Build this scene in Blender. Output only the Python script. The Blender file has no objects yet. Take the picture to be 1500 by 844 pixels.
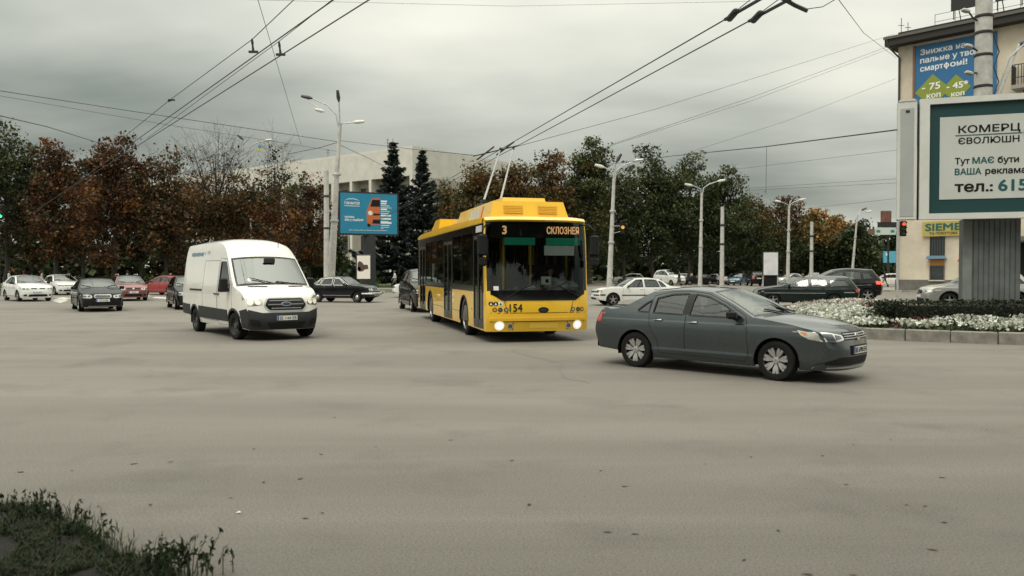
import bpy, bmesh, math, random
import numpy as np
from mathutils import Vector, Matrix, Euler
from mathutils.bvhtree import BVHTree
from mathutils.geometry import delaunay_2d_cdt

SC = bpy.context.scene
COL = SC.collection
R = math.radians
rng = np.random.default_rng(7)
random.seed(7)

# ------------------------------------------------------------------ camera
CAM_H, FPX, PITCH = 1.72, 1167.0, math.atan(24 / 1167.0)
cam = bpy.data.cameras.new('camera')
cam.sensor_width = 36.0
cam.lens = 28.0
cam.clip_start = 0.05
cam.clip_end = 6000
cam.dof.use_dof = True
cam.dof.focus_distance = 16.0
cam.dof.aperture_fstop = 2.2
co = bpy.data.objects.new('camera', cam)
COL.objects.link(co)
co.location = (0, 0, CAM_H)
co.rotation_euler = (math.pi / 2 - PITCH, 0, 0)
SC.camera = co


def ray(px, py):
    u, v = (px - 750) / FPX, -(py - 422) / FPX
    c, s = math.cos(PITCH), math.sin(PITCH)
    return Vector((u, c + v * s, -s + v * c))


def G(px, py, z=0.0):
    """where the sight line through a pixel of the photo meets the level z"""
    d = ray(px, py)
    k = (z - CAM_H) / d.z
    return Vector((d.x * k, d.y * k, z))


def P3(px, py, Y):
    d = ray(px, py)
    k = Y / d.y
    return Vector((d.x * k, Y, CAM_H + d.z * k))


# ------------------------------------------------------------------ light, sky, exposure
SUN_EL, SUN_AZ = R(58), R(-150)      # azimuth measured from +Y towards +X
world = bpy.data.worlds.new('World')
SC.world = world
world.use_nodes = True
wn, wl = world.node_tree.nodes, world.node_tree.links
bg = wn['Background']
bg.inputs['Strength'].default_value = 0.1


def nd(nodes, t, **k):
    n = nodes.new(t)
    for a, b in k.items():
        if a in n.inputs:
            n.inputs[a].default_value = b
        else:
            setattr(n, a, b)
    return n


sky = nd(wn, 'ShaderNodeTexSky', sky_type='NISHITA', sun_disc=False, sun_elevation=SUN_EL, sun_rotation=SUN_AZ,
         air_density=1.6, dust_density=4.0)
tc = nd(wn, 'ShaderNodeTexCoord')
sep = nd(wn, 'ShaderNodeSeparateXYZ')
wl.new(tc.outputs['Generated'], sep.inputs[0])


def wmath(op, a, b=None, c=None, clamp=False):
    n = wn.new('ShaderNodeMath')
    n.operation = op
    n.use_clamp = clamp
    for i, q in enumerate((a, b, c)):
        if q is None:
            continue
        if isinstance(q, (int, float)):
            n.inputs[i].default_value = q
        else:
            wl.new(q, n.inputs[i])
    return n.outputs[0]


zz = wmath('ADD', wmath('MAXIMUM', sep.outputs['Z'], 0.0), 0.20)
cb = nd(wn, 'ShaderNodeCombineXYZ')
wl.new(wmath('DIVIDE', sep.outputs['X'], zz), cb.inputs[0])
wl.new(wmath('DIVIDE', sep.outputs['Y'], zz), cb.inputs[1])
mp = nd(wn, 'ShaderNodeMapping')
mp.inputs['Location'].default_value = (12.0, 4.366, 0)
mp.inputs['Scale'].default_value = (0.62, 1.0, 1)
mp.inputs['Rotation'].default_value = (0, 0, R(8))
wl.new(cb.outputs[0], mp.inputs[0])
n1 = nd(wn, 'ShaderNodeTexNoise', Scale=0.50, Detail=3.0, Roughness=0.45, Distortion=0.3)
wl.new(mp.outputs[0], n1.inputs['Vector'])
n2 = nd(wn, 'ShaderNodeTexNoise', Scale=1.6, Detail=4.0, Roughness=0.5)
wl.new(mp.outputs[0], n2.inputs['Vector'])
fac = wmath('ADD', wmath('MULTIPLY', n1.outputs['Fac'], 0.72), wmath('MULTIPLY', n2.outputs['Fac'], 0.28))
cr = nd(wn, 'ShaderNodeValToRGB')
cr.color_ramp.elements[0].position = 0.34
cr.color_ramp.elements[0].color = (0.218, 0.250, 0.225, 1)
cr.color_ramp.elements[1].position = 0.60
cr.color_ramp.elements[1].color = (0.870, 0.860, 0.745, 1)
e = cr.color_ramp.elements.new(0.47)
e.color = (0.525, 0.545, 0.482, 1)
wl.new(fac, cr.inputs[0])
# brighter towards the zenith, as an overcast sky is
zc = wmath('MAXIMUM', sep.outputs['Z'], 0.0)
grad = wmath('ADD', wmath('MULTIPLY', wmath('MULTIPLY', zc, zc), 2.2), wmath('ADD', wmath('MULTIPLY', zc, 0.3), 0.92))
grad = wmath('MAXIMUM', grad, 0.4)
vm = nd(wn, 'ShaderNodeVectorMath', operation='SCALE')
wl.new(cr.outputs[0], vm.inputs[0])
wl.new(wmath('MULTIPLY', grad, 10.4), vm.inputs['Scale'])
mx = nd(wn, 'ShaderNodeMixRGB')
mx.inputs[0].default_value = 0.93
wl.new(sky.outputs[0], mx.inputs[1])
wl.new(vm.outputs[0], mx.inputs[2])
wl.new(mx.outputs[0], bg.inputs['Color'])

sun = bpy.data.lights.new('sun', 'SUN')
sun.energy = 1.5
sun.angle = R(25)
sun.color = (1.0, 0.95, 0.86)
so = bpy.data.objects.new('sun', sun)
COL.objects.link(so)
sd = Vector((math.sin(SUN_AZ) * math.cos(SUN_EL), math.cos(SUN_AZ) * math.cos(SUN_EL), math.sin(SUN_EL)))
so.rotation_euler = sd.to_track_quat('Z', 'Y').to_euler()
so.location = (0, 0, 60)

vs = SC.view_settings
vs.view_transform = 'Standard'
vs.look = 'None'
vs.exposure = 0.0
vs.gamma = 1.0
try:
    SC.cycles.max_bounces = 8
    SC.cycles.transparent_max_bounces = 24
    SC.cycles.use_denoising = True
except Exception:
    pass

# ------------------------------------------------------------------ materials
MATS = {}


def mat(name, col, rough=0.5, metal=0.0, coat=0.0, spec=0.5, noise=None, bump=None, emit=None, estr=1.0, col2=None):
    """principled material; noise=(scale, amount) varies the colour; bump=(scale, strength)"""
    if name in MATS:
        return MATS[name]
    m = bpy.data.materials.new(name)
    m.use_nodes = True
    nt = m.node_tree
    b = nt.nodes['Principled BSDF']
    b.inputs['Base Color'].default_value = (*col, 1)
    b.inputs['Roughness'].default_value = rough
    b.inputs['Metallic'].default_value = metal
    b.inputs['Coat Weight'].default_value = coat
    b.inputs['Coat Roughness'].default_value = 0.04
    b.inputs['Specular IOR Level'].default_value = spec
    if emit:
        b.inputs['Emission Color'].default_value = (*emit, 1)
        b.inputs['Emission Strength'].default_value = estr
    if noise or bump:
        t = nd(nt.nodes, 'ShaderNodeTexCoord')
    if noise:
        n = nd(nt.nodes, 'ShaderNodeTexNoise', Scale=noise[0], Detail=6.0, Roughness=0.62)
        nt.links.new(t.outputs['Object'], n.inputs['Vector'])
        r = nd(nt.nodes, 'ShaderNodeMapRange')
        r.inputs['From Min'].default_value = 0.3
        r.inputs['From Max'].default_value = 0.7
        nt.links.new(n.outputs['Fac'], r.inputs[0])
        c = nd(nt.nodes, 'ShaderNodeMixRGB')
        c2 = col2 or tuple(q * (1 - noise[1]) for q in col)
        c.inputs[1].default_value = (*c2, 1)
        c.inputs[2].default_value = (*[min(1, q * (1 + 0.5 * noise[1])) for q in col], 1) if not col2 else (*col, 1)
        nt.links.new(r.outputs[0], c.inputs[0])
        nt.links.new(c.outputs[0], b.inputs['Base Color'])
        r2 = nd(nt.nodes, 'ShaderNodeMapRange')
        r2.inputs['To Min'].default_value = max(0.02, rough * 0.8)
        r2.inputs['To Max'].default_value = min(1, rough * 1.25)
        nt.links.new(n.outputs['Fac'], r2.inputs[0])
        nt.links.new(r2.outputs[0], b.inputs['Roughness'])
    if bump:
        n = nd(nt.nodes, 'ShaderNodeTexNoise', Scale=bump[0], Detail=5.0)
        nt.links.new(t.outputs['Object'], n.inputs['Vector'])
        u = nd(nt.nodes, 'ShaderNodeBump', Strength=bump[1], Distance=0.02)
        nt.links.new(n.outputs['Fac'], u.inputs['Height'])
        nt.links.new(u.outputs[0], b.inputs['Normal'])
    MATS[name] = m
    return m


def paint(name, col, metal=0.0, rough=0.32, dirt=0.16, coat=1.0):
    return mat(name, col, rough, metal, coat=coat, spec=.4 * coat, noise=(1.7, dirt))


def glass(name, tint, base=0.03):
    if name in MATS:
        return MATS[name]
    m = bpy.data.materials.new(name)
    m.use_nodes = True
    nt = m.node_tree
    nt.nodes.clear()
    out = nd(nt.nodes, 'ShaderNodeOutputMaterial')
    tr = nd(nt.nodes, 'ShaderNodeBsdfTransparent')
    tr.inputs[0].default_value = (*tint, 1)
    gl = nd(nt.nodes, 'ShaderNodeBsdfGlossy', Roughness=0.03)
    gl.inputs[0].default_value = (0.95, 1.0, 0.98, 1)
    fr = nd(nt.nodes, 'ShaderNodeFresnel', IOR=1.52)
    ad = nd(nt.nodes, 'ShaderNodeMath', operation='ADD', use_clamp=True)
    ad.inputs[1].default_value = base
    nt.links.new(fr.outputs[0], ad.inputs[0])
    mi = nd(nt.nodes, 'ShaderNodeMixShader')
    nt.links.new(ad.outputs[0], mi.inputs[0])
    nt.links.new(tr.outputs[0], mi.inputs[1])
    nt.links.new(gl.outputs[0], mi.inputs[2])
    nt.links.new(mi.outputs[0], out.inputs[0])
    MATS[name] = m
    return m


def leafmat(name):
    """leaf colour comes from the leaf's own colour attribute (kind of leaf), plus a little light through the leaf"""
    if name in MATS:
        return MATS[name]
    m = bpy.data.materials.new(name)
    m.use_nodes = True
    nt = m.node_tree
    b = nt.nodes['Principled BSDF']
    a = nd(nt.nodes, 'ShaderNodeAttribute', attribute_name='leaf')
    nt.links.new(a.outputs['Color'], b.inputs['Base Color'])
    b.inputs['Roughness'].default_value = 0.6
    b.inputs['Specular IOR Level'].default_value = 0.25
    t = nd(nt.nodes, 'ShaderNodeBsdfTranslucent')
    nt.links.new(a.outputs['Color'], t.inputs[0])
    mi = nd(nt.nodes, 'ShaderNodeMixShader')
    mi.inputs[0].default_value = 0.18
    nt.links.new(b.outputs[0], mi.inputs[1])
    nt.links.new(t.outputs[0], mi.inputs[2])
    nt.links.new(mi.outputs[0], nt.nodes['Material Output'].inputs[0])
    MATS[name] = m
    return m


M_RUBBER = mat('tyre_rubber', (0.012, 0.012, 0.0115), 0.85, spec=.2, noise=(9, 0.3))
M_BLACKP = mat('black_plastic', (0.012, 0.012, 0.013), 0.6, spec=.25, noise=(5, 0.3))
M_DARKP = mat('grey_plastic', (0.030, 0.033, 0.035), 0.65, spec=.3, noise=(4, 0.25))
M_GLOSSB = mat('gloss_black', (0.005, 0.006, 0.006), 0.14, spec=.4)
M_UNDER = mat('underbody_dark', (0.005, 0.005, 0.005), 0.95, spec=.1)
M_CHROME = mat('chrome', (0.72, 0.72, 0.70), 0.12, 1.0)
M_SILVER = mat('rim_silver', (0.44, 0.44, 0.425), 0.32, 0.7, noise=(8, 0.2))
M_STEELD = mat('dark_steel', (0.09, 0.09, 0.09), 0.5, 0.6)
M_LAMP = mat('lamp_reflector', (0.66, 0.66, 0.63), 0.14, 0.85, coat=1.0)
M_LAMPD = mat('lamp_dark_cell', (0.10, 0.11, 0.115), 0.15, 0.3, coat=1.0)
M_LAMPON = mat('lamp_lit', (0.9, 0.9, 0.85), 0.2, emit=(1, 0.97, 0.86), estr=7.0)
M_LAMPDIM = mat('lamp_dim', (0.9, 0.88, 0.8), 0.2, emit=(1, 0.9, 0.74), estr=.05)
M_AMBER = mat('amber_lens', (0.62, 0.25, 0.06), 0.15, coat=1.0)
M_RED = mat('red_lens', (0.45, 0.03, 0.02), 0.15, coat=1.0)
M_REDON = mat('red_lens_lit', (0.7, 0.06, 0.03), 0.2, emit=(1, 0.10, 0.04), estr=1.6)
M_PLATE = mat('plate_white', (0.74, 0.75, 0.73), 0.4)
M_PLATEB = mat('plate_blue', (0.03, 0.10, 0.38), 0.4)
M_INK = mat('ink_black', (0.007, 0.007, 0.0075), 0.6, spec=.25)
M_SEAT = mat('seat_cloth', (0.022, 0.022, 0.024), 0.9, noise=(12, 0.3))
M_DASH = mat('dashboard', (0.022, 0.024, 0.025), 0.7)
M_DASHL = mat('dashboard_grey', (0.30, 0.32, 0.32), 0.6)
M_SEAM = mat('seam_dark', (0.010, 0.010, 0.010), 0.8)
M_WGLASS = glass('windscreen_glass', (0.62, 0.68, 0.66), 0.09)
M_SGLASS = glass('side_glass', (0.42, 0.47, 0.46), 0.05)
M_TGLASS = glass('tinted_glass', (0.11, 0.13, 0.13), 0.04)
M_BGLASS = glass('bus_glass', (0.16, 0.175, 0.175), 0.0)
M_BWGLASS = glass('bus_windscreen_glass', (0.74, 0.80, 0.79), 0.0)
M_CONC = mat('concrete_post', (0.50, 0.49, 0.46), 0.85, noise=(3.5, 0.3), bump=(40, 0.2))
M_GALV = mat('galvanised', (0.48, 0.49, 0.49), 0.5, 0.5, noise=(6, 0.25))
M_IRON = mat('dark_iron', (0.03, 0.031, 0.032), 0.6, 0.3)
M_WIRE = mat('wire_dark', (0.05, 0.05, 0.05), 0.6, 0.2)
M_WHITE = mat('white_paint', (0.78, 0.77, 0.73), 0.5, noise=(2, 0.15))
M_SKIN = mat('skin', (0.48, 0.28, 0.20), 0.6)
M_HAIR = mat('hair_dark', (0.025, 0.018, 0.014), 0.7)


# ------------------------------------------------------------------ object helpers
def setp(o, label=None, cat=None, group=None, kind=None):
    for k, v in (('label', label), ('category', cat), ('group', group), ('kind', kind)):
        if v:
            o[k] = v
    return o


def empty(name, loc=(0, 0, 0), rz=0.0, label=None, cat=None, group=None, kind=None, parent=None):
    o = bpy.data.objects.new(name, None)
    o.empty_display_size = 0.2
    o.location = loc
    o.rotation_euler = (0, 0, rz)
    COL.objects.link(o)
    if parent:
        o.parent = parent
    return setp(o, label, cat, group, kind)


def link(name, me, parent=None):
    o = bpy.data.objects.new(name, me)
    COL.objects.link(o)
    if parent:
        o.parent = parent
    return o


def copy_tree(o, parent=None):
    c = o.copy()
    COL.objects.link(c)
    if parent:
        c.parent = parent
    for ch in list(o.children):
        copy_tree(ch, c)
    return c


class B:
    """collects simple shapes and links them as one mesh object"""

    def __init__(s):
        s.v, s.f, s.mi, s.mats = [], [], [], []

    def add(s, vs, fs, m=None):
        k = len(s.v)
        s.v.extend(tuple(v) for v in vs)
        if m is not None and m not in s.mats:
            s.mats.append(m)
        i = s.mats.index(m) if m is not None else 0
        for f in fs:
            s.f.append(tuple(k + q for q in f))
            s.mi.append(i)
        return s

    def box(s, c, d, rot=None, m=None, bev=0.0, taper=1.0):
        """c centre, d full sizes, rot Matrix/Euler, bev chamfer, taper scales the top"""
        hx, hy, hz = d[0] / 2, d[1] / 2, d[2] / 2
        pts = []
        if bev <= 0:
            for z, t in ((-hz, 1), (hz, taper)):
                pts += [(-hx * t, -hy * t, z), (hx * t, -hy * t, z), (hx * t, hy * t, z), (-hx * t, hy * t, z)]
            fs = [(3, 2, 1, 0), (4, 5, 6, 7), (0, 1, 5, 4), (1, 2, 6, 5), (2, 3, 7, 6), (3, 0, 4, 7)]
        else:
            b = min(bev, hx * .9, hy * .9, hz * .9)
            rings = [(-hz, b), (-hz + b, 0), (hz - b, 0), (hz, b)]
            for z, i in rings:
                t = taper if z > 0 else 1
                x, y = (hx - i) * t, (hy - i) * t
                q = b - i * 0
                pts += [(-x + q, -y, z), (x - q, -y, z), (x, -y + q, z), (x, y - q, z), (x - q, y, z), (-x + q, y, z), (-x, y - q, z), (-x, -y + q, z)]
            fs = [tuple(range(7, -1, -1)), tuple(range(24, 32))]
            for r in range(3):
                for j in range(8):
                    a, bq = r * 8 + j, r * 8 + (j + 1) % 8
                    fs.append((a, bq, bq + 8, a + 8))
        if rot is not None:
            mt = rot.to_matrix() if isinstance(rot, Euler) else rot
            pts = [mt @ Vector(p) for p in pts]
        return s.add([(p[0] + c[0], p[1] + c[1], p[2] + c[2]) for p in pts], fs, m)

    def tube(s, pts, rad, n=8, m=None, cap=True):
        pts = [Vector(p) for p in pts]
        rads = [rad] * len(pts) if isinstance(rad, (int, float)) else list(rad)
        vs, fs = [], []
        ref = None
        for i, p in enumerate(pts):
            d = (pts[min(i + 1, len(pts) - 1)] - pts[max(i - 1, 0)])
            if d.length < 1e-9:
                d = Vector((0, 0, 1))
            d.normalize()
            if ref is None:
                ref = d.orthogonal().normalized()
            a = (ref - d * ref.dot(d))
            a = a.normalized() if a.length > 1e-6 else d.orthogonal().normalized()
            ref = a
            b = d.cross(a)
            for j in range(n):
                t = 2 * math.pi * j / n
                vs.append(p + (a * math.cos(t) + b * math.sin(t)) * rads[i])
        for i in range(len(pts) - 1):
            for j in range(n):
                k = (j + 1) % n
                fs.append((i * n + j, i * n + k, (i + 1) * n + k, (i + 1) * n + j))
        if cap:
            fs.append(tuple(range(n - 1, -1, -1)))
            fs.append(tuple((len(pts) - 1) * n + j for j in range(n)))
        return s.add(vs, fs, m)

    def lathe(s, prof, c=(0, 0, 0), axis='y', n=32, m=None, a0=0.0, a1=2 * math.pi):
        """prof: (radius, along-axis)"""
        vs, fs = [], []
        full = abs(a1 - a0 - 2 * math.pi) < 1e-6
        k = n if full else n + 1
        for r, h in prof:
            for j in range(k):
                t = a0 + (a1 - a0) * j / n
                x, z = r * math.cos(t), r * math.sin(t)
                p = {'y': (x, h, z), 'z': (x, z, h), 'x': (h, x, z)}[axis]
                vs.append((p[0] + c[0], p[1] + c[1], p[2] + c[2]))
        for i in range(len(prof) - 1):
            for j in range(n):
                q = (j + 1) % k
                fs.append((i * k + j, i * k + q, (i + 1) * k + q, (i + 1) * k + j))
        return s.add(vs, fs, m)

    def prism(s, poly, h0, h1, fr, m=None):
        """poly in the (u, v) plane of frame fr = (origin, u, v), extruded h0..h1 along u x v"""
        o, u, v = Vector(fr[0]), Vector(fr[1]), Vector(fr[2])
        w = u.cross(v)
        n = len(poly)
        vs = [o + u * p[0] + v * p[1] + w * h0 for p in poly] + [o + u * p[0] + v * p[1] + w * h1 for p in poly]
        fs = [tuple(range(n - 1, -1, -1)), tuple(range(n, 2 * n))]
        for i in range(n):
            j = (i + 1) % n
            fs.append((i, j, n + j, n + i))
        return s.add(vs, fs, m)

    def mesh(s, name, m=None, smooth=True, ang=38, weld=False):
        me = bpy.data.meshes.new(name)
        me.from_pydata(s.v, [], s.f)
        ms = s.mats if s.mats else [m]
        for q in ms:
            me.materials.append(q)
        if len(ms) > 1:
            me.polygons.foreach_set('material_index', s.mi)
        if weld:
            bm = bmesh.new()
            bm.from_mesh(me)
            bmesh.ops.remove_doubles(bm, verts=bm.verts, dist=0.0005)
            bm.to_mesh(me)
            bm.free()
        if smooth:
            me.polygons.foreach_set('use_smooth', [True] * len(me.polygons))
            me.set_sharp_from_angle(angle=R(ang))
        me.update()
        return me

    def build(s, name, m=None, parent=None, smooth=True, ang=38, weld=False):
        return link(name, s.mesh(name, m, smooth, ang, weld), parent)


def quads_mesh(name, V, cols=None, m=None):
    """V (N,4,3) array of quads, cols (N,3) leaf colours"""
    n = len(V)
    me = bpy.data.meshes.new(name)
    me.vertices.add(n * 4)
    me.vertices.foreach_set('co', np.ascontiguousarray(V, dtype=np.float32).ravel())
    me.loops.add(n * 4)
    me.loops.foreach_set('vertex_index', np.arange(n * 4, dtype=np.int32))
    me.polygons.add(n)
    me.polygons.foreach_set('loop_start', np.arange(0, n * 4, 4, dtype=np.int32))
    if cols is not None:
        a = me.color_attributes.new('leaf', 'FLOAT_COLOR', 'CORNER')
        c = np.ones((n, 4, 4), dtype=np.float32)
        c[:, :, :3] = np.asarray(cols)[:, None, :]
        a.data.foreach_set('color', c.ravel())
    if m:
        me.materials.append(m)
    me.update(calc_edges=True)
    return me


def thicken(me, b):
    """bolder lettering: the glyph faces repeated with small shifts, each a hair above the last"""
    vs = [tuple(v.co) for v in me.vertices]
    fs = [tuple(p.vertices) for p in me.polygons]
    V, F = [], []
    for i, (dx, dy) in enumerate(((0, 0), (b, 0), (-b, 0), (0, b), (0, -b), (b * .7, b * .7), (-b * .7, -b * .7), (b * .7, -b * .7), (-b * .7, b * .7))):
        k = len(V)
        V += [(x + dx, y + dy, z + .0004 * i) for x, y, z in vs]
        F += [tuple(k + q for q in f) for f in fs]
    out = bpy.data.meshes.new('lettering')
    out.from_pydata(V, [], F)
    return out




def text_mesh(body, size=1.0, bold=0.0, ext=0.004, align='LEFT', sx=1.0):
    c = bpy.data.curves.new('lettering', 'FONT')
    c.body = body
    c.size = size
    c.offset = bold * size
    c.extrude = ext
    c.align_x = align
    c.resolution_u = 3
    o = bpy.data.objects.new('lettering_source', c)
    COL.objects.link(o)
    bpy.context.view_layer.update()
    me = bpy.data.meshes.new_from_object(o.evaluated_get(bpy.context.evaluated_depsgraph_get()))
    bpy.data.objects.remove(o)
    bpy.data.curves.remove(c)
    if sx != 1.0:
        for v in me.vertices:
            v.co.x *= sx
    return me


def text(body, size, fr, m, parent, bold=0.0, ext=0.004, align='LEFT', sx=1.0, name='lettering'):
    """fr = (origin, u, v): lettering lies in the u, v plane facing u x v"""
    me = text_mesh(body, size, 0, 0, align, sx)
    if bold:
        me = thicken(me, bold * size)
    me.materials.clear()
    me.materials.append(m)
    o, u, v = Vector(fr[0]), Vector(fr[1]).normalized(), Vector(fr[2]).normalized()
    w = u.cross(v)
    me.transform(Matrix(((u.x, v.x, w.x, o.x), (u.y, v.y, w.y, o.y), (u.z, v.z, w.z, o.z), (0, 0, 0, 1))))
    return link(name, me, parent)


# ------------------------------------------------------------------ 2-D tools
def pip(p, poly):
    p = np.asarray(p, float).reshape(-1, 2)
    q = np.asarray(poly, float)
    x, y = p[:, 0], p[:, 1]
    ins = np.zeros(len(p), bool)
    j = len(q) - 1
    for i in range(len(q)):
        xi, yi, xj, yj = q[i, 0], q[i, 1], q[j, 0], q[j, 1]
        c = ((yi > y) != (yj > y)) & (x < (xj - xi) * (y - yi) / ((yj - yi) if yj != yi else 1e-12) + xi)
        ins ^= c
        j = i
    return ins


def rnd(poly, r, n=4):
    """round the corners of a polygon"""
    out = []
    k = len(poly)
    for i in range(k):
        p0, p1, p2 = Vector(poly[i - 1]), Vector(poly[i]), Vector(poly[(i + 1) % k])
        a, b = p0 - p1, p2 - p1
        t = min(r, a.length * .45, b.length * .45)
        a, b = p1 + a.normalized() * t, p1 + b.normalized() * t
        for j in range(n + 1):
            s = j / n
            out.append(tuple(a * (1 - s) ** 2 + p1 * 2 * s * (1 - s) + b * s * s))
    return out


def ell(cx, cy, rx, ry, n=20):
    return [(cx + rx * math.cos(2 * math.pi * i / n), cy + ry * math.sin(2 * math.pi * i / n)) for i in range(n)]


def rect(x0, y0, x1, y1):
    return [(x0, y0), (x1, y0), (x1, y1), (x0, y1)]


def dens(poly, sp, closed=True):
    out = []
    n = len(poly)
    for i in range(n if closed else n - 1):
        a, b = Vector(poly[i]), Vector(poly[(i + 1) % n])
        k = max(1, int(math.ceil((b - a).length / sp)))
        for j in range(k):
            out.append(tuple(a.lerp(b, j / k)))
    if not closed:
        out.append(tuple(poly[-1]))
    return out


def tri2d(outer, holes=(), sp=0.15, loops=(), keep_outer=False):
    """constrained Delaunay triangles of a polygon with holes; loops are extra closed constraint lines"""
    V, Ed = [], []

    def addloop(p):
        k = len(V)
        V.extend(p)
        for i in range(len(p)):
            Ed.append((k + i, k + (i + 1) % len(p)))
    addloop(outer if keep_outer else dens(outer, sp))
    hs = [dens(h, sp) for h in holes]
    for h in hs:
        addloop(h)
    for l in loops:
        addloop(dens(l, sp))
    bp = np.array(V)
    lo, hi = bp.min(0), bp.max(0)
    gx = np.arange(lo[0] + sp * .5, hi[0], sp)
    gy = np.arange(lo[1] + sp * .5, hi[1], sp)
    if len(gx) and len(gy):
        gp = np.array([(a, b) for a in gx for b in gy])
        ok = pip(gp, outer)
        for h in hs:
            ok &= ~pip(gp, h)
        gp = gp[ok]
        if len(gp):
            d = np.sqrt(((gp[:, None, :] - bp[None, :, :]) ** 2).sum(2)).min(1)
            V.extend([tuple(q) for q in gp[d > sp * .45]])
    r = delaunay_2d_cdt([Vector(v) for v in V], Ed, [], 0, 1e-5)
    vv = np.array([tuple(v) for v in r[0]])
    ff = np.array(r[2])
    cen = vv[ff].mean(1)
    ok = pip(cen, outer)
    for h in holes:
        ok &= ~pip(cen, h)
    ff = ff[ok]
    a, b, c = vv[ff[:, 0]], vv[ff[:, 1]], vv[ff[:, 2]]
    ar = (b[:, 0] - a[:, 0]) * (c[:, 1] - a[:, 1]) - (b[:, 1] - a[:, 1]) * (c[:, 0] - a[:, 0])
    ff[ar < 0] = ff[ar < 0][:, ::-1]
    return vv, ff, cen[ok]


def curve(tab, n=160):
    """smooth table lookup: returns f(array)"""
    t = np.array(sorted(tab), float)
    x, y = t[:, 0], t[:, 1]
    h = np.diff(x)
    d = np.diff(y) / h
    m = np.zeros(len(x))
    m[0], m[-1] = d[0], d[-1]
    for i in range(1, len(x) - 1):
        if d[i - 1] * d[i] > 0:
            w1, w2 = 2 * h[i] + h[i - 1], h[i] + 2 * h[i - 1]
            m[i] = (w1 + w2) / (w1 / d[i - 1] + w2 / d[i])
    X = np.linspace(x[0], x[-1], n)
    k = np.clip(np.searchsorted(x, X, 'right') - 1, 0, len(x) - 2)
    s = (X - x[k]) / h[k]
    Y = (2 * s**3 - 3 * s**2 + 1) * y[k] + (s**3 - 2 * s**2 + s) * h[k] * m[k] + (-2 * s**3 + 3 * s**2) * y[k + 1] + (s**3 - s**2) * h[k] * m[k + 1]
    return lambda q: np.interp(q, X, Y)
# ------------------------------------------------------------------ wheels
_wheel = {}


def wheel_meshes(kind, r, w):
    key = (kind, round(r, 3), round(w, 3))
    if key in _wheel:
        return _wheel[key]
    h = w / 2
    t = B()
    t.lathe([(.60 * r, -h * .6), (.66 * r, -h * .95), (.80 * r, -h), (.93 * r, -h * .97), (.985 * r, -h * .80), (r, -h * .55), (.992 * r, -h * .22),
             (.992 * r, h * .22), (r, h * .55), (.985 * r, h * .80), (.93 * r, h * .97), (.88 * r, h * .985), (.80 * r, h), (.70 * r, h * .97), (.655 * r, h * .90), (.62 * r, h * .7)], n=40)
    tyre = t.mesh('tyre', M_RUBBER)
    b = B()
    rim = M_SILVER
    if kind == 'steel':
        rim = M_STEELD
    b.lathe([(.66 * r, h * .90), (.66 * r, h * .98), (.645 * r, h * .97), (.63 * r, h * .70)], n=40, m=M_STEELD if kind == 'cover' else rim)
    b.lathe([(.63 * r, h * .70), (.60 * r, h * .15), (.3 * r, -h * .05), (.02 * r, -h * .05)], n=40, m=M_UNDER if kind not in ('steel', 'bus', 'lada') else M_STEELD)

    def spoke(a, r0, r1, w0, w1, y0, y1, m, th=.05):
        ca, sa = math.cos(a), math.sin(a)
        vs = []
        for rr, ww, y in ((r0, w0, y0), (r1, w1, y1)):
            for sg in (-1, 1):
                vs.append((ca * rr - sa * ww * sg, y, sa * rr + ca * ww * sg))
        for rr, ww, y in ((r0, w0, y0), (r1, w1, y1)):
            for sg in (-1, 1):
                vs.append((ca * rr - sa * ww * sg * 1.15, y - th, sa * rr + ca * ww * sg * 1.15))
        b.add(vs, [(1, 0, 2, 3), (0, 4, 6, 2), (3, 7, 5, 1), (2, 6, 7, 3), (0, 1, 5, 4)], m)
    if kind == 'cover':
        for i in range(7):
            a = 2 * math.pi * i / 7 + .22
            for sg in (-1, 1):
                ca = a + sg * .155
                spoke(ca, .14 * r, .42 * r, .022 * r, .080 * r, h * .72, h * .88, M_SILVER)
                spoke(ca, .42 * r, .645 * r, .080 * r, .066 * r, h * .88, h * .93, M_SILVER)
        b.lathe([(.20 * r, h * .60), (.17 * r, h * .82), (.08 * r, h * .86), (.07 * r, h * .80), (.005, h * .80)], n=24, m=M_SILVER)
    elif kind == 'alloy':
        for i in range(5):
            a = 2 * math.pi * i / 5 + .3
            spoke(a, .10 * r, .60 * r, .10 * r, .075 * r, h * .70, h * .88, M_SILVER)
        b.lathe([(.16 * r, h * .5), (.15 * r, h * .78), (.005, h * .80)], n=20, m=M_SILVER)
    elif kind == 'steel':
        b.lathe([(.57 * r, h * .3), (.45 * r, h * .45), (.30 * r, h * .30), (.22 * r, h * .32), (.20 * r, h * .7), (.12 * r, h * .78), (.005, h * .78)], n=32, m=M_STEELD)
        for i in range(10):
            a = 2 * math.pi * i / 10
            b.box((.40 * r * math.cos(a), h * .44, .40 * r * math.sin(a)), (.05 * r, .02, .05 * r), m=M_UNDER)
    elif kind == 'lada':
        b.lathe([(.57 * r, h * .35), (.45 * r, h * .55), (.34 * r, h * .50), (.33 * r, h * .62)], n=32, m=M_STEELD)
        b.lathe([(.35 * r, h * .60), (.30 * r, h * .80), (.15 * r, h * .92), (.005, h * .95)], n=24, m=M_CHROME)
    elif kind == 'bus':
        b.lathe([(.57 * r, h * .1), (.40 * r, h * .2), (.36 * r, h * .55), (.25 * r, h * .62), (.22 * r, h * .95), (.10 * r, h), (.005, h)], n=32, m=M_STEELD)
        for i in range(10):
            a = 2 * math.pi * i / 10
            b.lathe([(.022 * r, h * .5), (.022 * r, h * .75), (.002, h * .76)], c=(.30 * r * math.cos(a), 0, .30 * r * math.sin(a)), n=8, m=M_GALV)
    rm = b.mesh('rim', None)
    _wheel[key] = (tyre, rm)
    return _wheel[key]


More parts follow.
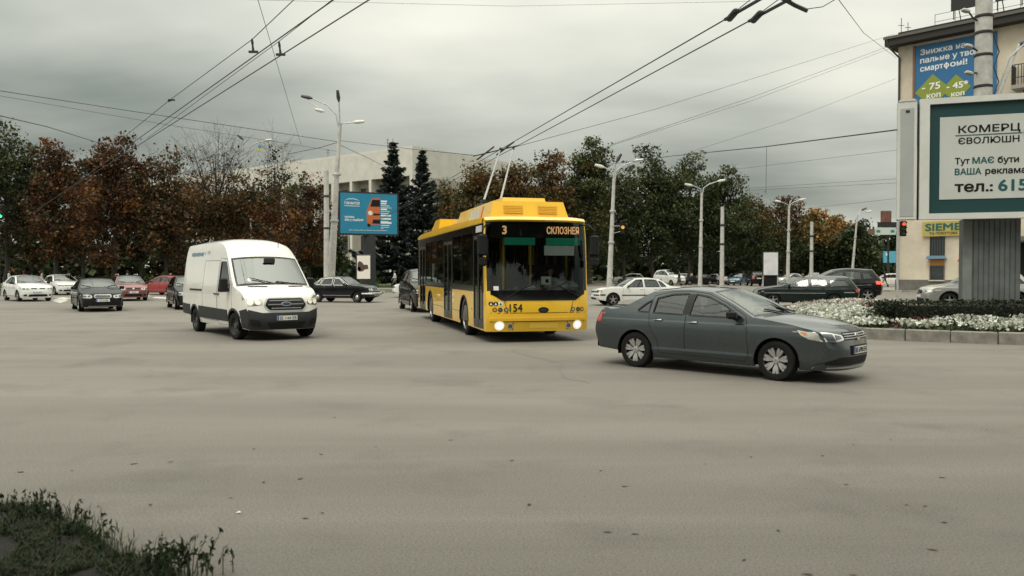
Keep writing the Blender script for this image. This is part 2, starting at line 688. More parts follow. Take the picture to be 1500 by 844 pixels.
# ------------------------------------------------------------------ vehicles
SSP = [0, .2, .4, .58, .72, .82, .90, .945, .98, 1]
SSP = [-q for q in SSP[:0:-1]] + SSP


class Vehicle:
    """A vehicle body: a loft of edge / centre profiles over the top, flat-mapped sides with real openings,
    and details projected onto that shell.  Local x forward, y left, z up, origin on the ground."""

    def __init__(s, name, label, cat, spec, body_mat, group=None, **ov):
        S = dict(spec)
        S.update(ov)
        s.S = S
        s.kx, s.ky, s.kz = S.get('scale', (1, 1, 1))
        s.root = empty(name, label=label, cat=cat, group=group)
        s.m = body_mat
        s.trim = S.get('trim', M_GLOSSB)
        s.sp = S.get('sp', 0.14)
        kx, ky, kz = s.kx, s.ky, s.kz
        s.wz = curve([(z * kz, w * ky) for z, w in S['wz']])
        s.pl = curve([(x * kx, p) for x, p in S['plan']])
        s.shell()
        s.sides()
        s.under()
        s.wheels()
        if S.get('interior', True):
            s.interior()

    def W(s, x, z):
        return s.wz(np.asarray(z, float)) * s.pl(np.asarray(x, float))

    def sc(s, poly):
        return [(p[0] * s.kx, p[1] * s.kz) for p in poly]

    def shell(s):
        K = np.array([k[:5] for k in s.S['keys']], float)
        K[:, (0, 2)] *= s.kx
        K[:, (1, 3)] *= s.kz
        sharp = [len(k) > 5 and k[5] for k in s.S['keys']]
        m = s.S.get('sub', 5)
        n = len(K)
        ch = np.sqrt(((K[1:, :4] - K[:-1, :4]) ** 2).sum(1)) ** .5 + 1e-6
        d = (K[1:] - K[:-1]) / ch[:, None]
        T = []
        for i in range(n):
            lo = d[i - 1] if i > 0 else d[0]
            hi = d[i] if i < n - 1 else d[-1]
            if sharp[i]:
                T.append((lo, hi))
            else:
                a = (lo * ch[min(i, n - 2)] + hi * ch[max(i - 1, 0)]) / (ch[min(i, n - 2)] + ch[max(i - 1, 0)])
                T.append((a, a))
        P = []
        for i in range(n - 1):
            for j in range(m):
                t = j / m
                h = ch[i]
                P.append((2 * t**3 - 3 * t**2 + 1) * K[i] + (t**3 - 2 * t**2 + t) * h * T[i][1] + (-2 * t**3 + 3 * t**2) * K[i + 1] + (t**3 - t**2) * h * T[i + 1][0])
        P.append(K[-1])
        s.P = np.array(P)
        s.msub = m
        s.E = s.P[:, :2]
        we = s.W(s.E[:, 0], s.E[:, 1])
        a = np.abs(np.array(SSP))
        V = np.zeros((len(P), len(SSP), 3))
        q = a[None, :] ** s.P[:, 4][:, None]
        V[:, :, 0] = s.P[:, 2][:, None] + (s.P[:, 0] - s.P[:, 2])[:, None] * q
        V[:, :, 2] = s.P[:, 3][:, None] + (s.P[:, 1] - s.P[:, 3])[:, None] * q
        V[:, :, 1] = we[:, None] * np.array(SSP)[None, :]
        s.TV = V
        ns = len(SSP)
        verts = [tuple(p) for p in V.reshape(-1, 3)]
        groups = {'body': []}
        gl = s.S.get('glass', [])          # (name, key0, key1, smax, material)
        for g in gl:
            groups[g[0]] = []
            groups[g[0] + '_frit'] = []
        for i in range(len(P) - 1):
            for j in range(ns - 1):
                f = (i * ns + j, i * ns + j + 1, (i + 1) * ns + j + 1, (i + 1) * ns + j)
                mid = (a[j] + a[j + 1]) / 2
                k = 'body'
                for g in gl:
                    t0, t1 = int(g[1] * m), int(g[2] * m)
                    if t0 <= i < t1 and mid < g[3]:
                        edge = i == t0 or i == t1 - 1 or mid > g[3] - .06
                        k = g[0] + ('_frit' if edge and len(g) < 6 else '')
                groups[k].append(f)
        s.tops = (verts, groups)

    def sides(s):
        S = s.S
        kx, kz = s.kx, s.kz
        Ra = S['arch']
        s.rw = rw = S['wheel_r']
        zs = S['sill'] * kz
        s.xf, s.xr = S['xf'] * kx, S['xr'] * kx
        outer = [tuple(p) for p in s.E]
        bot = []
        for xa in (s.xr, s.xf):
            z0 = zs if xa == s.xf else max(zs, min(outer[-1][1], rw * .9))
            an = math.asin(max(-.95, min(.95, (z0 - rw) / Ra)))
            k = 16
            for i in range(k + 1):
                t = math.pi - an - (math.pi - 2 * an) * i / k
                bot.append((xa + Ra * math.cos(t), rw + Ra * math.sin(t)))
            if xa == s.xr:
                bot[-1] = (bot[-1][0], zs)
        bot = dens(bot, s.sp * 1.2, closed=False)
        s.bottom = bot
        outer = outer + bot
        wins = [(w[0], s.sc(w[1]), w[2], w[3]) for w in S.get('windows', [])]
        doors = [(d[0], s.sc(d[1])) for d in S.get('doors', [])]
        s.doors = doors
        vv, ff, cen = tri2d(outer, [w[1] for w in wins], s.sp, [d[1] for d in doors] + [s.sc(q) for q in S.get('creases', [])], keep_outer=True)
        y = s.W(vv[:, 0], vv[:, 1])
        own = np.full(len(ff), -1)
        for i, d in enumerate(doors):
            own[pip(cen, d[1])] = i
        Rv = [(a, -b, c) for (a, c), b in zip(vv, y)]
        Lv = [(a, b, c) for (a, c), b in zip(vv, y)]
        fl = [tuple(int(q) for q in f) for f in ff]
        allv, allf = [], []

        def push(v, f):
            k = len(allv)
            allv.extend(v)
            allf.extend(tuple(k + q for q in g) for g in f)
        body = B()
        for v, rev in ((Rv, 0), (Lv, 1)):
            g = [f[::-1] if rev else f for f, o in zip(fl, own) if o < 0]
            body.add(v, g)
            push(v, [f[::-1] if rev else f for f in fl])
        tv, groups = s.tops
        body.add(tv, groups['body'])
        push(tv, [f for k in groups for f in groups[k]])
        # a body without loose points
        me = body.mesh('body', s.m, ang=42, weld=True)
        bm = bmesh.new()
        bm.from_mesh(me)
        bmesh.ops.delete(bm, geom=[v for v in bm.verts if not v.link_faces], context='VERTS')
        bm.to_mesh(me)
        bm.free()
        s.body = link('body', me, s.root)
        s.bvh = BVHTree.FromPolygons([Vector(v) for v in allv], allf)
        for g in S.get('glass', []):
            if groups[g[0]]:
                q = s.compact(tv, groups[g[0]]).build(g[0], g[4], s.root)
            if groups[g[0] + '_frit']:
                s.compact(tv, groups[g[0] + '_frit']).build('glass_border', M_GLOSSB, q)
        s.side_obj = {}
        for side, sg in (('right', -1), ('left', 1)):
            for i, d in enumerate(doors):
                g = [f if sg < 0 else f[::-1] for f, o in zip(fl, own) if o == i]
                if not g:
                    continue
                o = s.compact(Rv if sg < 0 else Lv, g).build(d[0], S.get('door_mat', s.m), s.root, ang=42)
                s.side_obj[(i, sg)] = o
                s.ribbon('door_seam', d[1], .009, sg, .0025, M_SEAM, o)
            for nm, w, ow, gm in wins:
                par = s.side_obj.get((ow, sg), s.root)
                v2, f2, _ = tri2d(w, (), .3)
                b = B()
                yy = s.W(v2[:, 0], v2[:, 1]) - .012
                b.add([(p[0], sg * q, p[1]) for p, q in zip(v2, yy)], [tuple(int(t) for t in (f if sg < 0 else f[::-1])) for f in f2])
                if nm != 'pane' and par is s.root:
                    b.build(nm, gm, s.root)
                else:
                    b.build(nm, gm, par)
                s.ribbon('window_trim', w, S.get('trim_w', .028), sg, .004, s.trim, par)
            for nm, poly, m_ in S.get('side_decor', []):
                s.decal(nm, s.sc(poly), m_, 'right' if sg < 0 else 'left', off=.004)
            for nm, pl, w_, m_, off in S.get('side_lines', []):
                s.ribbon(nm, s.sc(pl), w_, sg, off, m_, s.root, closed=False)
            for i, x, z in S.get('handles', []):
                p = s.side_obj.get((i, sg), s.root)
                x, z = x * kx, z * kz
                w = float(s.W(x, z))
                B().box((x, sg * (w + .018), z), (.17, .028, .032), bev=.01).box((x + .07, sg * (w + .004), z), (.03, .02, .03)).build('door_handle', S.get('handle_mat', s.m), p)
            if S.get('mirror'):
                x, z, mm, sx, sz = S['mirror']
                x, z = x * kx, z * kz
                w = float(s.W(x, z))
                b = B()
                b.box((x, sg * (w + .15), z + .02), (sx, .20, sz), bev=.035, m=mm)
                b.box((x + .01, sg * (w + .03), z - sz * .3), (.07, .10, .05), bev=.01, m=M_BLACKP)
                o = b.build('wing_mirror', None, s.root)
                B().box((x - sx / 2 - .001, sg * (w + .15), z + .02), (.004, .15, sz * .72)).build('mirror_glass', M_CHROME, o)
            if S.get('arch_trim'):
                aw, am = S['arch_trim']
                for xa in (s.xf, s.xr):
                    pl = [(xa + (Ra + aw / 2) * math.cos(t), rw + (Ra + aw / 2) * math.sin(t)) for t in np.linspace(math.pi * .97, .1, 18)]
                    s.ribbon('arch_trim', pl, aw, sg, .008, am, s.root, closed=False)

    def compact(s, v, f):
        used = sorted({q for g in f for q in g})
        mp_ = {q: i for i, q in enumerate(used)}
        b = B()
        b.add([v[q] for q in used], [tuple(mp_[q] for q in g) for g in f])
        return b

    def ribbon(s, name, pl, w, sg, off, m, parent, closed=True):
        pl = dens(pl, .10, closed)
        n = len(pl)
        P = np.array(pl)
        if closed:
            T = np.roll(P, -1, 0) - np.roll(P, 1, 0)
        else:
            T = np.gradient(P, axis=0)
        T /= np.linalg.norm(T, axis=1)[:, None] + 1e-9
        N = np.stack([-T[:, 1], T[:, 0]], 1)
        A, Bq = P + N * w / 2, P - N * w / 2
        b = B()
        for Q, o in ((A, -.004), (A, off), (Bq, off), (Bq, -.004)):
            y = s.W(Q[:, 0], Q[:, 1]) + o
            b.add([(p[0], sg * t, p[1]) for p, t in zip(Q, y)], [])
        fs = []
        for r in range(3):
            for i in range(n if closed else n - 1):
                j = (i + 1) % n
                f = (r * n + i, r * n + j, (r + 1) * n + j, (r + 1) * n + i)
                fs.append(f if sg < 0 else f[::-1])
        b.add([], [])
        b.f, b.mi = fs, [0] * len(fs)
        return b.build(name, m, parent)

    DIRS = {'front': ((-1, 0, 0), (0, 1, 0), 0), 'rear': ((1, 0, 0), (0, 1, 0), 1), 'right': ((0, 1, 0), (1, 0, 0), 0), 'left': ((0, -1, 0), (1, 0, 0), 1)}

    def hit(s, u, v, view):
        d, ua, _ = s.DIRS[view]
        d, ua = Vector(d), Vector(ua)
        o = ua * u + Vector((0, 0, v)) - d * 12
        h = s.bvh.ray_cast(o, d)
        for k in range(1, 16):          # past the edge of the shell: step back onto it
            if h[0] is not None:
                break
            h = s.bvh.ray_cast(ua * (u - math.copysign(.008 * k, u)) + Vector((0, 0, v)) - d * 12, d)
        if h[0] is None:
            h = s.bvh.find_nearest(o + d * (12 - (abs(s.S['nose'] * s.kx) if view in ('front', 'rear') else .8)))
        return h[0]

    def decal(s, name, poly, m, view='front', off=.006, sp=.07, holes=(), parent=None, thick=.015, mirror=False, inset=0.0):
        parent = parent or s.root
        out = []
        for q in ((1, -1) if mirror else (1,)):
            P = [(p[0] * q, p[1]) for p in poly]
            if q < 0:
                P = P[::-1]
            hs = [[(p[0] * q, p[1]) for p in h] for h in holes]
            vv, ff, _ = tri2d(P, hs, sp)
            d, ua, flip = s.DIRS[view]
            dv = Vector(d)
            H = [s.hit(a, c, view) for a, c in vv]
            b = B()
            n = len(H)
            fs = [tuple(int(t) for t in (f[::-1] if flip else f)) for f in ff]
            ec = {}
            for f in fs:
                for i in range(3):
                    ec[(f[i], f[(i + 1) % 3])] = 1
            sk = [(a, b_, b_ + n, a + n) for a, b_ in ec if (b_, a) not in ec]
            b.add([h - dv * off for h in H] + [h + dv * thick for h in H], fs + [k[::-1] for k in sk])
            out.append(b.build(name, m, parent, ang=30))
        return out if mirror else out[0]

    def under(s):
        tail, nose = -abs(s.S['tail']) * s.kx, s.S['nose'] * s.kx
        w = s.S['wz'][1][1] * s.ky
        zs = s.S['sill'] * s.kz
        b = B()
        b.box(((s.xf + s.xr) / 2, 0, zs + .09), (s.xf - s.xr - 2 * s.S['arch'], 2 * w - .10, .14))
        b.box(((nose + s.xf) / 2 + .02, 0, zs + .15), (nose - s.xf - .35, 2 * w * .80, .16))
        b.box(((tail + s.xr) / 2, 0, zs + .20), (s.xr - tail - .35, 2 * w * .84, .16))
        b.box(((s.xf + s.xr) / 2, 0, zs + .1), (s.xf - s.xr + .7, w * .95, .18))
        for xa in (s.xf, s.xr):
            for sg in (-1, 1):
                r = s.S['arch'] + .004
                y1 = float(s.W(xa, s.rw + r)) - .012
                y0 = y1 - s.S.get('wheel_w', .2) - .12
                an = -.25
                b.lathe([(r, sg * y1), (r, sg * y0), (.0, sg * y0)], c=(xa, 0, s.rw), n=18, a0=an, a1=math.pi - an)
        b.build('underbody', M_UNDER, s.root)

    def wheels(s):
        S = s.S
        ww = S.get('wheel_w', .2)
        ty, rm = wheel_meshes(S.get('rim', 'alloy'), s.rw, ww)
        for xa, st in ((s.xf, S.get('steer', 0.0)), (s.xr, 0.0)):
            for sg in (-1, 1):
                yo = float(s.W(xa, s.rw + s.S['arch'])) - .022 - ww / 2 - S.get('tuck', 0.0)
                e_ = empty('wheel', (xa, sg * yo, s.rw), (0 if sg > 0 else math.pi) + st, parent=s.root)
                e_.rotation_euler = (0, 0, (0 if sg > 0 else math.pi) + st)
                link('tyre', ty, e_)
                link('rim', rm, e_)
        s.track = yo

    def interior(s):
        S, kx, kz = s.S, s.kx, s.kz
        I = S.get('seats', dict(x=(-.15,), rear=-.95, z=.55, dash=.72))
        w = S['wz'][3][1] * s.ky
        B().box(((I['dash'] + .1) * kx, 0, (I.get('dz', .80)) * kz), (.55, 2 * w * .86, .26), bev=.08).build('dashboard', M_DASH, s.root)
        pts = [(math.cos(t) * .18, math.sin(t) * .18) for t in np.linspace(0, 2 * math.pi, 17)]
        sx_, sy_, sz_ = (I['dash'] - .24) * kx, w * .42, (I.get('dz', .80) + .10) * kz
        B().tube([(sx_ - p[1] * .35, sy_ + p[0], sz_ + p[1] * .94) for p in pts], .014, 6, cap=False).tube([(sx_, sy_, sz_), (sx_ + .3, sy_, sz_ - .1)], .03).build('steering_wheel', M_INK, s.root)

        def seat(x, y, ws, nm):
            b = B()
            z = I['z'] * kz
            b.box((x, y, z - .02), (.50, ws, .16), bev=.05)
            b.box((x - .27, y, z + .30), (.15, ws, .60), Euler((0, -.18, 0)), bev=.05)
            for k in ([0] if ws < .7 else [-ws * .27, ws * .27]):
                b.box((x - .335, y + k, z + .68), (.09, .25, .17), Euler((0, -.12, 0)), bev=.035)
            b.build(nm, M_SEAT, s.root)
        for x in I['x']:
            for sg in (-1, 1):
                seat(x * kx, sg * w * .42, .48, 'seat')
        if I.get('rear') is not None:
            seat(I['rear'] * kx, 0, w * 1.45, 'rear_seat')

    def plate(s, body, z, view='front', x=None, parent=None, wide=.52):
        sg = 1 if view == 'front' else -1
        # plate stands just proud of the body
        hs = [s.hit(a, z + b_, view).x for a in (-wide / 2, 0, wide / 2) for b_ in (-.055, .055)]
        px = (max(hs) if sg > 0 else min(hs)) + sg * .012
        o = B().box((px, 0, z), (.016, wide, .112)).build('number_plate', M_PLATE, s.root)
        u = Vector((0, sg, 0))
        if wide > .4 and body:
            B().box((px + sg * .009, -sg * wide * .455, z), (.003, wide * .08, .108)).build('plate_band', M_PLATEB, o)
        if body:
            text(body, .105, (Vector((px + sg * .010, sg * wide * .035, z - .037)), u, (0, 0, 1)), M_INK, o, bold=.006, ext=.001, align='CENTER', sx=.86)
        return o

    def place(s, loc, psi):
        s.root.location = (loc[0], loc[1], loc[2] if len(loc) > 2 else 0.0)
        s.root.rotation_euler = (0, 0, psi)
        return s

    def by_wheel(s, px, py, psi, xw, sg):
        """stand the car so that the outer foot of the wheel at local (xw, side sg) meets the road at that point"""
        g = G(px, py)
        yw = sg * (s.track + s.S.get('wheel_w', .2) * .35)
        xw = xw
        c, n = math.cos(psi), math.sin(psi)
        return s.place((g.x - (c * xw - n * yw), g.y - (n * xw + c * yw), 0), psi)


# ---- shapes: keys run from the front lip over the roof to the rear lip: (x_edge, z_edge, x_centre, z_centre, corner, sharp)
MODERN = dict(
    keys=[(1.99, .20, 2.25, .20, 3.2), (2.09, .42, 2.295, .42, 3.4), (2.08, .60, 2.28, .60, 3.4), (1.99, .775, 2.19, .80, 3.0),
          (1.70, .865, 1.86, .915, 2.6), (1.28, .94, 1.30, 1.0, 2.6), (.92, .985, 1.08, 1.02, 2.3, 1), (.50, 1.20, .68, 1.245, 2.3),
          (.08, 1.375, .22, 1.425, 2.4, 1), (-.45, 1.408, -.45, 1.455, 2.6), (-1.08, 1.355, -1.12, 1.402, 2.5, 1), (-1.66, 1.055, -1.72, 1.095, 2.5, 1),
          (-2.13, 1.015, -2.23, 1.08, 2.8, 1), (-2.21, .84, -2.28, .85, 3.2), (-2.25, .62, -2.33, .62, 3.4), (-2.14, .32, -2.26, .30, 3.4)],
    wz=[(.15, .80), (.25, .845), (.32, .866), (.36, .876), (.40, .866), (.48, .874), (.60, .884), (.70, .887), (.79, .882), (.848, .872), (.876, .858), (.94, .846), (1.0, .820), (1.2, .725), (1.4, .61), (1.5, .56)],
    plan=[(-2.46, .84), (-2.2, .93), (-1.8, .972), (-1.3, 1), (1.2, 1), (1.6, .975), (1.9, .92), (2.1, .85)],
    glass=[('windscreen', 6, 8, .945, M_WGLASS), ('rear_window', 10, 11, .945, M_SGLASS)],
    xf=1.325, xr=-1.325, arch=.365, wheel_r=.318, wheel_w=.205, sill=.20, nose=2.2, tail=2.45, rim='alloy',
    doors=[('front_door', [(.86, .36), (.83, .90), (.80, 1.0), (.44, 1.19), (.04, 1.345), (-.26, 1.375), (-.30, 1.0), (-.31, .30), (.80, .27)]),
           ('rear_door', [(-.31, .30), (-.30, 1.0), (-.26, 1.375), (-.70, 1.365), (-1.02, 1.29), (-1.05, .98), (-1.0, .74), (-.86, .52), (-.82, .30)])],
    windows=[('pane', [(.74, .962), (.40, 1.155), (.06, 1.295), (-.21, 1.335), (-.24, .975)], 0, M_SGLASS),
             ('pane', [(-.36, .980), (-.33, 1.338), (-.66, 1.325), (-.95, 1.25), (-.97, .995)], 1, M_SGLASS),
             ('quarter_window', [(-1.06, 1.00), (-1.05, 1.215), (-1.16, 1.15), (-1.30, 1.035), (-1.27, 1.008)], None, M_SGLASS)],
    side_decor=[('pillar_trim', [(-.225, .985), (-.205, 1.33), (-.325, 1.333), (-.345, .985)], M_GLOSSB)],
    handles=[(0, -.14, .86), (1, -.84, .875)],
    mirror=(.62, 1.0, M_BLACKP, .12, .14),
    creases=[rect(-2.08, .846, 1.62, .853), rect(-2.08, .872, 1.60, .878), rect(-.92, .355, .92, .361), rect(-.92, .398, .92, .404)],
)
HATCH = dict(MODERN, keys=MODERN['keys'][:9] + [
    (-.45, 1.43, -.45, 1.475, 2.6), (-1.50, 1.37, -1.62, 1.42, 2.5, 1), (-1.80, 1.03, -1.95, 1.05, 2.6, 1), (-1.90, .84, -2.03, .86, 3.0),
    (-1.93, .62, -2.07, .62, 3.4), (-1.88, .32, -2.0, .30, 3.4)], tail=2.05,
    glass=[('windscreen', 6, 8, .945, M_WGLASS), ('rear_window', 10, 11, .86, M_SGLASS)],
    plan=[(-2.1, .86), (-1.9, .92), (-1.6, .97), (-1.2, 1), (1.2, 1), (1.6, .975), (1.9, .92), (2.1, .85)],
    windows=[MODERN['windows'][0], ('pane', [(-.36, .980), (-.33, 1.338), (-.70, 1.335), (-1.0, 1.30), (-1.06, .995)], 1, M_SGLASS),
             ('quarter_window', [(-1.14, 1.0), (-1.09, 1.285), (-1.40, 1.25), (-1.60, 1.03)], None, M_SGLASS)])
WAGON = dict(MODERN, keys=MODERN['keys'][:9] + [
    (-.45, 1.41, -.45, 1.455, 2.6), (-1.92, 1.37, -2.02, 1.415, 2.5, 1), (-2.22, 1.0, -2.32, 1.02, 2.8, 1), (-2.33, .82, -2.42, .84, 3.0),
    (-2.35, .60, -2.45, .60, 3.4), (-2.28, .32, -2.38, .30, 3.4)],
    windows=[MODERN['windows'][0], ('pane', [(-.36, .980), (-.33, 1.338), (-.70, 1.335), (-1.0, 1.315), (-1.06, .985)], 1, M_SGLASS),
             ('quarter_window', [(-1.16, .99), (-1.12, 1.31), (-1.78, 1.27), (-2.02, 1.02)], None, M_SGLASS)],
    glass=[('windscreen', 6, 8, .945, M_WGLASS), ('rear_window', 10, 11, .90, M_SGLASS)])
BOXY = dict(MODERN, keys=[
    (1.98, .30, 2.10, .30, 4), (2.03, .45, 2.17, .45, 4), (2.0, .60, 2.12, .60, 4, 1), (1.96, .80, 2.06, .82, 4, 1), (1.70, .875, 1.75, .915, 3),
    (1.2, .915, 1.25, .955, 3), (.80, .94, .92, .975, 2.6, 1), (.48, 1.17, .58, 1.20, 2.6), (.16, 1.345, .24, 1.385, 2.8, 1), (-.45, 1.375, -.45, 1.415, 3),
    (-1.08, 1.335, -1.12, 1.375, 2.8, 1), (-1.62, .985, -1.68, 1.01, 2.8, 1), (-2.16, .945, -2.22, .975, 3.4, 1), (-2.22, .80, -2.28, .80, 4), (-2.24, .56, -2.31, .56, 4),
    (-2.2, .34, -2.26, .34, 4)],
    wz=[(.15, .78), (.25, .81), (.45, .835), (.62, .845), (.74, .848), (.85, .842), (.93, .825), (1.0, .795), (1.2, .71), (1.4, .62), (1.5, .58)],
    plan=[(-2.31, .93), (-2.1, .97), (-1.6, 1), (1.4, 1), (1.8, .985), (2.0, .965), (2.2, .94)],
    windows=[('pane', [(.62, .935), (.40, 1.10), (.12, 1.285), (-.20, 1.31), (-.22, .94)], 0, M_SGLASS),
             ('pane', [(-.33, .94), (-.31, 1.31), (-.66, 1.305), (-.93, 1.28), (-1.08, .945)], 1, M_SGLASS),
             ('quarter_window', [(-1.16, .955), (-1.03, 1.25), (-1.18, 1.20), (-1.42, .965)], None, M_SGLASS)],
    doors=[('front_door', [(.84, .36), (.80, .90), (.70, .985), (.42, 1.16), (.10, 1.325), (-.25, 1.345), (-.28, 1.0), (-.29, .30), (.80, .27)]),
           ('rear_door', [(-.29, .30), (-.28, 1.0), (-.25, 1.345), (-.70, 1.335), (-.97, 1.31), (-1.12, .95), (-1.0, .74), (-.84, .52), (-.80, .30)])],
    side_decor=[], nose=2.15, tail=2.3, sill=.24, handles=[(0, -.14, .84), (1, -.86, .84)], mirror=(.58, .96, M_BLACKP, .08, .11))
SUV = dict(HATCH, scale=(1.12, 1.06, 1.19), arch=.42, wheel_r=.365, wheel_w=.235, arch_trim=(.05, M_BLACKP), sill=.24)
VANLOW = dict(HATCH, scale=(1.12, 1.05, 1.26), arch=.38, wheel_r=.335, wheel_w=.215)
# ------------------------------------------------------------------ vehicle details
def std_front(v, grille='bars', lit=False, plate='', lampz=(.63, .765), lampy=(.42, .855), foglights=True):
    ky, kz = v.ky, v.kz

    def q(p):
        return [(a * ky, b * kz) for a, b in p]
    z0, z1 = lampz
    y0, y1 = lampy
    hl = v.decal('headlight', rnd(q([(y0, z0 + .02), (y0 + .1, z0 - .01), (y1 - .06, z0 + .01), (y1, z1 - .01), (y1 - .12, z1), (y0 + .02, z1 - .03)]), .03), M_LAMP, off=.008, mirror=True)
    for o, sg in zip(hl, (1, -1)):
        cy = (y0 + y1) / 2
        v.decal('lens', [(a * sg, b) for a, b in ell((cy + .07) * ky, (z0 + z1) / 2 * kz, .07, .042)][::sg], M_LAMPDIM if lit else M_LAMPD, off=.012, parent=o)
        v.decal('lens', [(a * sg, b) for a, b in ell((cy - .09) * ky, (z0 + z1) / 2 * kz - .005, .055, .036)][::sg], M_LAMPD, off=.012, parent=o)
    if grille == 'bars':
        g = v.decal('grille', rnd(q([(-.40, .665), (.40, .665), (.42, .735), (-.42, .735)]), .02), M_BLACKP, off=.007)
        for z in (.682, .718):
            v.decal('grille_bar', q(rect(-.38, z - .007, .38, z + .007)), M_CHROME, off=.014, parent=g)
    elif grille == 'oval':
        g = v.decal('grille', rnd(q([(-.30, .60), (.30, .60), (.36, .68), (.30, .755), (-.30, .755), (-.36, .68)]), .06), M_CHROME, off=.010)
        v.decal('grille_mesh', rnd(q([(-.26, .62), (.26, .62), (.31, .68), (.26, .735), (-.26, .735), (-.31, .68)]), .05), M_BLACKP, off=.016, parent=g)
        for z in (.645, .68, .715):
            v.decal('grille_bar', q(rect(-.26, z - .005, .26, z + .005)), M_CHROME, off=.021, parent=g)
    elif grille == 'slot':
        for sg in (1, -1):
            v.decal('grille', [(a * sg, b) for a, b in q(rnd([(.07, .685), (.36, .685), (.38, .735), (.07, .74)], .02))][::sg], M_BLACKP, off=.007)
        v.decal('emblem', ell(0, .712 * kz, .05, .045), M_CHROME, off=.012)
    v.decal('lower_grille', rnd(q([(-.52, .27), (.52, .27), (.45, .40), (-.45, .40)]), .03), M_BLACKP, off=.005)
    if foglights:
        for sg in (1, -1):
            v.decal('fog_light', [(a * sg, b) for a, b in q(rnd([(.57, .29), (.78, .31), (.76, .39), (.57, .40)], .03))][::sg], M_BLACKP, off=.005)
    v.plate(plate, .50 * kz)
    b = B()
    for sg in (1, -1):       # wipers on the lower edge of the screen
        k = int(6 * v.msub) + 1
        p0 = v.TV[k, len(SSP) // 2 + 2 * sg]
        p1 = v.TV[k + 2, len(SSP) // 2 + 6 * sg]
        b.tube([(p0[0] + .02, p0[1] - .25 * sg * 0, p0[2] + .015), (p1[0] + .02, p1[1], p1[2] + .015)], .010, 5)
    b.build('wiper', M_INK, v.root)


def std_rear(v, lampz=(.72, .90), lampy=(.52, .82), lit=False, plate='', high=False):
    ky, kz = v.ky, v.kz
    v.decal('tail_light', rnd([(a * ky, b * kz) for a, b in rect(lampy[0], lampz[0], lampy[1], lampz[1])], .03), M_REDON if lit else M_RED, 'rear', off=.008, mirror=True)
    v.plate(plate, (.78 if not high else .80) * kz, 'rear')
    v.decal('bumper_strip', [(a * ky, b * kz) for a, b in rect(-.6, .36, .6, .46)], M_BLACKP, 'rear', off=.006)


def side_lamp(v, x0, x1, z0, z1, m, name='tail_light'):
    v.decal(name, rnd([(x0 * v.kx, z0 * v.kz), (x1 * v.kx, z0 * v.kz), (x1 * v.kx, z1 * v.kz), (x0 * v.kx, z1 * v.kz)], .03), m, 'right', off=.006)
    v.decal(name, rnd([(x0 * v.kx, z0 * v.kz), (x1 * v.kx, z0 * v.kz), (x1 * v.kx, z1 * v.kz), (x0 * v.kx, z1 * v.kz)], .03), m, 'left', off=.006)


# ------------------------------------------------------------------ grey sedan in front
P_GREY = paint('paint_slate_grey', (0.050, 0.064, 0.068), .70, .26, .10)
jet = Vehicle('grey_sedan', 'slate grey four door sedan turning in front of the yellow trolleybus', 'car', MODERN, P_GREY,
              sp=.085, sub=8, rim='cover', steer=R(-3), handle_mat=M_CHROME, doors=MODERN['doors'],
              side_lines=[('sill_crease', [(-.90, .365), (.90, .335)], .010, P_GREY, .008)])
jet.by_wheel(1137, 558, R(-43.3), 1.325, -1)
for sg in (1, -1):
    f = lambda p: [(a * sg, b) for a, b in p][::sg]
    hl = jet.decal('headlight', f(rnd([(.44, .675), (.60, .645), (.80, .655), (.865, .80), (.70, .795), (.46, .745)], .02)), M_LAMP, off=.007, sp=.04)
    jet.decal('lamp_cell', f(rnd([(.49, .69), (.60, .675), (.60, .755), (.50, .735)], .015)), M_LAMPD, off=.012, sp=.04, parent=hl)
    jet.decal('lamp_cell', f(rnd([(.63, .675), (.75, .68), (.76, .775), (.63, .765)], .015)), M_LAMPD, off=.012, sp=.04, parent=hl)
    jet.decal('intake', f(rnd([(.40, .275), (.80, .30), (.74, .345), (.56, .405), (.40, .41)], .02)), M_BLACKP, off=.006, sp=.05)
for vw in ('right', 'left'):
    sl = jet.decal('headlight', rnd([(1.98, .665), (2.0, .70), (1.97, .775), (1.66, .82), (1.72, .745), (1.84, .68)], .02), M_LAMP, vw, off=.006, sp=.05)
    jet.decal('indicator', rnd([(1.78, .735), (1.83, .745), (1.80, .78), (1.70, .80), (1.74, .76)], .012), M_AMBER, vw, off=.010, sp=.05, parent=sl)
gr = jet.decal('grille', rnd([(-.44, .665), (.44, .665), (.45, .71), (.43, .785), (-.43, .785), (-.45, .71)], .015), M_BLACKP, off=.006, sp=.05)
for z in (.69, .725, .76):
    jet.decal('grille_bar', rect(-.425, z - .006, .425, z + .006), M_GALV, off=.016, sp=.08, parent=gr)
em = jet.decal('emblem', ell(0, .708, .060, .058, 24), M_CHROME, off=.024, sp=.03, parent=gr)
ex = jet.hit(0, .708, 'front').x + .026
eb = B()
for pl in ([(-.034, .036), (-.014, -.004), (0, .022), (.014, -.004), (.034, .036)], [(-.046, .016), (-.022, -.042), (0, .0), (.022, -.042), (.046, .016)]):
    eb.tube([(ex, a, .708 + b) for a, b in pl], .0055, 5)
eb.tube([(ex, .05 * math.cos(t), .708 + .05 * math.sin(t)) for t in np.linspace(0, 2 * math.pi, 25)], .005, 5)
eb.build('emblem_letters', M_LAMPD, gr)
lg = jet.decal('lower_grille', rnd([(-.40, .275), (.40, .275), (.40, .405), (-.40, .405)], .02), M_BLACKP, off=.006, sp=.06)
for z in (.31, .345, .38):
    jet.decal('grille_bar', rect(-.39, z - .005, .39, z + .005), M_DARKP, off=.012, sp=.1, parent=lg)
jet.decal('splitter_trim', rect(-.78, .235, .78, .255), M_GALV, off=.012, sp=.1)
jet.plate('ВІ 6790 ЕН', .505)
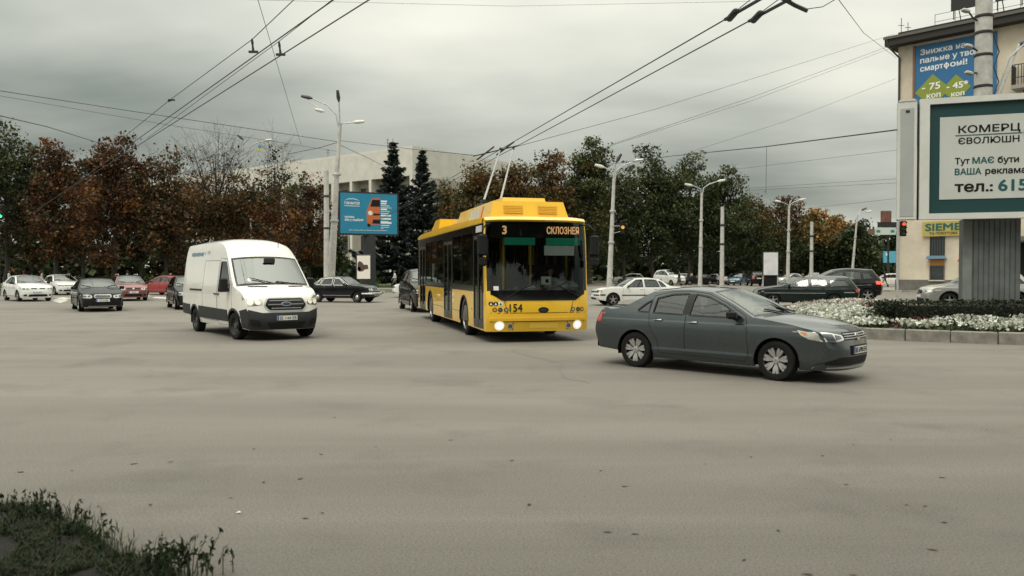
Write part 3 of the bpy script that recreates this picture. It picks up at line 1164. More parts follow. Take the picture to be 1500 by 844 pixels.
B().box((2.29, 0, .505), (.05, .56, .15)).build('plate_mount', M_BLACKP, jet.root)
std_rear(jet, (.74, .97), (.42, .80), plate='ВІ 6790 ЕН')
side_lamp(jet, -2.20, -2.10, .80, .96, M_RED)
b = B()
b.tube([(1.08, -.05, 1.045), (.92, -.42, 1.105)], .011, 6).tube([(1.06, .45, 1.04), (.93, .02, 1.12)], .011, 6)
b.build('wiper', M_INK, jet.root)
B().box((-.28, 0, 1.478), (.16, .05, .035), bev=.012, taper=.6).build('roof_antenna', P_GREY, jet.root)
B().box((.35, 0, 1.31), (.05, .22, .06), bev=.015).build('rear_view_mirror', M_INK, jet.root)

# ------------------------------------------------------------------ white high-roof van
P_VAN = paint('paint_van_white', (0.72, 0.705, 0.66), 0, .34, .06)
VAN = dict(
    keys=[(2.38, .27, 2.64, .27, 3.4), (2.46, .50, 2.72, .50, 3.6), (2.44, .74, 2.68, .76, 3.4), (2.34, 1.04, 2.56, 1.10, 3.0), (2.10, 1.22, 2.24, 1.29, 2.8),
          (1.72, 1.335, 1.98, 1.385, 2.4, 1), (1.36, 1.72, 1.64, 1.77, 2.4), (1.04, 2.06, 1.32, 2.12, 2.4, 1), (.74, 2.30, 1.02, 2.41, 2.6), (.36, 2.45, .42, 2.575, 3),
          (-1.2, 2.50, -1.2, 2.62, 3.2), (-2.80, 2.47, -2.84, 2.57, 3.4, 1), (-2.92, 2.2, -2.97, 2.25, 5), (-2.95, 1.3, -3.0, 1.3, 6), (-2.95, .45, -3.0, .45, 6)],
    wz=[(.15, .90), (.30, .965), (.5, 1.01), (.8, 1.03), (1.1, 1.03), (1.3, 1.015), (1.7, .965), (2.1, .91), (2.4, .86), (2.55, .82), (2.7, .8)],
    plan=[(-3, .985), (-2.6, 1), (1.4, 1), (1.75, .985), (2.1, .945), (2.4, .89), (2.7, .80)],
    glass=[('windscreen', 5, 7, .93, glass('van_windscreen', (.5, .56, .55), .16))], xf=1.70, xr=-1.70, arch=.40, wheel_r=.345, wheel_w=.225, sill=.30, nose=2.7, tail=2.98, rim='steel', sp=.11, sub=7,
    doors=[('front_door', [(1.62, .82), (1.56, 1.36), (1.17, 1.83), (.98, 2.05), (.44, 2.08), (.42, .34), (1.26, .34), (1.30, .60)]),
           ('sliding_door', [(.38, .42), (.38, 2.02), (-.92, 2.02), (-.92, .42)])],
    windows=[('pane', [(1.46, 1.36), (1.10, 1.80), (.95, 1.97), (.52, 1.98), (.50, 1.20), (1.40, 1.22)], 0, M_TGLASS)],
    handles=[(0, .52, 1.13), (1, .26, 1.13)], handle_mat=M_BLACKP, mirror=(1.40, 1.36, M_BLACKP, .14, .36), trim_w=.03,
    seats=dict(x=(.25,), rear=None, z=.95, dash=1.35, dz=1.22), steer=R(8))
van = Vehicle('white_van', 'white high roof panel van with black bumper driving left of the trolleybus', 'van', VAN, P_VAN)
van.by_wheel(344, 497.5, R(-53), 1.70, -1)
bm_ = van.decal('bumper', rnd([(-.85, .275), (.85, .275), (.88, .40), (.895, .62), (.895, .78), (.60, .70), (-.60, .70), (-.895, .78), (-.895, .62), (-.88, .40)], .01), M_DARKP, off=.014, sp=.06)
van.decal('lower_grille', rnd([(-.40, .30), (.40, .30), (.50, .46), (-.50, .46)], .03), M_BLACKP, off=.020, parent=bm_)
for sg in (1, -1):
    f = lambda p: [(a * sg, b) for a, b in p][::sg]
    fl_ = van.decal('fog_light', f(rnd([(.62, .36), (.86, .40), (.86, .56), (.66, .50)], .03)), M_BLACKP, off=.022, parent=bm_)
    hl = van.decal('headlight', f(rnd([(.57, .93), (.60, .89), (.90, .86), (.96, 1.0), (.955, 1.18), (.86, 1.15), (.60, 1.04)], .03)), M_LAMP, off=.008, sp=.05)
    van.decal('lens', f(ell(.68, .955, .065, .055)), M_LAMPDIM, off=.014, parent=hl)
    van.decal('lens', f(ell(.84, .96, .07, .065)), M_LAMPDIM, off=.014, parent=hl)
    van.decal('lamp_cell', f(rnd([(.72, 1.03), (.93, 1.06), (.925, 1.12), (.84, 1.11)], .02)), M_LAMPD, off=.014, parent=hl)
    s_ = van.decal('bonnet_slot', f(rnd(rect(.28, 1.335, .72, 1.355), .008)), M_BLACKP, off=.03)
gr = van.decal('grille', rnd([(-.44, .735), (.44, .735), (.56, .88), (.46, 1.075), (-.46, 1.075), (-.56, .88)], .06), M_GLOSSB, off=.02, sp=.06)
for z, w_ in ((.80, .40), (.895, .47), (.99, .43)):
    van.decal('grille_bar', rnd(rect(-w_, z - .022, w_, z + .022), .015), M_DARKP, off=.032, sp=.1, parent=gr)
    van.decal('grille_bar', rect(-w_ + .02, z + .006, w_ - .02, z + .016), M_GALV, off=.036, sp=.1, parent=gr)
van.decal('grille_rim', rnd([(-.44, .735), (.44, .735), (.56, .88), (.46, 1.075), (-.46, 1.075), (-.56, .88)], .06), M_GALV, off=.024, sp=.06,
          holes=[rnd([(-.425, .757), (.425, .757), (.533, .88), (.442, 1.053), (-.442, 1.053), (-.533, .88)], .05)], parent=gr)
eo = van.decal('emblem', ell(0, .915, .125, .052, 24), M_GALV, off=.044, parent=gr)
van.decal('emblem_oval', ell(0, .915, .108, .040, 24), mat('emblem_blue', (.02, .03, .07), .3), off=.048, parent=gr)
van.plate('ВІ 1164 ЕВ', .565)
SM = [(-2.93, .48), (-2.2, .48), (-2.2, .80), (-2.93, .80)]
for nm, p in (('side_moulding', [(-2.14, .78), (-2.93, .80), (-2.93, .50), (-2.13, .48)]), ('side_moulding', [(-1.28, .44), (1.28, .44), (1.26, .74), (-1.27, .77)])):
    for vw in ('right', 'left'):
        van.decal(nm, rnd(p, .03), M_DARKP, vw, off=.016, sp=.15)
for vw in ('right', 'left'):
    van.decal('wing_trim', [(2.14, .32), (2.40, .285), (2.475, .50), (2.46, .72), (2.41, .80), (2.07, .74), (2.13, .55)], M_DARKP, vw, off=.013, sp=.06)
    van.decal('door_rail', rnd(rect(-2.15, 1.19, -.98, 1.235), .01), M_BLACKP, vw, off=.012, sp=.3)
for sg in (1, -1):
    van.ribbon('roof_groove', [(-2.7, 2.10), (.3, 2.10), (.55, 2.06)], .022, sg, -.002, mat('groove_grey', (.42, .42, .40), .6), van.root, closed=False)
    van.ribbon('roof_groove', [(-2.7, 2.30), (.2, 2.31), (.42, 2.28)], .018, sg, -.002, MATS['groove_grey'], van.root, closed=False)
    van.ribbon('arch_trim', [(1.70 + .425 * math.cos(t), .345 + .425 * math.sin(t)) for t in np.linspace(2.9, .5, 18)], .055, sg, .014, M_DARKP, van.root, closed=False)
    van.ribbon('arch_trim', [(-1.70 + .425 * math.cos(t), .345 + .425 * math.sin(t)) for t in np.linspace(2.9, .4, 18)], .055, sg, .014, M_DARKP, van.root, closed=False)
M_VTXT = mat('van_lettering', (.18, .27, .33), .5)
x = -2.35
b = B()
for i in range(11):      # the small blue lettering is too small to read in the photo: a row of letter-sized marks
    w_ = .065 + .02 * (i % 3)
    yv = float(van.W(x, 2.2)) + .006
    b.box((x + w_ / 2, -yv, 2.205), (w_, .006, .115 if i % 4 else .085))
    b.box((x + w_ / 2, yv, 2.205), (w_, .006, .115 if i % 4 else .085))
    x += w_ + .022
b.build('lettering', M_VTXT, van.root)
yv = float(van.W(-.9, 2.2)) + .004
text('24', .17, ((-1.16, -yv, 2.145), (1, 0, 0), (0, .12, 1)), M_VTXT, van.root, bold=.02, ext=.002)
text('Шт', .20, ((-.86, -yv, 2.145), (1, 0, 0), (0, .12, 1)), M_VTXT, van.root, bold=.02, ext=.002)
b = B()
k = 5 * 7 + 1
b.tube([(2.0, -.10, 1.43), (1.78, -.62, 1.56)], .013, 6).tube([(2.0, .55, 1.40), (1.93, .02, 1.47)], .013, 6)
b.build('wiper', M_INK, van.root)
B().tube([(1.0, .42, 2.36), (.93, .46, 2.50)], .009, 6).lathe([(.03, 0), (.025, .02), (.01, .03)], (1.0, .42, 2.345), 'z', 10).build('roof_antenna', M_INK, van.root)
B().box((1.50, 0, 2.0), (.05, .30, .14), bev=.02).build('rear_view_mirror', M_DARKP, van.root)
B().box((1.78, .30, 1.372), (.18, .34, .015)).build('paper_sheet', M_PLATE, van.root)
van.decal('window_sticker', rect(-.66, 1.47, -.58, 1.55), M_PLATE, off=.004)

# ------------------------------------------------------------------ yellow trolleybus
P_BUS = paint('paint_bus_yellow', (0.83, 0.50, 0.024), 0, .36, .08)
P_BUSD = mat('bus_door_grey', (0.045, 0.048, 0.048), .45, .2, coat=.2, noise=(2, .2))
BUS = dict(
    keys=[(5.50, .27, 5.64, .27, 4), (5.57, .62, 5.72, .62, 4.4), (5.56, 1.05, 5.72, 1.05, 4.6), (5.53, 1.25, 5.69, 1.25, 4.6, 1), (5.45, 2.1, 5.61, 2.12, 4.6),
          (5.34, 2.925, 5.49, 2.945, 4.6, 1), (5.40, 2.965, 5.56, 2.985, 4.6, 1), (5.30, 3.03, 5.44, 3.06, 4.2), (4.7, 3.05, 4.75, 3.11, 4), (-5.8, 3.05, -5.8, 3.11, 4),
          (-6.15, 2.95, -6.2, 3.0, 5), (-6.22, 2.0, -6.27, 2.0, 6), (-6.2, .36, -6.25, .36, 6)],
    wz=[(.1, 1.22), (.3, 1.24), (.6, 1.25), (1.2, 1.25), (2.4, 1.25), (2.9, 1.235), (3.06, 1.22), (3.2, 1.2)],
    plan=[(-6.3, .96), (-6.1, .985), (-5.8, 1), (4.9, 1), (5.3, .992), (5.6, .975), (5.75, .96)],
    glass=[('windscreen', 3, 5, .975, M_BWGLASS, 1)], xf=2.95, xr=-2.95, arch=.56, wheel_r=.485, wheel_w=.30, sill=.30, nose=5.7, tail=6.25, rim='bus', sp=.22, sub=6, tuck=.02,
    doors=[('window_band', [(-6.12, 1.22), (5.36, 1.22), (5.30, 2.90), (-6.08, 2.90)])] +
          [('bus_door', [(a, .33), (b_, .33), (b_, 2.62), (a, 2.62)]) for a, b_ in ((4.24, 4.78), (4.81, 5.33), (.52, 1.18), (-.20, .49), (-4.72, -4.06), (-5.42, -4.75))],
    windows=[('pane', rnd([(a + .07, .52), (b_ - .07, .52), (b_ - .07, 2.52), (a + .07, 2.52)], .06), i, M_BGLASS) for a, b_, i in
             ((4.24, 4.78, 1), (4.81, 5.33, 2), (.52, 1.18, 3), (-.20, .49, 4), (-4.72, -4.06, 5), (-5.42, -4.75, 6))] +
            [('side_window', rnd(rect(a, 1.36, b_, 2.74), .06), None, M_BGLASS) for a, b_ in ((1.30, 2.66), (2.74, 4.12), (-1.48, -.32), (-2.72, -1.56), (-3.94, -2.80), (-6.0, -5.54))],
    interior=False, trim_w=.03, door_mat=P_BUSD, scale=(1, 1.055, 1))
bus = Vehicle('yellow_trolleybus', 'yellow trolleybus number 154 on route 3 with its two current poles raised', 'trolleybus', BUS, P_BUS)
for o in bus.root.children:
    if o.name.startswith('window_band'):
        o.data.materials[0] = M_GLOSSB
bus.by_wheel(684, 490.5, R(-75.3), 2.95, -1)
U, Vv = Vector((0, 1, 0)), Vector((0, 0, 1))
bus.decal('windscreen_apron', [(-1.19, 1.27), (-1.19, 1.17), (-1.10, 1.13), (-.93, 1.02), (.93, 1.02), (1.10, 1.13), (1.19, 1.17), (1.19, 1.27)], M_GLOSSB, off=.010, sp=.12)
for nm, p in (('panel_joint', rect(-1.20, .715, 1.20, .728)), ('panel_joint', rect(-1.20, .505, 1.20, .520)), ('panel_joint', rect(-.66, .30, -.645, .505)), ('panel_joint', rect(.72, .30, .735, .505)),
              ('panel_joint', [(-.80, .73), (-.785, .73), (-.865, 1.02), (-.88, 1.02)]), ('panel_joint', [(.80, .73), (.785, .73), (.865, 1.02), (.88, 1.02)])):
    bus.decal(nm, p, M_SEAM, off=.003, sp=.2, thick=.003)
bus.decal('bumper_step', rnd(rect(-1.21, .53, 1.21, .60), .02), P_BUS, off=.03, sp=.15)
bus.decal('plate_recess', rnd(rect(-.24, .35, .48, .475), .01), mat('bus_yellow_pale', (.84, .56, .08), .4), off=.006, sp=.2)
bus.decal('emblem', ell(.10, .79, .13, .07, 24), M_INK, off=.008)
bus.decal('emblem_oval', ell(.10, .79, .09, .04, 24), M_DARKP, off=.012)
fx = bus.hit(-.46, .82, 'front').x + .006
text('154', .27, ((fx, -.80, .755), U, Vv), M_INK, bus.root, bold=.012, ext=.002, sx=.92)
for y, z, big in ((-.98, .415, 1), (1.0, .415, 1), (-.72, .40, 0), (.76, .40, 0)):
    o = bus.decal('headlight', ell(y, z, .115 if big else .075, .115 if big else .075, 20), mat('lamp_glow', (.8, .78, .7), .2, emit=(1, .95, .82), estr=.5) if big else M_LAMP, off=.012, sp=.05)
    bus.decal('lens', ell(y, z, .052 if big else .05, .052 if big else .05, 20), M_LAMPON if big else M_LAMPD, off=.018, sp=.05, parent=o)
for y, z, m_ in ((-1.10, .80, M_AMBER), (-.97, .80, M_LAMPD), (-.83, .80, M_LAMP), (.86, .80, M_LAMP), (1.0, .80, M_LAMPD), (1.11, .80, M_AMBER)):
    o = bus.decal('marker_lamp', ell(y, z, .055, .055, 16), M_INK, off=.006, sp=.05)
    bus.decal('lens', ell(y, z, .038, .038, 16), m_, off=.011, sp=.05, parent=o)
for y, m1, m2 in ((-1.185, M_INK, M_PLATE), (-1.075, M_INK, M_PLATE), (-.96, M_PLATE, M_INK)):
    o = bus.decal('round_sticker', ell(y, .945, .055, .055, 18), m1, off=.006, sp=.05)
    bus.decal('sticker_symbol', [(y - .028, .915), (y + .028, .915), (y + .012, .95), (y, .985), (y - .015, .95)], m2, off=.009, parent=o)
b = B()
for y0, y1, z1 in ((-.30, -.90, 1.03), (.45, 1.02, 1.10)):
    xa, xb = bus.hit(y0, 1.32, 'front').x + .03, bus.hit(y1, z1, 'front').x + .04
    b.tube([(xa, y0, 1.40), (xb, y1, z1)], .012, 6)
    b.tube([(xa + .01, y0 - .22, 1.36 - .1), (xa + .01, y0 + .26, 1.47)], .014, 6)
b.build('wiper', M_INK, bus.root)
bus.decal('window_sticker', rect(-1.12, 1.27, -1.0, 1.37), M_PLATE, off=.004)
# mirrors on arms from the roof corners
for sg in (-1, 1):
    b = B()
    b.tube([(5.42, sg * 1.16, 2.88), (5.62, sg * 1.30, 2.86), (5.72, sg * 1.40, 2.74), (5.72, sg * 1.42, 2.64)], .020, 8)
    b.box((5.70, sg * 1.42, 2.36), (.12, .24, .52), bev=.04)
    b.box((5.70, sg * 1.42, 1.96), (.12, .22, .22), bev=.04)
    o = b.build('wing_mirror', M_BLACKP, bus.root)
    B().box((5.636, sg * 1.42, 2.36), (.006, .19, .44)).build('mirror_glass', M_CHROME, o)
# behind the windscreen
B().box((5.33, 0, 2.73), (.10, 2.3, .36)).build('display_case', M_INK, bus.root)
M_LED = mat('led_amber', (.8, .5, .2), .4, emit=(1.0, .55, .25), estr=.55)
text('3', .28, ((5.388, -.86, 2.64), U, Vv), M_LED, bus.root, bold=.03, ext=.002)
text('СКЛОЗНЕЯ', .235, ((5.388, .28, 2.655), U, Vv), M_LED, bus.root, bold=.022, ext=.002, sx=.66)
M_GSHADE = mat('sunshade_green', (.0, .46, .27), .6)
B().box((5.43, -.42, 2.46), (.012, .78, .18)).build('sun_shade', M_GSHADE, bus.root)
B().box((5.43, .70, 2.46), (.012, .90, .18)).build('sun_shade', M_GSHADE, bus.root)
B().box((5.415, .60, 2.24), (.010, .78, .24)).build('roller_blind', M_PLATE, bus.root)
b = B()
b.box((5.25, 0, 1.16), (.52, 2.34, .22), bev=.05)
b.build('dashboard', M_DASHL, bus.root)
b = B()
b.box((5.30, .66, 1.36), (.36, .92, .26), bev=.11)
b.build('instrument_cowl', M_DASHL, bus.root)
pts = [(math.cos(t) * .23, math.sin(t) * .23) for t in np.linspace(0, 2 * math.pi, 21)]
B().tube([(5.02 - p[1] * .8, .66 + p[0], 1.46 + p[1] * .6) for p in pts], .018, 6, cap=False).tube([(5.02, .66, 1.46), (5.2, .66, 1.28)], .04).build('steering_wheel', M_INK, bus.root)
B().box((5.46, .25, 1.50), (.006, .26, .20)).build('notice_card', M_PLATE, bus.root)
B().box((5.452 + .012, .27, 1.49), (.004, .08, .09)).build('notice_mark', M_INK, bus.root)
B().box((5.36, -.16, 1.33), (.16, .34, .12), bev=.05).build('paper_bag', M_PLATE, bus.root)
B().box((5.42, .12, 1.30), (.12, .28, .06), bev=.02).build('red_cloth', mat('cloth_red', (.30, .06, .05), .8), bus.root)
M_YPOLE = mat('handrail_yellow', (.72, .45, .06), .4)
for x_, y_ in ((4.6, -.62), (2.2, -.75), (2.2, .75), (.4, -.9), (-1.2, .75), (-2.2, -.75), (-4.0, -.9), (4.05, .25)):
    B().tube([(x_, y_, .42), (x_, y_, 3.0)], .032, 8).build('handrail', M_YPOLE, bus.root)
b = B()
b.box((-.3, 0, .40), (11.4, 2.36, .06))
b.box((4.0, .66, 1.15), (.06, 1.05, 1.5))
b.build('bus_floor', M_DASH, bus.root)
B().box((-.3, 0, 3.0), (10.8, 2.3, .04)).build('headlining', mat('headlining', (.16, .16, .155), .8), bus.root)
for x_ in (1.9, 2.75, 3.6, -.9, -1.7, -2.5, -3.3, -5.2):
    for y_ in (-.82, .82):
        if y_ < 0 and x_ in (1.9, -5.2):
            continue
        b = B()
        b.box((x_, y_, .86), (.44, .82, .10), bev=.03)
        b.box((x_ - .24, y_, 1.22), (.09, .82, .66), Euler((0, -.15, 0)), bev=.03)
        b.build('seat', mat('bus_seat', (.12, .07, .07), .8), bus.root)
M_LINING = mat('interior_lining', (.12, .12, .12), .8)
b = B()
for sg in (-1, 1):
    b.box((-1.0, sg * 1.255, .80), (8.4, .03, .80)).box((5.0, sg * 1.22, .80), (.9, .03, .80))
    b.box((-.3, sg * 1.24, 2.9), (10.8, .03, .2))
b.box((-6.1, 0, 1.6), (.05, 2.4, 2.6))
b.build('interior_lining', M_LINING, bus.root)
b = B()
b.box((4.45, .66, .95), (.46, .48, .12), bev=.04)
b.box((4.20, .66, 1.35), (.12, .48, .75), bev=.04)
b.build('driver_seat', M_SEAT, bus.root)
# lower side: sill line, hatches
for vw in ('right', 'left'):
    bus.decal('panel_joint', rect(1.28, .62, 2.36, .632), M_SEAM, vw, off=.003, sp=.3)
    bus.decal('panel_joint', rect(-2.3, .62, -.28, .632), M_SEAM, vw, off=.003, sp=.3)
    bus.decal('side_marker', ell(4.0, .78, .05, .03), M_AMBER, vw, off=.010)
    bus.decal('round_sticker', ell(1.34, 1.05, .05, .06), M_PLATE, vw, off=.004)
    bus.decal('round_sticker', ell(1.34, .88, .05, .06), M_PLATE, vw, off=.004)
    bus.decal('socket_cover', ell(-5.85, .85, .14, .12), P_BUSD, vw, off=.006)
    bus.decal('route_sign', rnd(rect(4.50, 2.70, 5.15, 2.86), .02), mat('route_sign_pale', (.55, .56, .56), .4), vw, off=.006)
for sg in (1, -1):
    bus.ribbon('roof_gutter', [(5.25, 2.96), (-6.0, 2.96)], .09, sg, .03, P_BUS, bus.root, closed=False)
    for xa in (2.95, -2.95):
        bus.ribbon('arch_trim', [(xa + .58 * math.cos(t), .485 + .58 * math.sin(t)) for t in np.linspace(3.3, -.15, 24)], .05, sg, .012, M_BLACKP, bus.root, closed=False)
std_rear(bus, (.7, 1.0), (.95, 1.15))


def roof_box(x0, x1, hw, z0, z1, i0, i1, iw):
    """box with sloped sides: bottom x0..x1, half width hw, top inset i0 (rear), i1 (front), iw (sides)"""
    return [(x0, -hw, z0), (x1, -hw, z0), (x1, hw, z0), (x0, hw, z0), (x0 + i0, -hw + iw, z1), (x1 - i1, -hw + iw, z1), (x1 - i1, hw - iw, z1), (x0 + i0, hw - iw, z1)]


BF = [(3, 2, 1, 0), (4, 5, 6, 7), (0, 1, 5, 4), (1, 2, 6, 5), (2, 3, 7, 6), (3, 0, 4, 7)]
eq = B().add(roof_box(.35, 4.85, 1.04, 3.06, 3.50, .12, .10, .12), BF)
eq = eq.build('roof_housing', P_BUS, bus.root, smooth=False)
B().add(roof_box(.6, 4.35, .58, 3.498, 3.63, .05, .05, .02), BF).build('housing_cover', P_BUS, eq, smooth=False)
M_GRL = mat('bus_grille_ochre', (.60, .35, .02), .6)
for y_ in (-.42, .48):
    B().box((4.803, y_, 3.285), (.03, .50, .21), Euler((0, -.223, 0))).build('air_grille', M_GRL, eq)
    for i in range(5):
        B().box((4.820 - (i - 2) * .009, y_, 3.285 + (i - 2) * .04), (.02, .47, .012), Euler((0, -.223, 0))).build('louver', P_BUS, eq)
for i, (xx, m_) in enumerate(((3.75, M_REDON if 0 else mat('housing_red', (.45, .10, .06), .5)), (3.3, mat('housing_grey', (.40, .40, .36), .5)), (2.85, MATS['housing_grey']), (2.4, MATS['housing_grey']))):
    for sg in (-1, 1):
        B().box((xx, sg * .981, 3.28), (.12 if i == 0 else .34, .02, .30), Euler((sg * .266, 0, 0))).build('side_hatch', m_, eq)
st = B().add(roof_box(-.75, .35, 1.0, 3.06, 3.33, .25, .02, .10), BF).build('roof_step', P_BUS, bus.root, smooth=False)
b = B()
for y_ in (-.55, .55):
    b.tube([(-.7, y_, 3.22), (-3.2, y_, 3.22)], .03, 6)
for x_ in (-1.2, -1.9, -2.6):
    b.tube([(x_, -.75, 3.22), (x_, .75, 3.22)], .025, 6)
b.build('roof_rail', M_GRL, bus.root)
B().add(roof_box(-5.3, -3.25, .98, 3.06, 3.55, 1.1, .05, .06), BF).build('rear_housing', P_BUS, bus.root, smooth=False)
# trolley poles: from the turret on the roof back to the overhead wires
CONT = [P3(733, 219, 29.0), P3(752, 217, 29.0)]
iv = (Matrix.Translation(bus.root.location) @ Matrix.Rotation(bus.root.rotation_euler.z, 4, 'Z')).inverted()
B().box((.6, 0, 3.69), (.9, .9, .12), bev=.03).build('pole_turret', M_DARKP, bus.root)
for sg, c in zip((-1, 1), CONT):
    p1 = iv @ c
    p0 = Vector((.6, sg * .26, 3.77))
    dd = (p1 - p0)
    b = B()
    b.tube([p0, p0 + dd * .5, p1 - dd * .03], [.038, .031, .022], 8)
    po = b.build('trolley_pole', mat('pole_white', (.30, .295, .275), .45), bus.root)
    b = B()
    b.lathe([(.09, -.16), (.09, .10), (.05, .12), (.005, .12)], p0, 'z', 12)
    b.box(p0 + Vector((.10, 0, .06)), (.3, .10, .12))
    b.build('pole_spring', M_IRON, po)
    B().box(p1, (.16, .06, .14), bev=.02).tube([p1 - dd * .035, p1], .022, 6).build('trolley_shoe', M_IRON, po)

# ------------------------------------------------------------------ other traffic
P_WHITE = paint('paint_white', (0.76, 0.76, 0.73), 0, .3, .08)
P_SILVER = paint('paint_silver', (0.50, 0.51, 0.50), .5, .32, .1)
P_BLACK = paint('paint_black', (0.006, 0.0065, 0.007), 0, .25, .2, coat=.45)
P_DKGREEN = paint('paint_bottle_green', (0.008, 0.016, 0.014), .2, .3, .2, coat=.5)
P_RED = paint('paint_red', (0.27, 0.028, 0.026), .1, .3, .12)
P_MAROON = paint('paint_faded_red', (0.20, 0.055, 0.052), .2, .34, .15)
P_BLUE = paint('paint_blue', (0.05, 0.10, 0.16), .4, .3, .12)
P_LADA = paint('paint_blue_black', (0.006, 0.0065, 0.010), 0, .24, .2, coat=.5)
P_SAND = paint('paint_grey_beige', (0.36, 0.36, 0.34), .5, .32, .1)

v = Vehicle('white_sedan', 'white sedan with black grille slots at the far left beside the kerb', 'car', MODERN, P_WHITE, scale=(.95, .99, 1.05), trim=M_BLACKP)
v.by_wheel(26, 441.8, R(-44), 1.30, -1)
std_front(v, 'slot', plate='СА 4417')
std_rear(v)

v = Vehicle('silver_sedan', 'silver white sedan half hidden behind the white sedan on the far left', 'car', HATCH, P_WHITE, scale=(1.0, 1.0, 1.03))
v.by_wheel(80, 432.5, R(-46), 1.32, -1)
std_front(v, 'bars', plate='СА 20')
std_rear(v)

v = Vehicle('black_sedan', 'black sedan facing the camera with a chrome oval grille', 'car', MODERN, P_BLACK, scale=(.98, .985, .99))
v.by_wheel(115.5, 456.5, R(-56), 1.30, -1)
std_front(v, 'oval', plate='СА 5120', lit=False, lampz=(.60, .745), lampy=(.40, .84))
v.decal('chrome_strip', rect(-.55, .235, .55, .255), M_CHROME, off=.012)
std_rear(v)

v = Vehicle('faded_red_estate', 'faded red estate car with roof bars behind the black sedan', 'car', WAGON, P_MAROON, scale=(.96, .98, 1.04))
v.by_wheel(170, 441, R(-57), 1.30, -1)
std_front(v, 'slot', plate='СА 31')
std_rear(v)
for sg in (1, -1):
    B().tube([(.0, sg * .52, 1.50), (-.1, sg * .53, 1.56), (-1.5, sg * .53, 1.54), (-1.6, sg * .52, 1.48)], .02, 6).build('roof_bar', M_GALV, v.root)

v = Vehicle('red_hatchback', 'dark red hatchback seen from behind its left side by the park kerb', 'car', HATCH, P_RED, scale=(.96, .97, 1.0))
v.by_wheel(212, 432.2, R(155), 1.27, 1)
std_front(v, 'slot')
std_rear(v, (.80, 1.02), (.60, .84), plate='СА 77', high=True)
side_lamp(v, -1.98, -1.80, .82, 1.0, M_RED)

v = Vehicle('dark_hatchback', 'dark hatchback mostly hidden behind the white van', 'car', HATCH, P_BLACK, scale=(.96, .97, 1.05))
gp = G(273, 452)
v.place((gp.x, gp.y + .4), R(-60))
std_front(v, 'bars')
std_rear(v)

v = Vehicle('vintage_black_saloon', 'black boxy vintage saloon with twin round headlights and chrome bumper', 'car', BOXY, P_LADA, scale=(.93, .96, 1.035), rim='lada', trim=M_CHROME, trim_w=.03,
            arch=.335, wheel_r=.30, wheel_w=.17, sp=.11, door_mat=P_LADA, handle_mat=M_CHROME, steer=R(-10))
v.by_wheel(522.5, 443.6, R(-17), 1.232, -1)
v.decal('grille', rect(-.70, .615, .70, .80), M_BLACKP, off=.010)
for z in (.64, .67, .70, .73, .76):
    v.decal('grille_bar', rect(-.30, z - .005, .30, z + .005), M_CHROME, off=.018)
v.decal('grille_frame', rect(-.72, .805, .72, .83), M_CHROME, off=.014)
for y_ in (-.60, -.41, .41, .60):
    o = v.decal('headlight', ell(y_ * .96, .71, .088, .088, 20), M_CHROME, off=.022, sp=.05)
    v.decal('lens', ell(y_ * .96, .71, .072, .072, 20), M_LAMP, off=.030, sp=.05, parent=o)
b = B()
b.tube([(1.60, -.86, .50), (1.95, -.83, .50), (2.09, -.70, .50), (2.12, 0, .50), (2.09, .70, .50), (1.95, .83, .50), (1.60, .86, .50)], .055, 8)
b.box((2.14, -.38, .48), (.07, .07, .18), bev=.02).box((2.14, .38, .48), (.07, .07, .18), bev=.02)
b.build('front_bumper', M_CHROME, v.root)
B().tube([(-1.7, -.84, .50), (-2.05, -.82, .50), (-2.2, -.7, .50), (-2.23, 0, .50), (-2.2, .7, .50), (-2.05, .82, .50), (-1.7, .84, .50)], .055, 8).build('rear_bumper', M_CHROME, v.root)
v.plate('СА 0344', .44, wide=.46)
for sg in (1, -1):
    v.ribbon('chrome_strip', [(-2.0, .56), (-1.55, .56)], .02, sg, .01, M_CHROME, v.root, closed=False)
    v.ribbon('chrome_strip', [(-.86, .40), (.86, .40)], .025, sg, .01, M_CHROME, v.root, closed=False)
    v.ribbon('roof_gutter', [(-1.45, 1.02), (-1.02, 1.34), (-.4, 1.405), (.1, 1.38), (.72, .99)], .022, sg, .012, M_CHROME, v.root, closed=False)
std_rear(v, (.62, .80), (.45, .75))

v = Vehicle('dark_minivan', 'dark grey minivan following close behind the trolleybus', 'car', VANLOW, P_BLACK)
v.by_wheel(603, 457, R(-73), 1.48, -1)
std_front(v, 'bars', lit=False)
std_rear(v, high=True)

v = Vehicle('white_hatchback', 'white hatchback whose nose shows left of the dark minivan', 'car', HATCH, P_WHITE, scale=(.95, .97, 1.0))
v.by_wheel(594, 436, R(183), 1.26, 1)
std_front(v, 'slot')
std_rear(v)

v = Vehicle('white_saloon', 'white boxy saloon with black side strip behind the grey sedan', 'car', BOXY, P_WHITE, scale=(1.02, 1.0, 1.0), sp=.11, rim='alloy', steer=R(6),
            side_lines=[('side_strip', [(-2.0, .555), (-1.62, .555)], .05, M_BLACKP, .012), ('side_strip', [(-.92, .53), (.88, .53)], .05, M_BLACKP, .012), ('side_strip', [(1.72, .55), (1.98, .55)], .07, M_BLACKP, .012)])
v.by_wheel(898, 448, R(189), 1.352, 1)
std_front(v, 'bars', lampz=(.65, .80), lampy=(.44, .78), foglights=False)
v.decal('bumper_strip', rect(-.80, .50, .80, .57), M_BLACKP, off=.012)
side_lamp(v, 1.88, 1.99, .66, .79, M_AMBER, 'side_indicator')
std_rear(v)

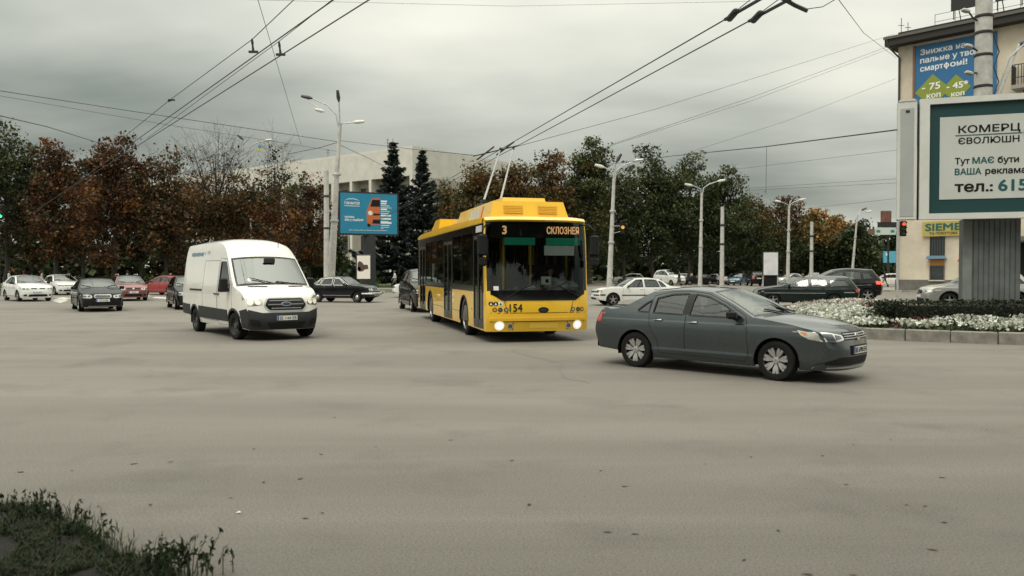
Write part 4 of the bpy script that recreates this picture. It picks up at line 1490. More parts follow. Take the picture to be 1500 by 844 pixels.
v = Vehicle('green_estate_taxi', 'dark green estate car with a taxi light on its roof behind the flower bed', 'car', WAGON, P_DKGREEN, scale=(1.05, 1.0, 1.02), sp=.11,
            side_lines=[('side_strip', [(-2.2, .70), (-1.75, .70)], .03, M_GALV, .008), ('side_strip', [(-.95, .66), (1.75, .66)], .02, M_GALV, .008)])
q = P3(1176, 430, 39.6)
v.place((q.x, q.y), R(162))
taxi = v
std_front(v, 'bars')
std_rear(v, (.70, .98), (.66, .84), high=True)
side_lamp(v, -2.36, -2.24, .72, .98, M_RED)
B().box((.0, 0, 1.545), (.14, .46, .13), bev=.03).build('taxi_light', mat('taxi_brown', (.12, .05, .03), .4), v.root)
for sg in (1, -1):
    B().tube([(-.1, sg * .53, 1.44), (-.2, sg * .54, 1.50), (-1.9, sg * .54, 1.48), (-2.0, sg * .53, 1.42)], .018, 6).build('roof_bar', M_GALV, v.root)

v = Vehicle('black_suv', 'large black sport utility car behind the green estate taxi', 'car', SUV, P_BLACK, scale=(1.16, 1.08, 1.30), wheel_r=.39, arch=.44, rim='alloy', sp=.12)
v.by_wheel(1271, 443, R(164), -1.535, 1)
std_front(v, 'bars')
std_rear(v, (.76, .92), (.50, .82), high=True, lit=True)
side_lamp(v, -1.98, -1.70, .78, .90, M_REDON)
for sg in (1, -1):
    v.ribbon('chrome_strip', [(-1.72, .985), (-1.1, .955), (.85, .93)], .018, sg, .006, M_CHROME, v.root, closed=False)

v = Vehicle('silver_crossover', 'silver crossover car passing behind the billboard leg', 'car', SUV, P_SAND, scale=(1.10, 1.05, 1.15), rim='alloy', sp=.11)
v.by_wheel(1391, 452, R(170), 1.457, 1)
std_front(v, 'oval', lit=True, lampy=(.46, .86))
side_lamp(v, 1.66, 1.92, .68, .765, M_LAMP, 'headlight')
std_rear(v, high=True)

# far cars along the boulevard
far = [
    ('dark_coupe', 'dark coupe seen side on beside the silver car with lit brake lights', MODERN, P_BLACK, (1022, 417.5), -175, (1, 1, 1), False),
    ('silver_saloon', 'silver saloon with glowing red brake lights far behind the grey sedan', MODERN, P_SILVER, (1048, 417), 118, (1, 1, 1), True),
    ('blue_hatchback', 'blue hatchback facing the camera next to the black off-road car', HATCH, P_BLUE, (1080, 418), -120, (1, 1, 1.05), False),
    ('black_offroader', 'black off-road car seen from behind left of the white light box', SUV, P_BLACK, (1107, 419), 84, (1.0, 1.03, 1.2), False),
    ('pale_minivan', 'white minivan parked far off above the roof of the white saloon', VANLOW, P_WHITE, (980, 418), -60, (1.05, 1.05, 1.35), False),
    ('silver_hatchback', 'silver hatchback parked by the lawn beside the walking man', HATCH, P_SILVER, (922, 415.5), 176, (1, 1, 1), False),
    ('pale_saloon', 'pale saloon seen above the bonnet of the green estate taxi', MODERN, P_SILVER, (1156, 418), -150, (1, 1, 1.05), False),
    ('white_compact', 'white compact car above the roof of the green estate taxi', HATCH, P_WHITE, (1192, 416), -110, (1, 1, 1.1), False),
    ('white_estate', 'white estate car at the corner of the cream building', WAGON, P_WHITE, (1300, 420), 160, (1, 1, 1.05), False),
    ('grey_sedan', 'grey sedan parked under the trees behind the pale minivan', MODERN, P_SILVER, (1003, 413), 10, (1, 1, 1), False),
    ('blue_sedan', 'blue grey sedan parked farthest under the boulevard trees', MODERN, P_BLUE, (1130, 413.5), 170, (1, 1, 1), False),
]
for nm, lb, sp_, pt, (px, py), ps, scl, lit in far:
    v = Vehicle(nm, lb, 'car', sp_, pt, 'cars far along the boulevard', scale=scl, sp=.3, sub=3)
    g = G(px, py)
    v.place((g.x, g.y), R(ps))
    std_front(v, 'bars', foglights=False, lit=(nm == 'blue_hatchback'))
    std_rear(v, lit=lit)
# ------------------------------------------------------------------ ground, road, kerbs
def ground_material(name, c1, c2, c3, s1, s2, grain, rough=.85, streak=None, bumpd=.35):
    m = bpy.data.materials.new(name)
    m.use_nodes = True
    nt = m.node_tree
    b = nt.nodes['Principled BSDF']
    t = nd(nt.nodes, 'ShaderNodeTexCoord')
    a = nd(nt.nodes, 'ShaderNodeTexNoise', Scale=s1, Detail=5.0, Roughness=.6, Distortion=.4)
    mpn = nd(nt.nodes, 'ShaderNodeMapping')
    if streak:
        mpn.inputs['Scale'].default_value = streak
        mpn.inputs['Rotation'].default_value = (0, 0, R(-12))
    nt.links.new(t.outputs['Object'], mpn.inputs[0])
    nt.links.new(mpn.outputs[0], a.inputs['Vector'])
    d = nd(nt.nodes, 'ShaderNodeTexNoise', Scale=s2, Detail=6.0, Roughness=.65)
    nt.links.new(t.outputs['Object'], d.inputs['Vector'])
    g = nd(nt.nodes, 'ShaderNodeTexNoise', Scale=grain, Detail=3.0, Roughness=.7)
    nt.links.new(t.outputs['Object'], g.inputs['Vector'])

    def ramp(src, lo, hi):
        r = nd(nt.nodes, 'ShaderNodeMapRange')
        r.inputs['From Min'].default_value = lo
        r.inputs['From Max'].default_value = hi
        nt.links.new(src, r.inputs[0])
        return r.outputs[0]
    m1 = nd(nt.nodes, 'ShaderNodeMixRGB')
    m1.inputs[1].default_value = (*c1, 1)
    m1.inputs[2].default_value = (*c2, 1)
    nt.links.new(ramp(a.outputs['Fac'], .38, .62), m1.inputs[0])
    m2 = nd(nt.nodes, 'ShaderNodeMixRGB')
    m2.inputs[2].default_value = (*c3, 1)
    nt.links.new(m1.outputs[0], m2.inputs[1])
    nt.links.new(ramp(d.outputs['Fac'], .52, .78), m2.inputs[0])
    m3 = nd(nt.nodes, 'ShaderNodeMixRGB', blend_type='MULTIPLY')
    m3.inputs[0].default_value = 1
    nt.links.new(m2.outputs[0], m3.inputs[1])
    r = nd(nt.nodes, 'ShaderNodeMapRange')
    r.inputs['From Min'].default_value = .3
    r.inputs['From Max'].default_value = .7
    r.inputs['To Min'].default_value = .58
    r.inputs['To Max'].default_value = 1.38
    nt.links.new(g.outputs['Fac'], r.inputs[0])
    nt.links.new(r.outputs[0], m3.inputs[2])
    nt.links.new(m3.outputs[0], b.inputs['Base Color'])
    b.inputs['Roughness'].default_value = rough
    b.inputs['Specular IOR Level'].default_value = .35
    u = nd(nt.nodes, 'ShaderNodeBump', Strength=bumpd, Distance=.01)
    nt.links.new(g.outputs['Fac'], u.inputs['Height'])
    nt.links.new(u.outputs[0], b.inputs['Normal'])
    return m


M_EARTH = ground_material('park_earth', (.030, .036, .016), (.055, .050, .026), (.09, .07, .035), .15, .8, 9)
M_ASPH = ground_material('asphalt', (.150, .139, .121), (.190, .176, .153), (.112, .104, .090), .30, .55, 60, .8, streak=(.18, 1.7, 1))
M_PAVE = ground_material('paving', (.27, .26, .235), (.33, .315, .28), (.22, .21, .19), .3, 1.2, 25)
M_LAWN = ground_material('lawn_green', (.040, .062, .018), (.060, .080, .026), (.09, .085, .035), .4, 2.2, 18)
M_SOIL = ground_material('bed_soil', (.030, .024, .018), (.045, .036, .026), (.02, .017, .013), 1.2, 5, 30)
M_KERB = mat('kerb_concrete', (.27, .255, .22), .85, noise=(2.2, .55), bump=(30, .3))


def sheet(name, pts, z, m, kind='structure'):
    o = B().add([(p[0], p[1], z) for p in pts], [tuple(range(len(pts)))]).build(name, m, smooth=False)
    return setp(o, kind=kind)


sheet('ground', [(-2500, -300), (2500, -300), (2500, 4000), (-2500, 4000)], -.008, M_EARTH)
sheet('road', [(-300, -60), (300, -60), (300, 110), (14, 112), (6, 84), (-4, 66), (-300, 66)], 0.0, M_ASPH)
sheet('park_lawn', [(-260, 66.3), (-5, 66.3), (4, 84), (12, 112), (12, 125), (-260, 125)], .10, M_LAWN)
sheet('park_path', [(-260, 71), (-2, 73.5), (3, 84), (-2, 84), (-6, 77), (-260, 76)], .106, M_PAVE)
sheet('boulevard_lawn', [(14, 112), (120, 112), (120, 140), (14, 140)], .06, M_LAWN)
kb = B()


def kerb_run(pts, parent, h, w, m, zb=-.05, length=1.0, gap=.007):
    """a row of separate kerb stones along a polyline"""
    L = [Vector((p[0], p[1], 0)) for p in pts]
    acc = [0]
    for a, b in zip(L, L[1:]):
        acc.append(acc[-1] + (b - a).length)

    def at(t):
        t = max(0, min(acc[-1], t))
        for i in range(len(L) - 1):
            if t <= acc[i + 1] + 1e-9:
                return L[i].lerp(L[i + 1], (t - acc[i]) / max(1e-9, acc[i + 1] - acc[i]))
        return L[-1]
    n = int(acc[-1] / length)
    for i in range(n):
        a, b = at(i * length + gap / 2), at((i + 1) * length - gap / 2)
        c = (a + b) / 2
        d = b - a
        me = kerb_mesh(round(d.length, 2), h, w, m)
        o = link('kerb_stone', me, parent)
        o.location = (c.x + random.uniform(-.006, .006), c.y + random.uniform(-.006, .006), zb + (h - zb) / 2 * 0 + random.uniform(-.006, .004))
        o.rotation_euler = (0, 0, math.atan2(d.y, d.x) + random.uniform(-.006, .006))


_kerb = {}


def kerb_mesh(l, h, w, m):
    k = (l, h, w)
    if k not in _kerb:
        _kerb[k] = B().box((0, 0, (h + .05) / 2), (l, w, h + .05), bev=.02).mesh('kerb_stone', m, ang=25)
    return _kerb[k]


pk = empty('park_kerb', kind='structure')
kerb_run([(-90, 66.1), (-4, 66.1), (6, 84.1), (14, 112.1)], pk, .14, .25, M_KERB, length=1.5)

# flower island on the right
IS = [(26, 17.2), (20, 17.4), (14.6, 17.75), (12.3, 18.55), (10.4, 19.5), (8.95, 20.5), (8.15, 22.0), (7.95, 24.0), (8.6, 27.5), (10.2, 32.0), (12.8, 35.8), (16, 37.2), (26, 37.4)]


def smooth_line(pts, k=6):
    P = [Vector((p[0], p[1], 0)) for p in pts]
    out = []
    for i in range(len(P) - 1):
        p0, p1, p2, p3 = P[max(0, i - 1)], P[i], P[i + 1], P[min(len(P) - 1, i + 2)]
        for j in range(k):
            t = j / k
            out.append(.5 * ((2 * p1) + (-p0 + p2) * t + (2 * p0 - 5 * p1 + 4 * p2 - p3) * t * t + (-p0 + 3 * p1 - 3 * p2 + p3) * t ** 3))
    out.append(P[-1])
    return [(p.x, p.y) for p in out]


ISL = smooth_line(IS)
ik = empty('island_kerb', kind='structure')
kerb_run(ISL, ik, .29, .24, M_KERB, length=.98)
vv, ff, _ = tri2d(ISL, (), .8)
edge = np.array(ISL)
dd = np.sqrt(((vv[:, None, :] - edge[None]) ** 2).sum(2)).min(1)
hz = .225 + .13 * np.clip(dd / 2.2, 0, 1) + .02 * rng.standard_normal(len(vv)) * (dd > .3)
bed = B().add([(a, b, c) for (a, b), c in zip(vv, hz)], [tuple(int(q) for q in f) for f in ff]).build('island_bed', M_SOIL)
setp(bed, kind='structure')


def bed_z(p):
    d = np.sqrt(((np.asarray(p)[:, None, :] - edge[None]) ** 2).sum(2)).min(1)
    return .225 + .13 * np.clip(d / 2.2, 0, 1)


def leaf_quads(C, size, up=.0, flat=0.0, ratio=.6):
    """randomly turned small quads at centres C"""
    n = len(C)
    a = rng.standard_normal((n, 3))
    a[:, 2] = a[:, 2] * (1 - flat) + up
    a /= np.linalg.norm(a, axis=1)[:, None]
    h = rng.standard_normal((n, 3))
    if flat:
        h[:, 2] *= (1 - flat)
    b = np.cross(a, h)
    b /= np.linalg.norm(b, axis=1)[:, None] + 1e-9
    if flat:
        b = np.cross(np.cross(a, np.array([[0, 0, 1.0]])) + 1e-6, a) if False else b
    s = np.asarray(size) * (.65 + .7 * rng.random(n))
    a = a * s[:, None] * .5
    b = b * (s * ratio)[:, None] * .5
    return np.stack([C - a * 1.0, C + b * 1.0 - a * .1, C + a * 1.0, C - b * 1.0 - a * .1], 1)


def scatter_in(poly, n):
    q = np.array(poly)
    lo, hi = q.min(0), q.max(0)
    out = np.zeros((0, 2))
    while len(out) < n:
        p = lo + (hi - lo) * rng.random((n * 2, 2))
        out = np.concatenate([out, p[pip(p, poly)]])
    return out[:n]


M_FLOWER = leafmat('flower_petals')
M_LEAF = leafmat('leaf_green')


def flower_patch(name, poly, n, cols, hgt, green=(.035, .055, .018)):
    p = scatter_in(poly, n)
    tuft = scatter_in(poly, max(6, n // 75))
    k = rng.integers(0, len(tuft), n)
    p = np.where((rng.random(n) < .85)[:, None], tuft[k] + rng.standard_normal((n, 2)) * .13, p)
    ok = pip(p, ISL)
    p = p[ok]
    m = len(p)
    z = bed_z(p)
    wob = np.sin(p[:, 0] * 3.1) * np.sin(p[:, 1] * 2.7) * .05
    C = np.stack([p[:, 0], p[:, 1], z + hgt * (.55 + .5 * rng.random(m)) + wob], 1)
    V = leaf_quads(C, .080, up=.0, flat=.6, ratio=.95)
    pal = np.array(cols)
    c = pal[rng.integers(0, len(pal), m)] * (.75 + .4 * rng.random(m))[:, None]
    g = scatter_in(poly, n // 3)
    g = g[pip(g, ISL)]
    Cg = np.stack([g[:, 0], g[:, 1], bed_z(g) + hgt * rng.random(len(g)) * .55], 1)
    Vg = leaf_quads(Cg, .12, up=.5)
    cg = np.array([green]) * (.5 + .9 * rng.random(len(g)))[:, None]
    o = link(name, quads_mesh(name, np.concatenate([V, Vg]), np.concatenate([c, cg]), M_FLOWER))
    return setp(o, kind='stuff')


def gp(px, py):
    g = G(px, py, .45)
    return (g.x, g.y)


WHITEC = [(.66, .67, .61), (.58, .60, .52), (.72, .71, .65), (.46, .48, .40), (.26, .30, .20)]
PINKC = [(.50, .40, .38), (.62, .56, .52), (.36, .20, .20), (.30, .24, .20)]
REDC = [(.12, .03, .035), (.16, .05, .06), (.06, .035, .028), (.24, .12, .13)]
flower_patch('white_flowers', [gp(1308, 484), gp(1312, 474), gp(1340, 469), gp(1400, 468), gp(1440, 464), gp(1450, 457), gp(1475, 458), gp(1490, 466), gp(1560, 470), gp(1700, 470), gp(1700, 484), gp(1500, 483), gp(1400, 480)], 7500, WHITEC, .24)
flower_patch('white_flowers', [gp(1170, 455), gp(1210, 452), gp(1262, 453), (gp(1285, 460)), gp(1302, 470), gp(1290, 478), gp(1262, 477), gp(1225, 470), gp(1180, 462)], 7000, WHITEC, .24)
flower_patch('pink_white_flowers', [gp(1255, 456), gp(1268, 450), gp(1340, 450), gp(1356, 456), gp(1345, 463), gp(1300, 462)], 2200, PINKC + WHITEC[:2], .22)
flower_patch('dark_red_flowers', [gp(1285, 471), gp(1290, 463), gp(1350, 463), gp(1420, 465), gp(1430, 470), gp(1345, 470), gp(1308, 480), gp(1295, 480)], 800, REDC, .20, green=(.022, .02, .014))
flower_patch('white_flower_row', [gp(1160, 447.5), gp(1200, 443.5), gp(1300, 443.5), gp(1300, 447), gp(1260, 448.5)], 2800, WHITEC + PINKC, .24)
flower_patch('red_flowers', [gp(1262, 452), gp(1285, 448), gp(1300, 450), gp(1286, 456)], 260, REDC, .26)
flower_patch('white_flower_row', [gp(1150, 453), gp(1180, 449), gp(1255, 449), gp(1260, 451.5), gp(1200, 452)], 2000, WHITEC + PINKC[:2], .2)
flower_patch('bed_greenery', [gp(1150, 462), gp(1200, 462), gp(1290, 464), gp(1360, 458), gp(1420, 464), gp(1700, 466), gp(1700, 480), gp(1300, 482)], 1600, [(.03, .045, .016), (.05, .03, .02)], .14, green=(.025, .035, .014))


def leaf_box(name, label, x0, x1, y0, y1, z0, z1, n, size, cols, cat, kind=None, ang=0.0, loc=(0, 0)):
    """clipped hedge: leaves over the surface and through the body of a box"""
    p = rng.random((n, 3))
    f = rng.integers(0, 6, n)
    edge_ = rng.random(n) < .75
    for k in range(3):
        p[:, k] = np.where(edge_ & (f == 2 * k), .02 * rng.standard_normal(n), p[:, k])
        p[:, k] = np.where(edge_ & (f == 2 * k + 1), 1 + .02 * rng.standard_normal(n), p[:, k])
    C = np.array([x0, y0, z0]) + p * np.array([x1 - x0, y1 - y0, z1 - z0]) + rng.standard_normal((n, 3)) * size * .35
    V = leaf_quads(C, size)
    pal = np.array(cols)
    c = pal[rng.integers(0, len(pal), n)] * (.6 + .8 * rng.random(n))[:, None]
    o = empty(name, (loc[0], loc[1], 0), ang, label, cat, kind=kind)
    link('foliage', quads_mesh('foliage', V, c, M_LEAF), o)
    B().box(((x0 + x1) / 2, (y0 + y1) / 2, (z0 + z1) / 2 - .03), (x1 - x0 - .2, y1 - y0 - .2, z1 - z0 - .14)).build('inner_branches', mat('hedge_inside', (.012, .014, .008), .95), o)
    return o


gh = G(1314, 455, .6)
leaf_box('clipped_hedge', 'dark clipped box hedge around the billboard leg behind the white flowers', 0, 9.5, 0, 1.0, .28, .90, 14000, .075,
         [(.014, .024, .008), (.020, .032, .010), (.010, .016, .007)], 'hedge', ang=R(-6), loc=(10.15, 21.2))

# small kerbed island at the far left
li = empty('left_kerb', kind='structure')
kerb_run(smooth_line([(-40, 48.5), (-33, 48.4), (-31.0, 47.6), (-30.6, 46.2), (-31.4, 44.9), (-34, 44.2), (-42, 44)]), li, .16, .25, M_KERB, length=1.0)
sheet('left_island', [(-42, 44.2), (-34, 44.4), (-31.5, 45.1), (-30.8, 46.2), (-31.2, 47.5), (-33, 48.2), (-42, 48.3)], .10, M_EARTH)

# worn white crossing stripes far on the left
M_LINE = mat('road_paint', (.50, .49, .45), .8, noise=(2.5, .45))
for i, (a, b_, c, d) in enumerate([((74, 440.5), (84, 438), (100, 440.5), (88, 444)), ((82, 437.0), (92, 435.5), (104, 437.2), (95, 439.5)), ((200, 433.6), (206, 432.4), (222, 433.3), (214, 434.8)), ((222, 436.6), (228, 435.0), (252, 436.2), (246, 438.2))]):
    q = [G(*p) for p in (a, b_, c, d)]
    sheet('road_marking', [(p.x, p.y) for p in q], .004, M_LINE)

# asphalt repairs: tar-sealed cracks and worn tracks, a thin layer on the road
M_TAR = mat('tar_seal', (.10, .094, .083), .75, noise=(6, .3))
M_WORN = mat('worn_asphalt', (.172, .163, .145), .85, noise=(2, .2))
cracks = empty('road_crack', kind='structure')
for k in range(5):
    x, y = random.uniform(-6, 7), random.uniform(6.5, 24)
    a = random.uniform(-.35, .35) + (0 if k % 3 else 1.3)
    pts = []
    for i in range(26):
        pts.append((x, y))
        a += random.uniform(-.35, .35)
        x += math.cos(a) * .16 * (1 + y * .03)
        y += math.sin(a) * .16 * (1 + y * .03)
    vs, fs = [], []
    for i, (px_, py_) in enumerate(pts):
        w = .0025 + .002 * random.random()
        vs += [(px_, py_ - w, .003), (px_ + .01, py_ + w, .003)]
    for i in range(len(pts) - 1):
        fs.append((2 * i, 2 * i + 2, 2 * i + 3, 2 * i + 1))
    B().add(vs, fs).build('crack', M_TAR, cracks, smooth=False)

# fallen leaves lying on the near road
M_FALL = [mat('fallen_leaf_brown', (.040, .027, .016), .8), mat('fallen_leaf_rust', (.10, .045, .02), .8), mat('fallen_leaf_dark', (.022, .02, .016), .8)]
fl_me = []
for mm in M_FALL:
    vs = [(0, 0, .003), (.5, -.28, .03), (1, -.1, .012), (1.25, .02, .035), (1, .14, .02), (.5, .30, .04), (.55, 0, .006)]
    b = B().add([(x - .6, y, z) for x, y, z in vs], [(0, 1, 6), (1, 2, 6), (2, 3, 6), (3, 4, 6), (4, 5, 6), (5, 0, 6)])
    fl_me.append(b.mesh('fallen_leaf', mm, smooth=False))
spots = [(118, 533), (220, 543), (250, 677), (196, 680), (350, 704), (386, 707), (440, 702), (105, 690), (30, 692), (348, 732), (338, 730), (470, 666), (220, 740), (144, 742), (220, 714), (550, 655), (490, 612), (372, 658),
         (660, 645), (610, 640), (750, 675), (880, 690), (915, 713), (1100, 670), (1210, 663), (1250, 652), (1305, 645), (1205, 668), (1240, 710), (1292, 714), (1365, 806), (1367, 806), (930, 783), (890, 780), (1080, 776), (1140, 778),
         (1183, 842), (1250, 843), (1090, 821), (1050, 696), (1355, 742), (1383, 766), (1445, 630), (1033, 680), (848, 668), (1380, 700), (1328, 740), (447, 760), (472, 752), (700, 720), (775, 740)]
for i, (px, py) in enumerate(spots):
    g = G(px, py)
    if i % 5 == 4:
        continue
    o = link('fallen_leaf', fl_me[i % 3])
    sc_ = random.uniform(.035, .06) * (1 + max(0, g.y - 8) * .03)
    o.location = (g.x, g.y, .002)
    o.scale = (sc_, sc_, sc_)
    o.rotation_euler = (0, 0, random.uniform(0, 6.28))
    setp(o, 'small dark curled leaf lying on the grey asphalt in front of the cars', 'leaf', 'fallen leaves on the road')
g = G(698, 752)
g = G(349, 752)
o = B().add([(-.03, -.02, .01), (.03, -.025, .02), (.035, .02, .012), (0, .03, .03), (-.03, .02, .008)], [(0, 1, 2, 3, 4)]).build('paper_scrap', M_PLATE, smooth=False)
o.location = (g.x, g.y, .002)
o.scale = (.5, .5, .35)
setp(o, 'tiny white scrap of paper lying on the asphalt right of the grass', 'litter')

# grass verge in the near left corner
VG = [G(*p) for p in ((-120, 728), (0, 742), (40, 747), (80, 757), (120, 772), (150, 795), (170, 815), (215, 822), (255, 832), (262, 860), (255, 960), (-300, 960))]
VGP = [(p.x, p.y) for p in VG]
vv, ff, _ = tri2d(VGP, (), .12)
ed = np.array(dens(VGP, .05))
dd = np.sqrt(((vv[:, None, :] - ed[None]) ** 2).sum(2)).min(1)
hz = np.clip(dd / .5, 0, 1) * .07 + .012 * rng.standard_normal(len(vv)) * (dd > .05) + .002
vb = B().add([(a, b, max(.001, c)) for (a, b), c in zip(vv, hz)], [tuple(int(q) for q in f) for f in ff]).build('verge_soil', ground_material('verge_soil', (.007, .0065, .0045), (.012, .011, .007), (.040, .035, .027), 2.2, 5, 60))
setp(vb, kind='structure')


def verge_z(p):
    d = np.sqrt(((np.asarray(p)[:, None, :] - ed[None, ::3]) ** 2).sum(2)).min(1)
    return np.where(pip(p, VGP), np.clip(d / .5, 0, 1) * .07, 0.0) - .006


def grass_blades(name, P, h, w, cols, lean=.45, z0=0.0):
    """curved tapering blades, two quads each"""
    n = len(P)
    az = rng.random(n) * 6.283
    d = np.stack([np.cos(az), np.sin(az), np.zeros(n)], 1)
    s = np.stack([-np.sin(az), np.cos(az), np.zeros(n)], 1)
    H = h * (.5 + .8 * rng.random(n))
    ln = lean * (.2 + rng.random(n))
    W_ = w * (.6 + .7 * rng.random(n))
    b0 = np.concatenate([P, verge_z(P)[:, None]], 1)
    b1 = b0 + d * (H * ln * .3)[:, None] + np.array([0, 0, 1]) * (H * .6)[:, None]
    b2 = b0 + d * (H * ln)[:, None] + np.array([0, 0, 1]) * (H * (1 - .25 * ln))[:, None]
    sw = s * W_[:, None]
    q1 = np.stack([b0 - sw, b0 + sw, b1 + sw * .8, b1 - sw * .8], 1)
    q2 = np.stack([b1 - sw * .8, b1 + sw * .8, b2 + sw * .12, b2 - sw * .12], 1)
    pal = np.array(cols)
    c = pal[rng.integers(0, len(pal), n)] * (.6 + .8 * rng.random(n))[:, None]
    return np.concatenate([q1, q2]), np.concatenate([c, c])


GC = [(.015, .030, .010), (.022, .042, .012), (.012, .020, .008), (.050, .046, .018)]
pts = scatter_in(VGP, 26000)
# bare patches between the tufts
tn = np.sin(pts[:, 0] * 5.1 + 1) * np.sin(pts[:, 1] * 4.3) + .6 * np.sin(pts[:, 0] * 11 + pts[:, 1] * 7)
pts = pts[tn > -.60]
V1, c1 = grass_blades('g', pts, .065, .0035, GC, 1.0)
ptE = ed[rng.integers(0, len(ed), 1500)] + rng.standard_normal((1500, 2)) * .07
ptE = ptE[(ptE[:, 1] < 6.2)]
V2, c2 = grass_blades('g', ptE, .10, .003, GC, .75)
setp(link('grass', quads_mesh('grass', np.concatenate([V1, V2]), np.concatenate([c1, c2]), M_LEAF)), kind='stuff')
# taller leafy weeds along the edge
for i, (px, py, hh, k) in enumerate([(60, 765, .20, 9), (30, 775, .22, 9), (85, 768, .18, 7), (110, 790, .17, 8), (140, 800, .17, 8), (15, 765, .2, 8), (240, 845, .21, 9), (262, 848, .23, 9), (285, 846, .25, 9), (305, 848, .19, 6), (195, 838, .15, 6), (215, 842, .14, 5)]):
    g = G(px, py)
    V, C_ = [], []
    b = B()
    for s in range(k):
        x, y = g.x + random.gauss(0, .05), g.y + random.gauss(0, .05)
        a, h = random.uniform(0, 6.28), hh * random.uniform(.6, 1.1)
        ln = random.uniform(.05, .45)
        tip = Vector((x + math.cos(a) * h * ln, y + math.sin(a) * h * ln, h))
        mid = Vector((x + math.cos(a) * h * ln * .35, y + math.sin(a) * h * ln * .35, h * .55))
        b.tube([(x, y, -.01), mid, tip], [.0035, .0028, .0012], 5)
        n_ = 9
        t = .3 + .7 * rng.random(n_)
        cen = np.array([[*(mid.lerp(tip, (q - .5) * 2) if q > .5 else Vector((x, y, 0)).lerp(mid, q * 2))] for q in t])
        V.append(leaf_quads(cen + rng.standard_normal((n_, 3)) * .008, .042, up=1.2, ratio=.36))
        C_.append(np.array([GC[i % 3]] * n_) * (.7 + .8 * rng.random((n_, 1))))
    o = empty('weed', (0, 0, 0), label='leafy green weed stalks at the ragged edge of the near grass verge', cat='weed', group='weeds along the verge edge')
    b.build('stem', mat('weed_stem', (.045, .06, .02), .7), o)
    link('leaves', quads_mesh('leaves', np.concatenate(V), np.concatenate(C_), M_LEAF), o)
# ------------------------------------------------------------------ trees
M_BARK = mat('bark_dark', (.045, .036, .028), .9, noise=(5, .4), bump=(14, .5))
M_NEEDLE = leafmat('spruce_needles')
M_CROWN = leafmat('crown_leaves')
RUST = [(.125, .050, .017), (.075, .031, .012), (.175, .078, .024), (.048, .026, .012), (.040, .036, .014)]
BROWN = [(.125, .066, .026), (.085, .045, .020), (.060, .045, .020), (.150, .080, .030), (.040, .045, .018)]
OLIVE = [(.095, .072, .018), (.050, .056, .016), (.140, .076, .020), (.036, .046, .014), (.110, .054, .018)]
GREEN = [(.030, .046, .016), (.042, .060, .020), (.024, .034, .013), (.056, .062, .022)]
MIDGREEN = [(.052, .072, .022), (.040, .056, .018), (.070, .078, .026), (.032, .040, .015)]
GOLD = [(.26, .130, .030), (.200, .105, .028), (.150, .090, .028), (.090, .066, .022)]


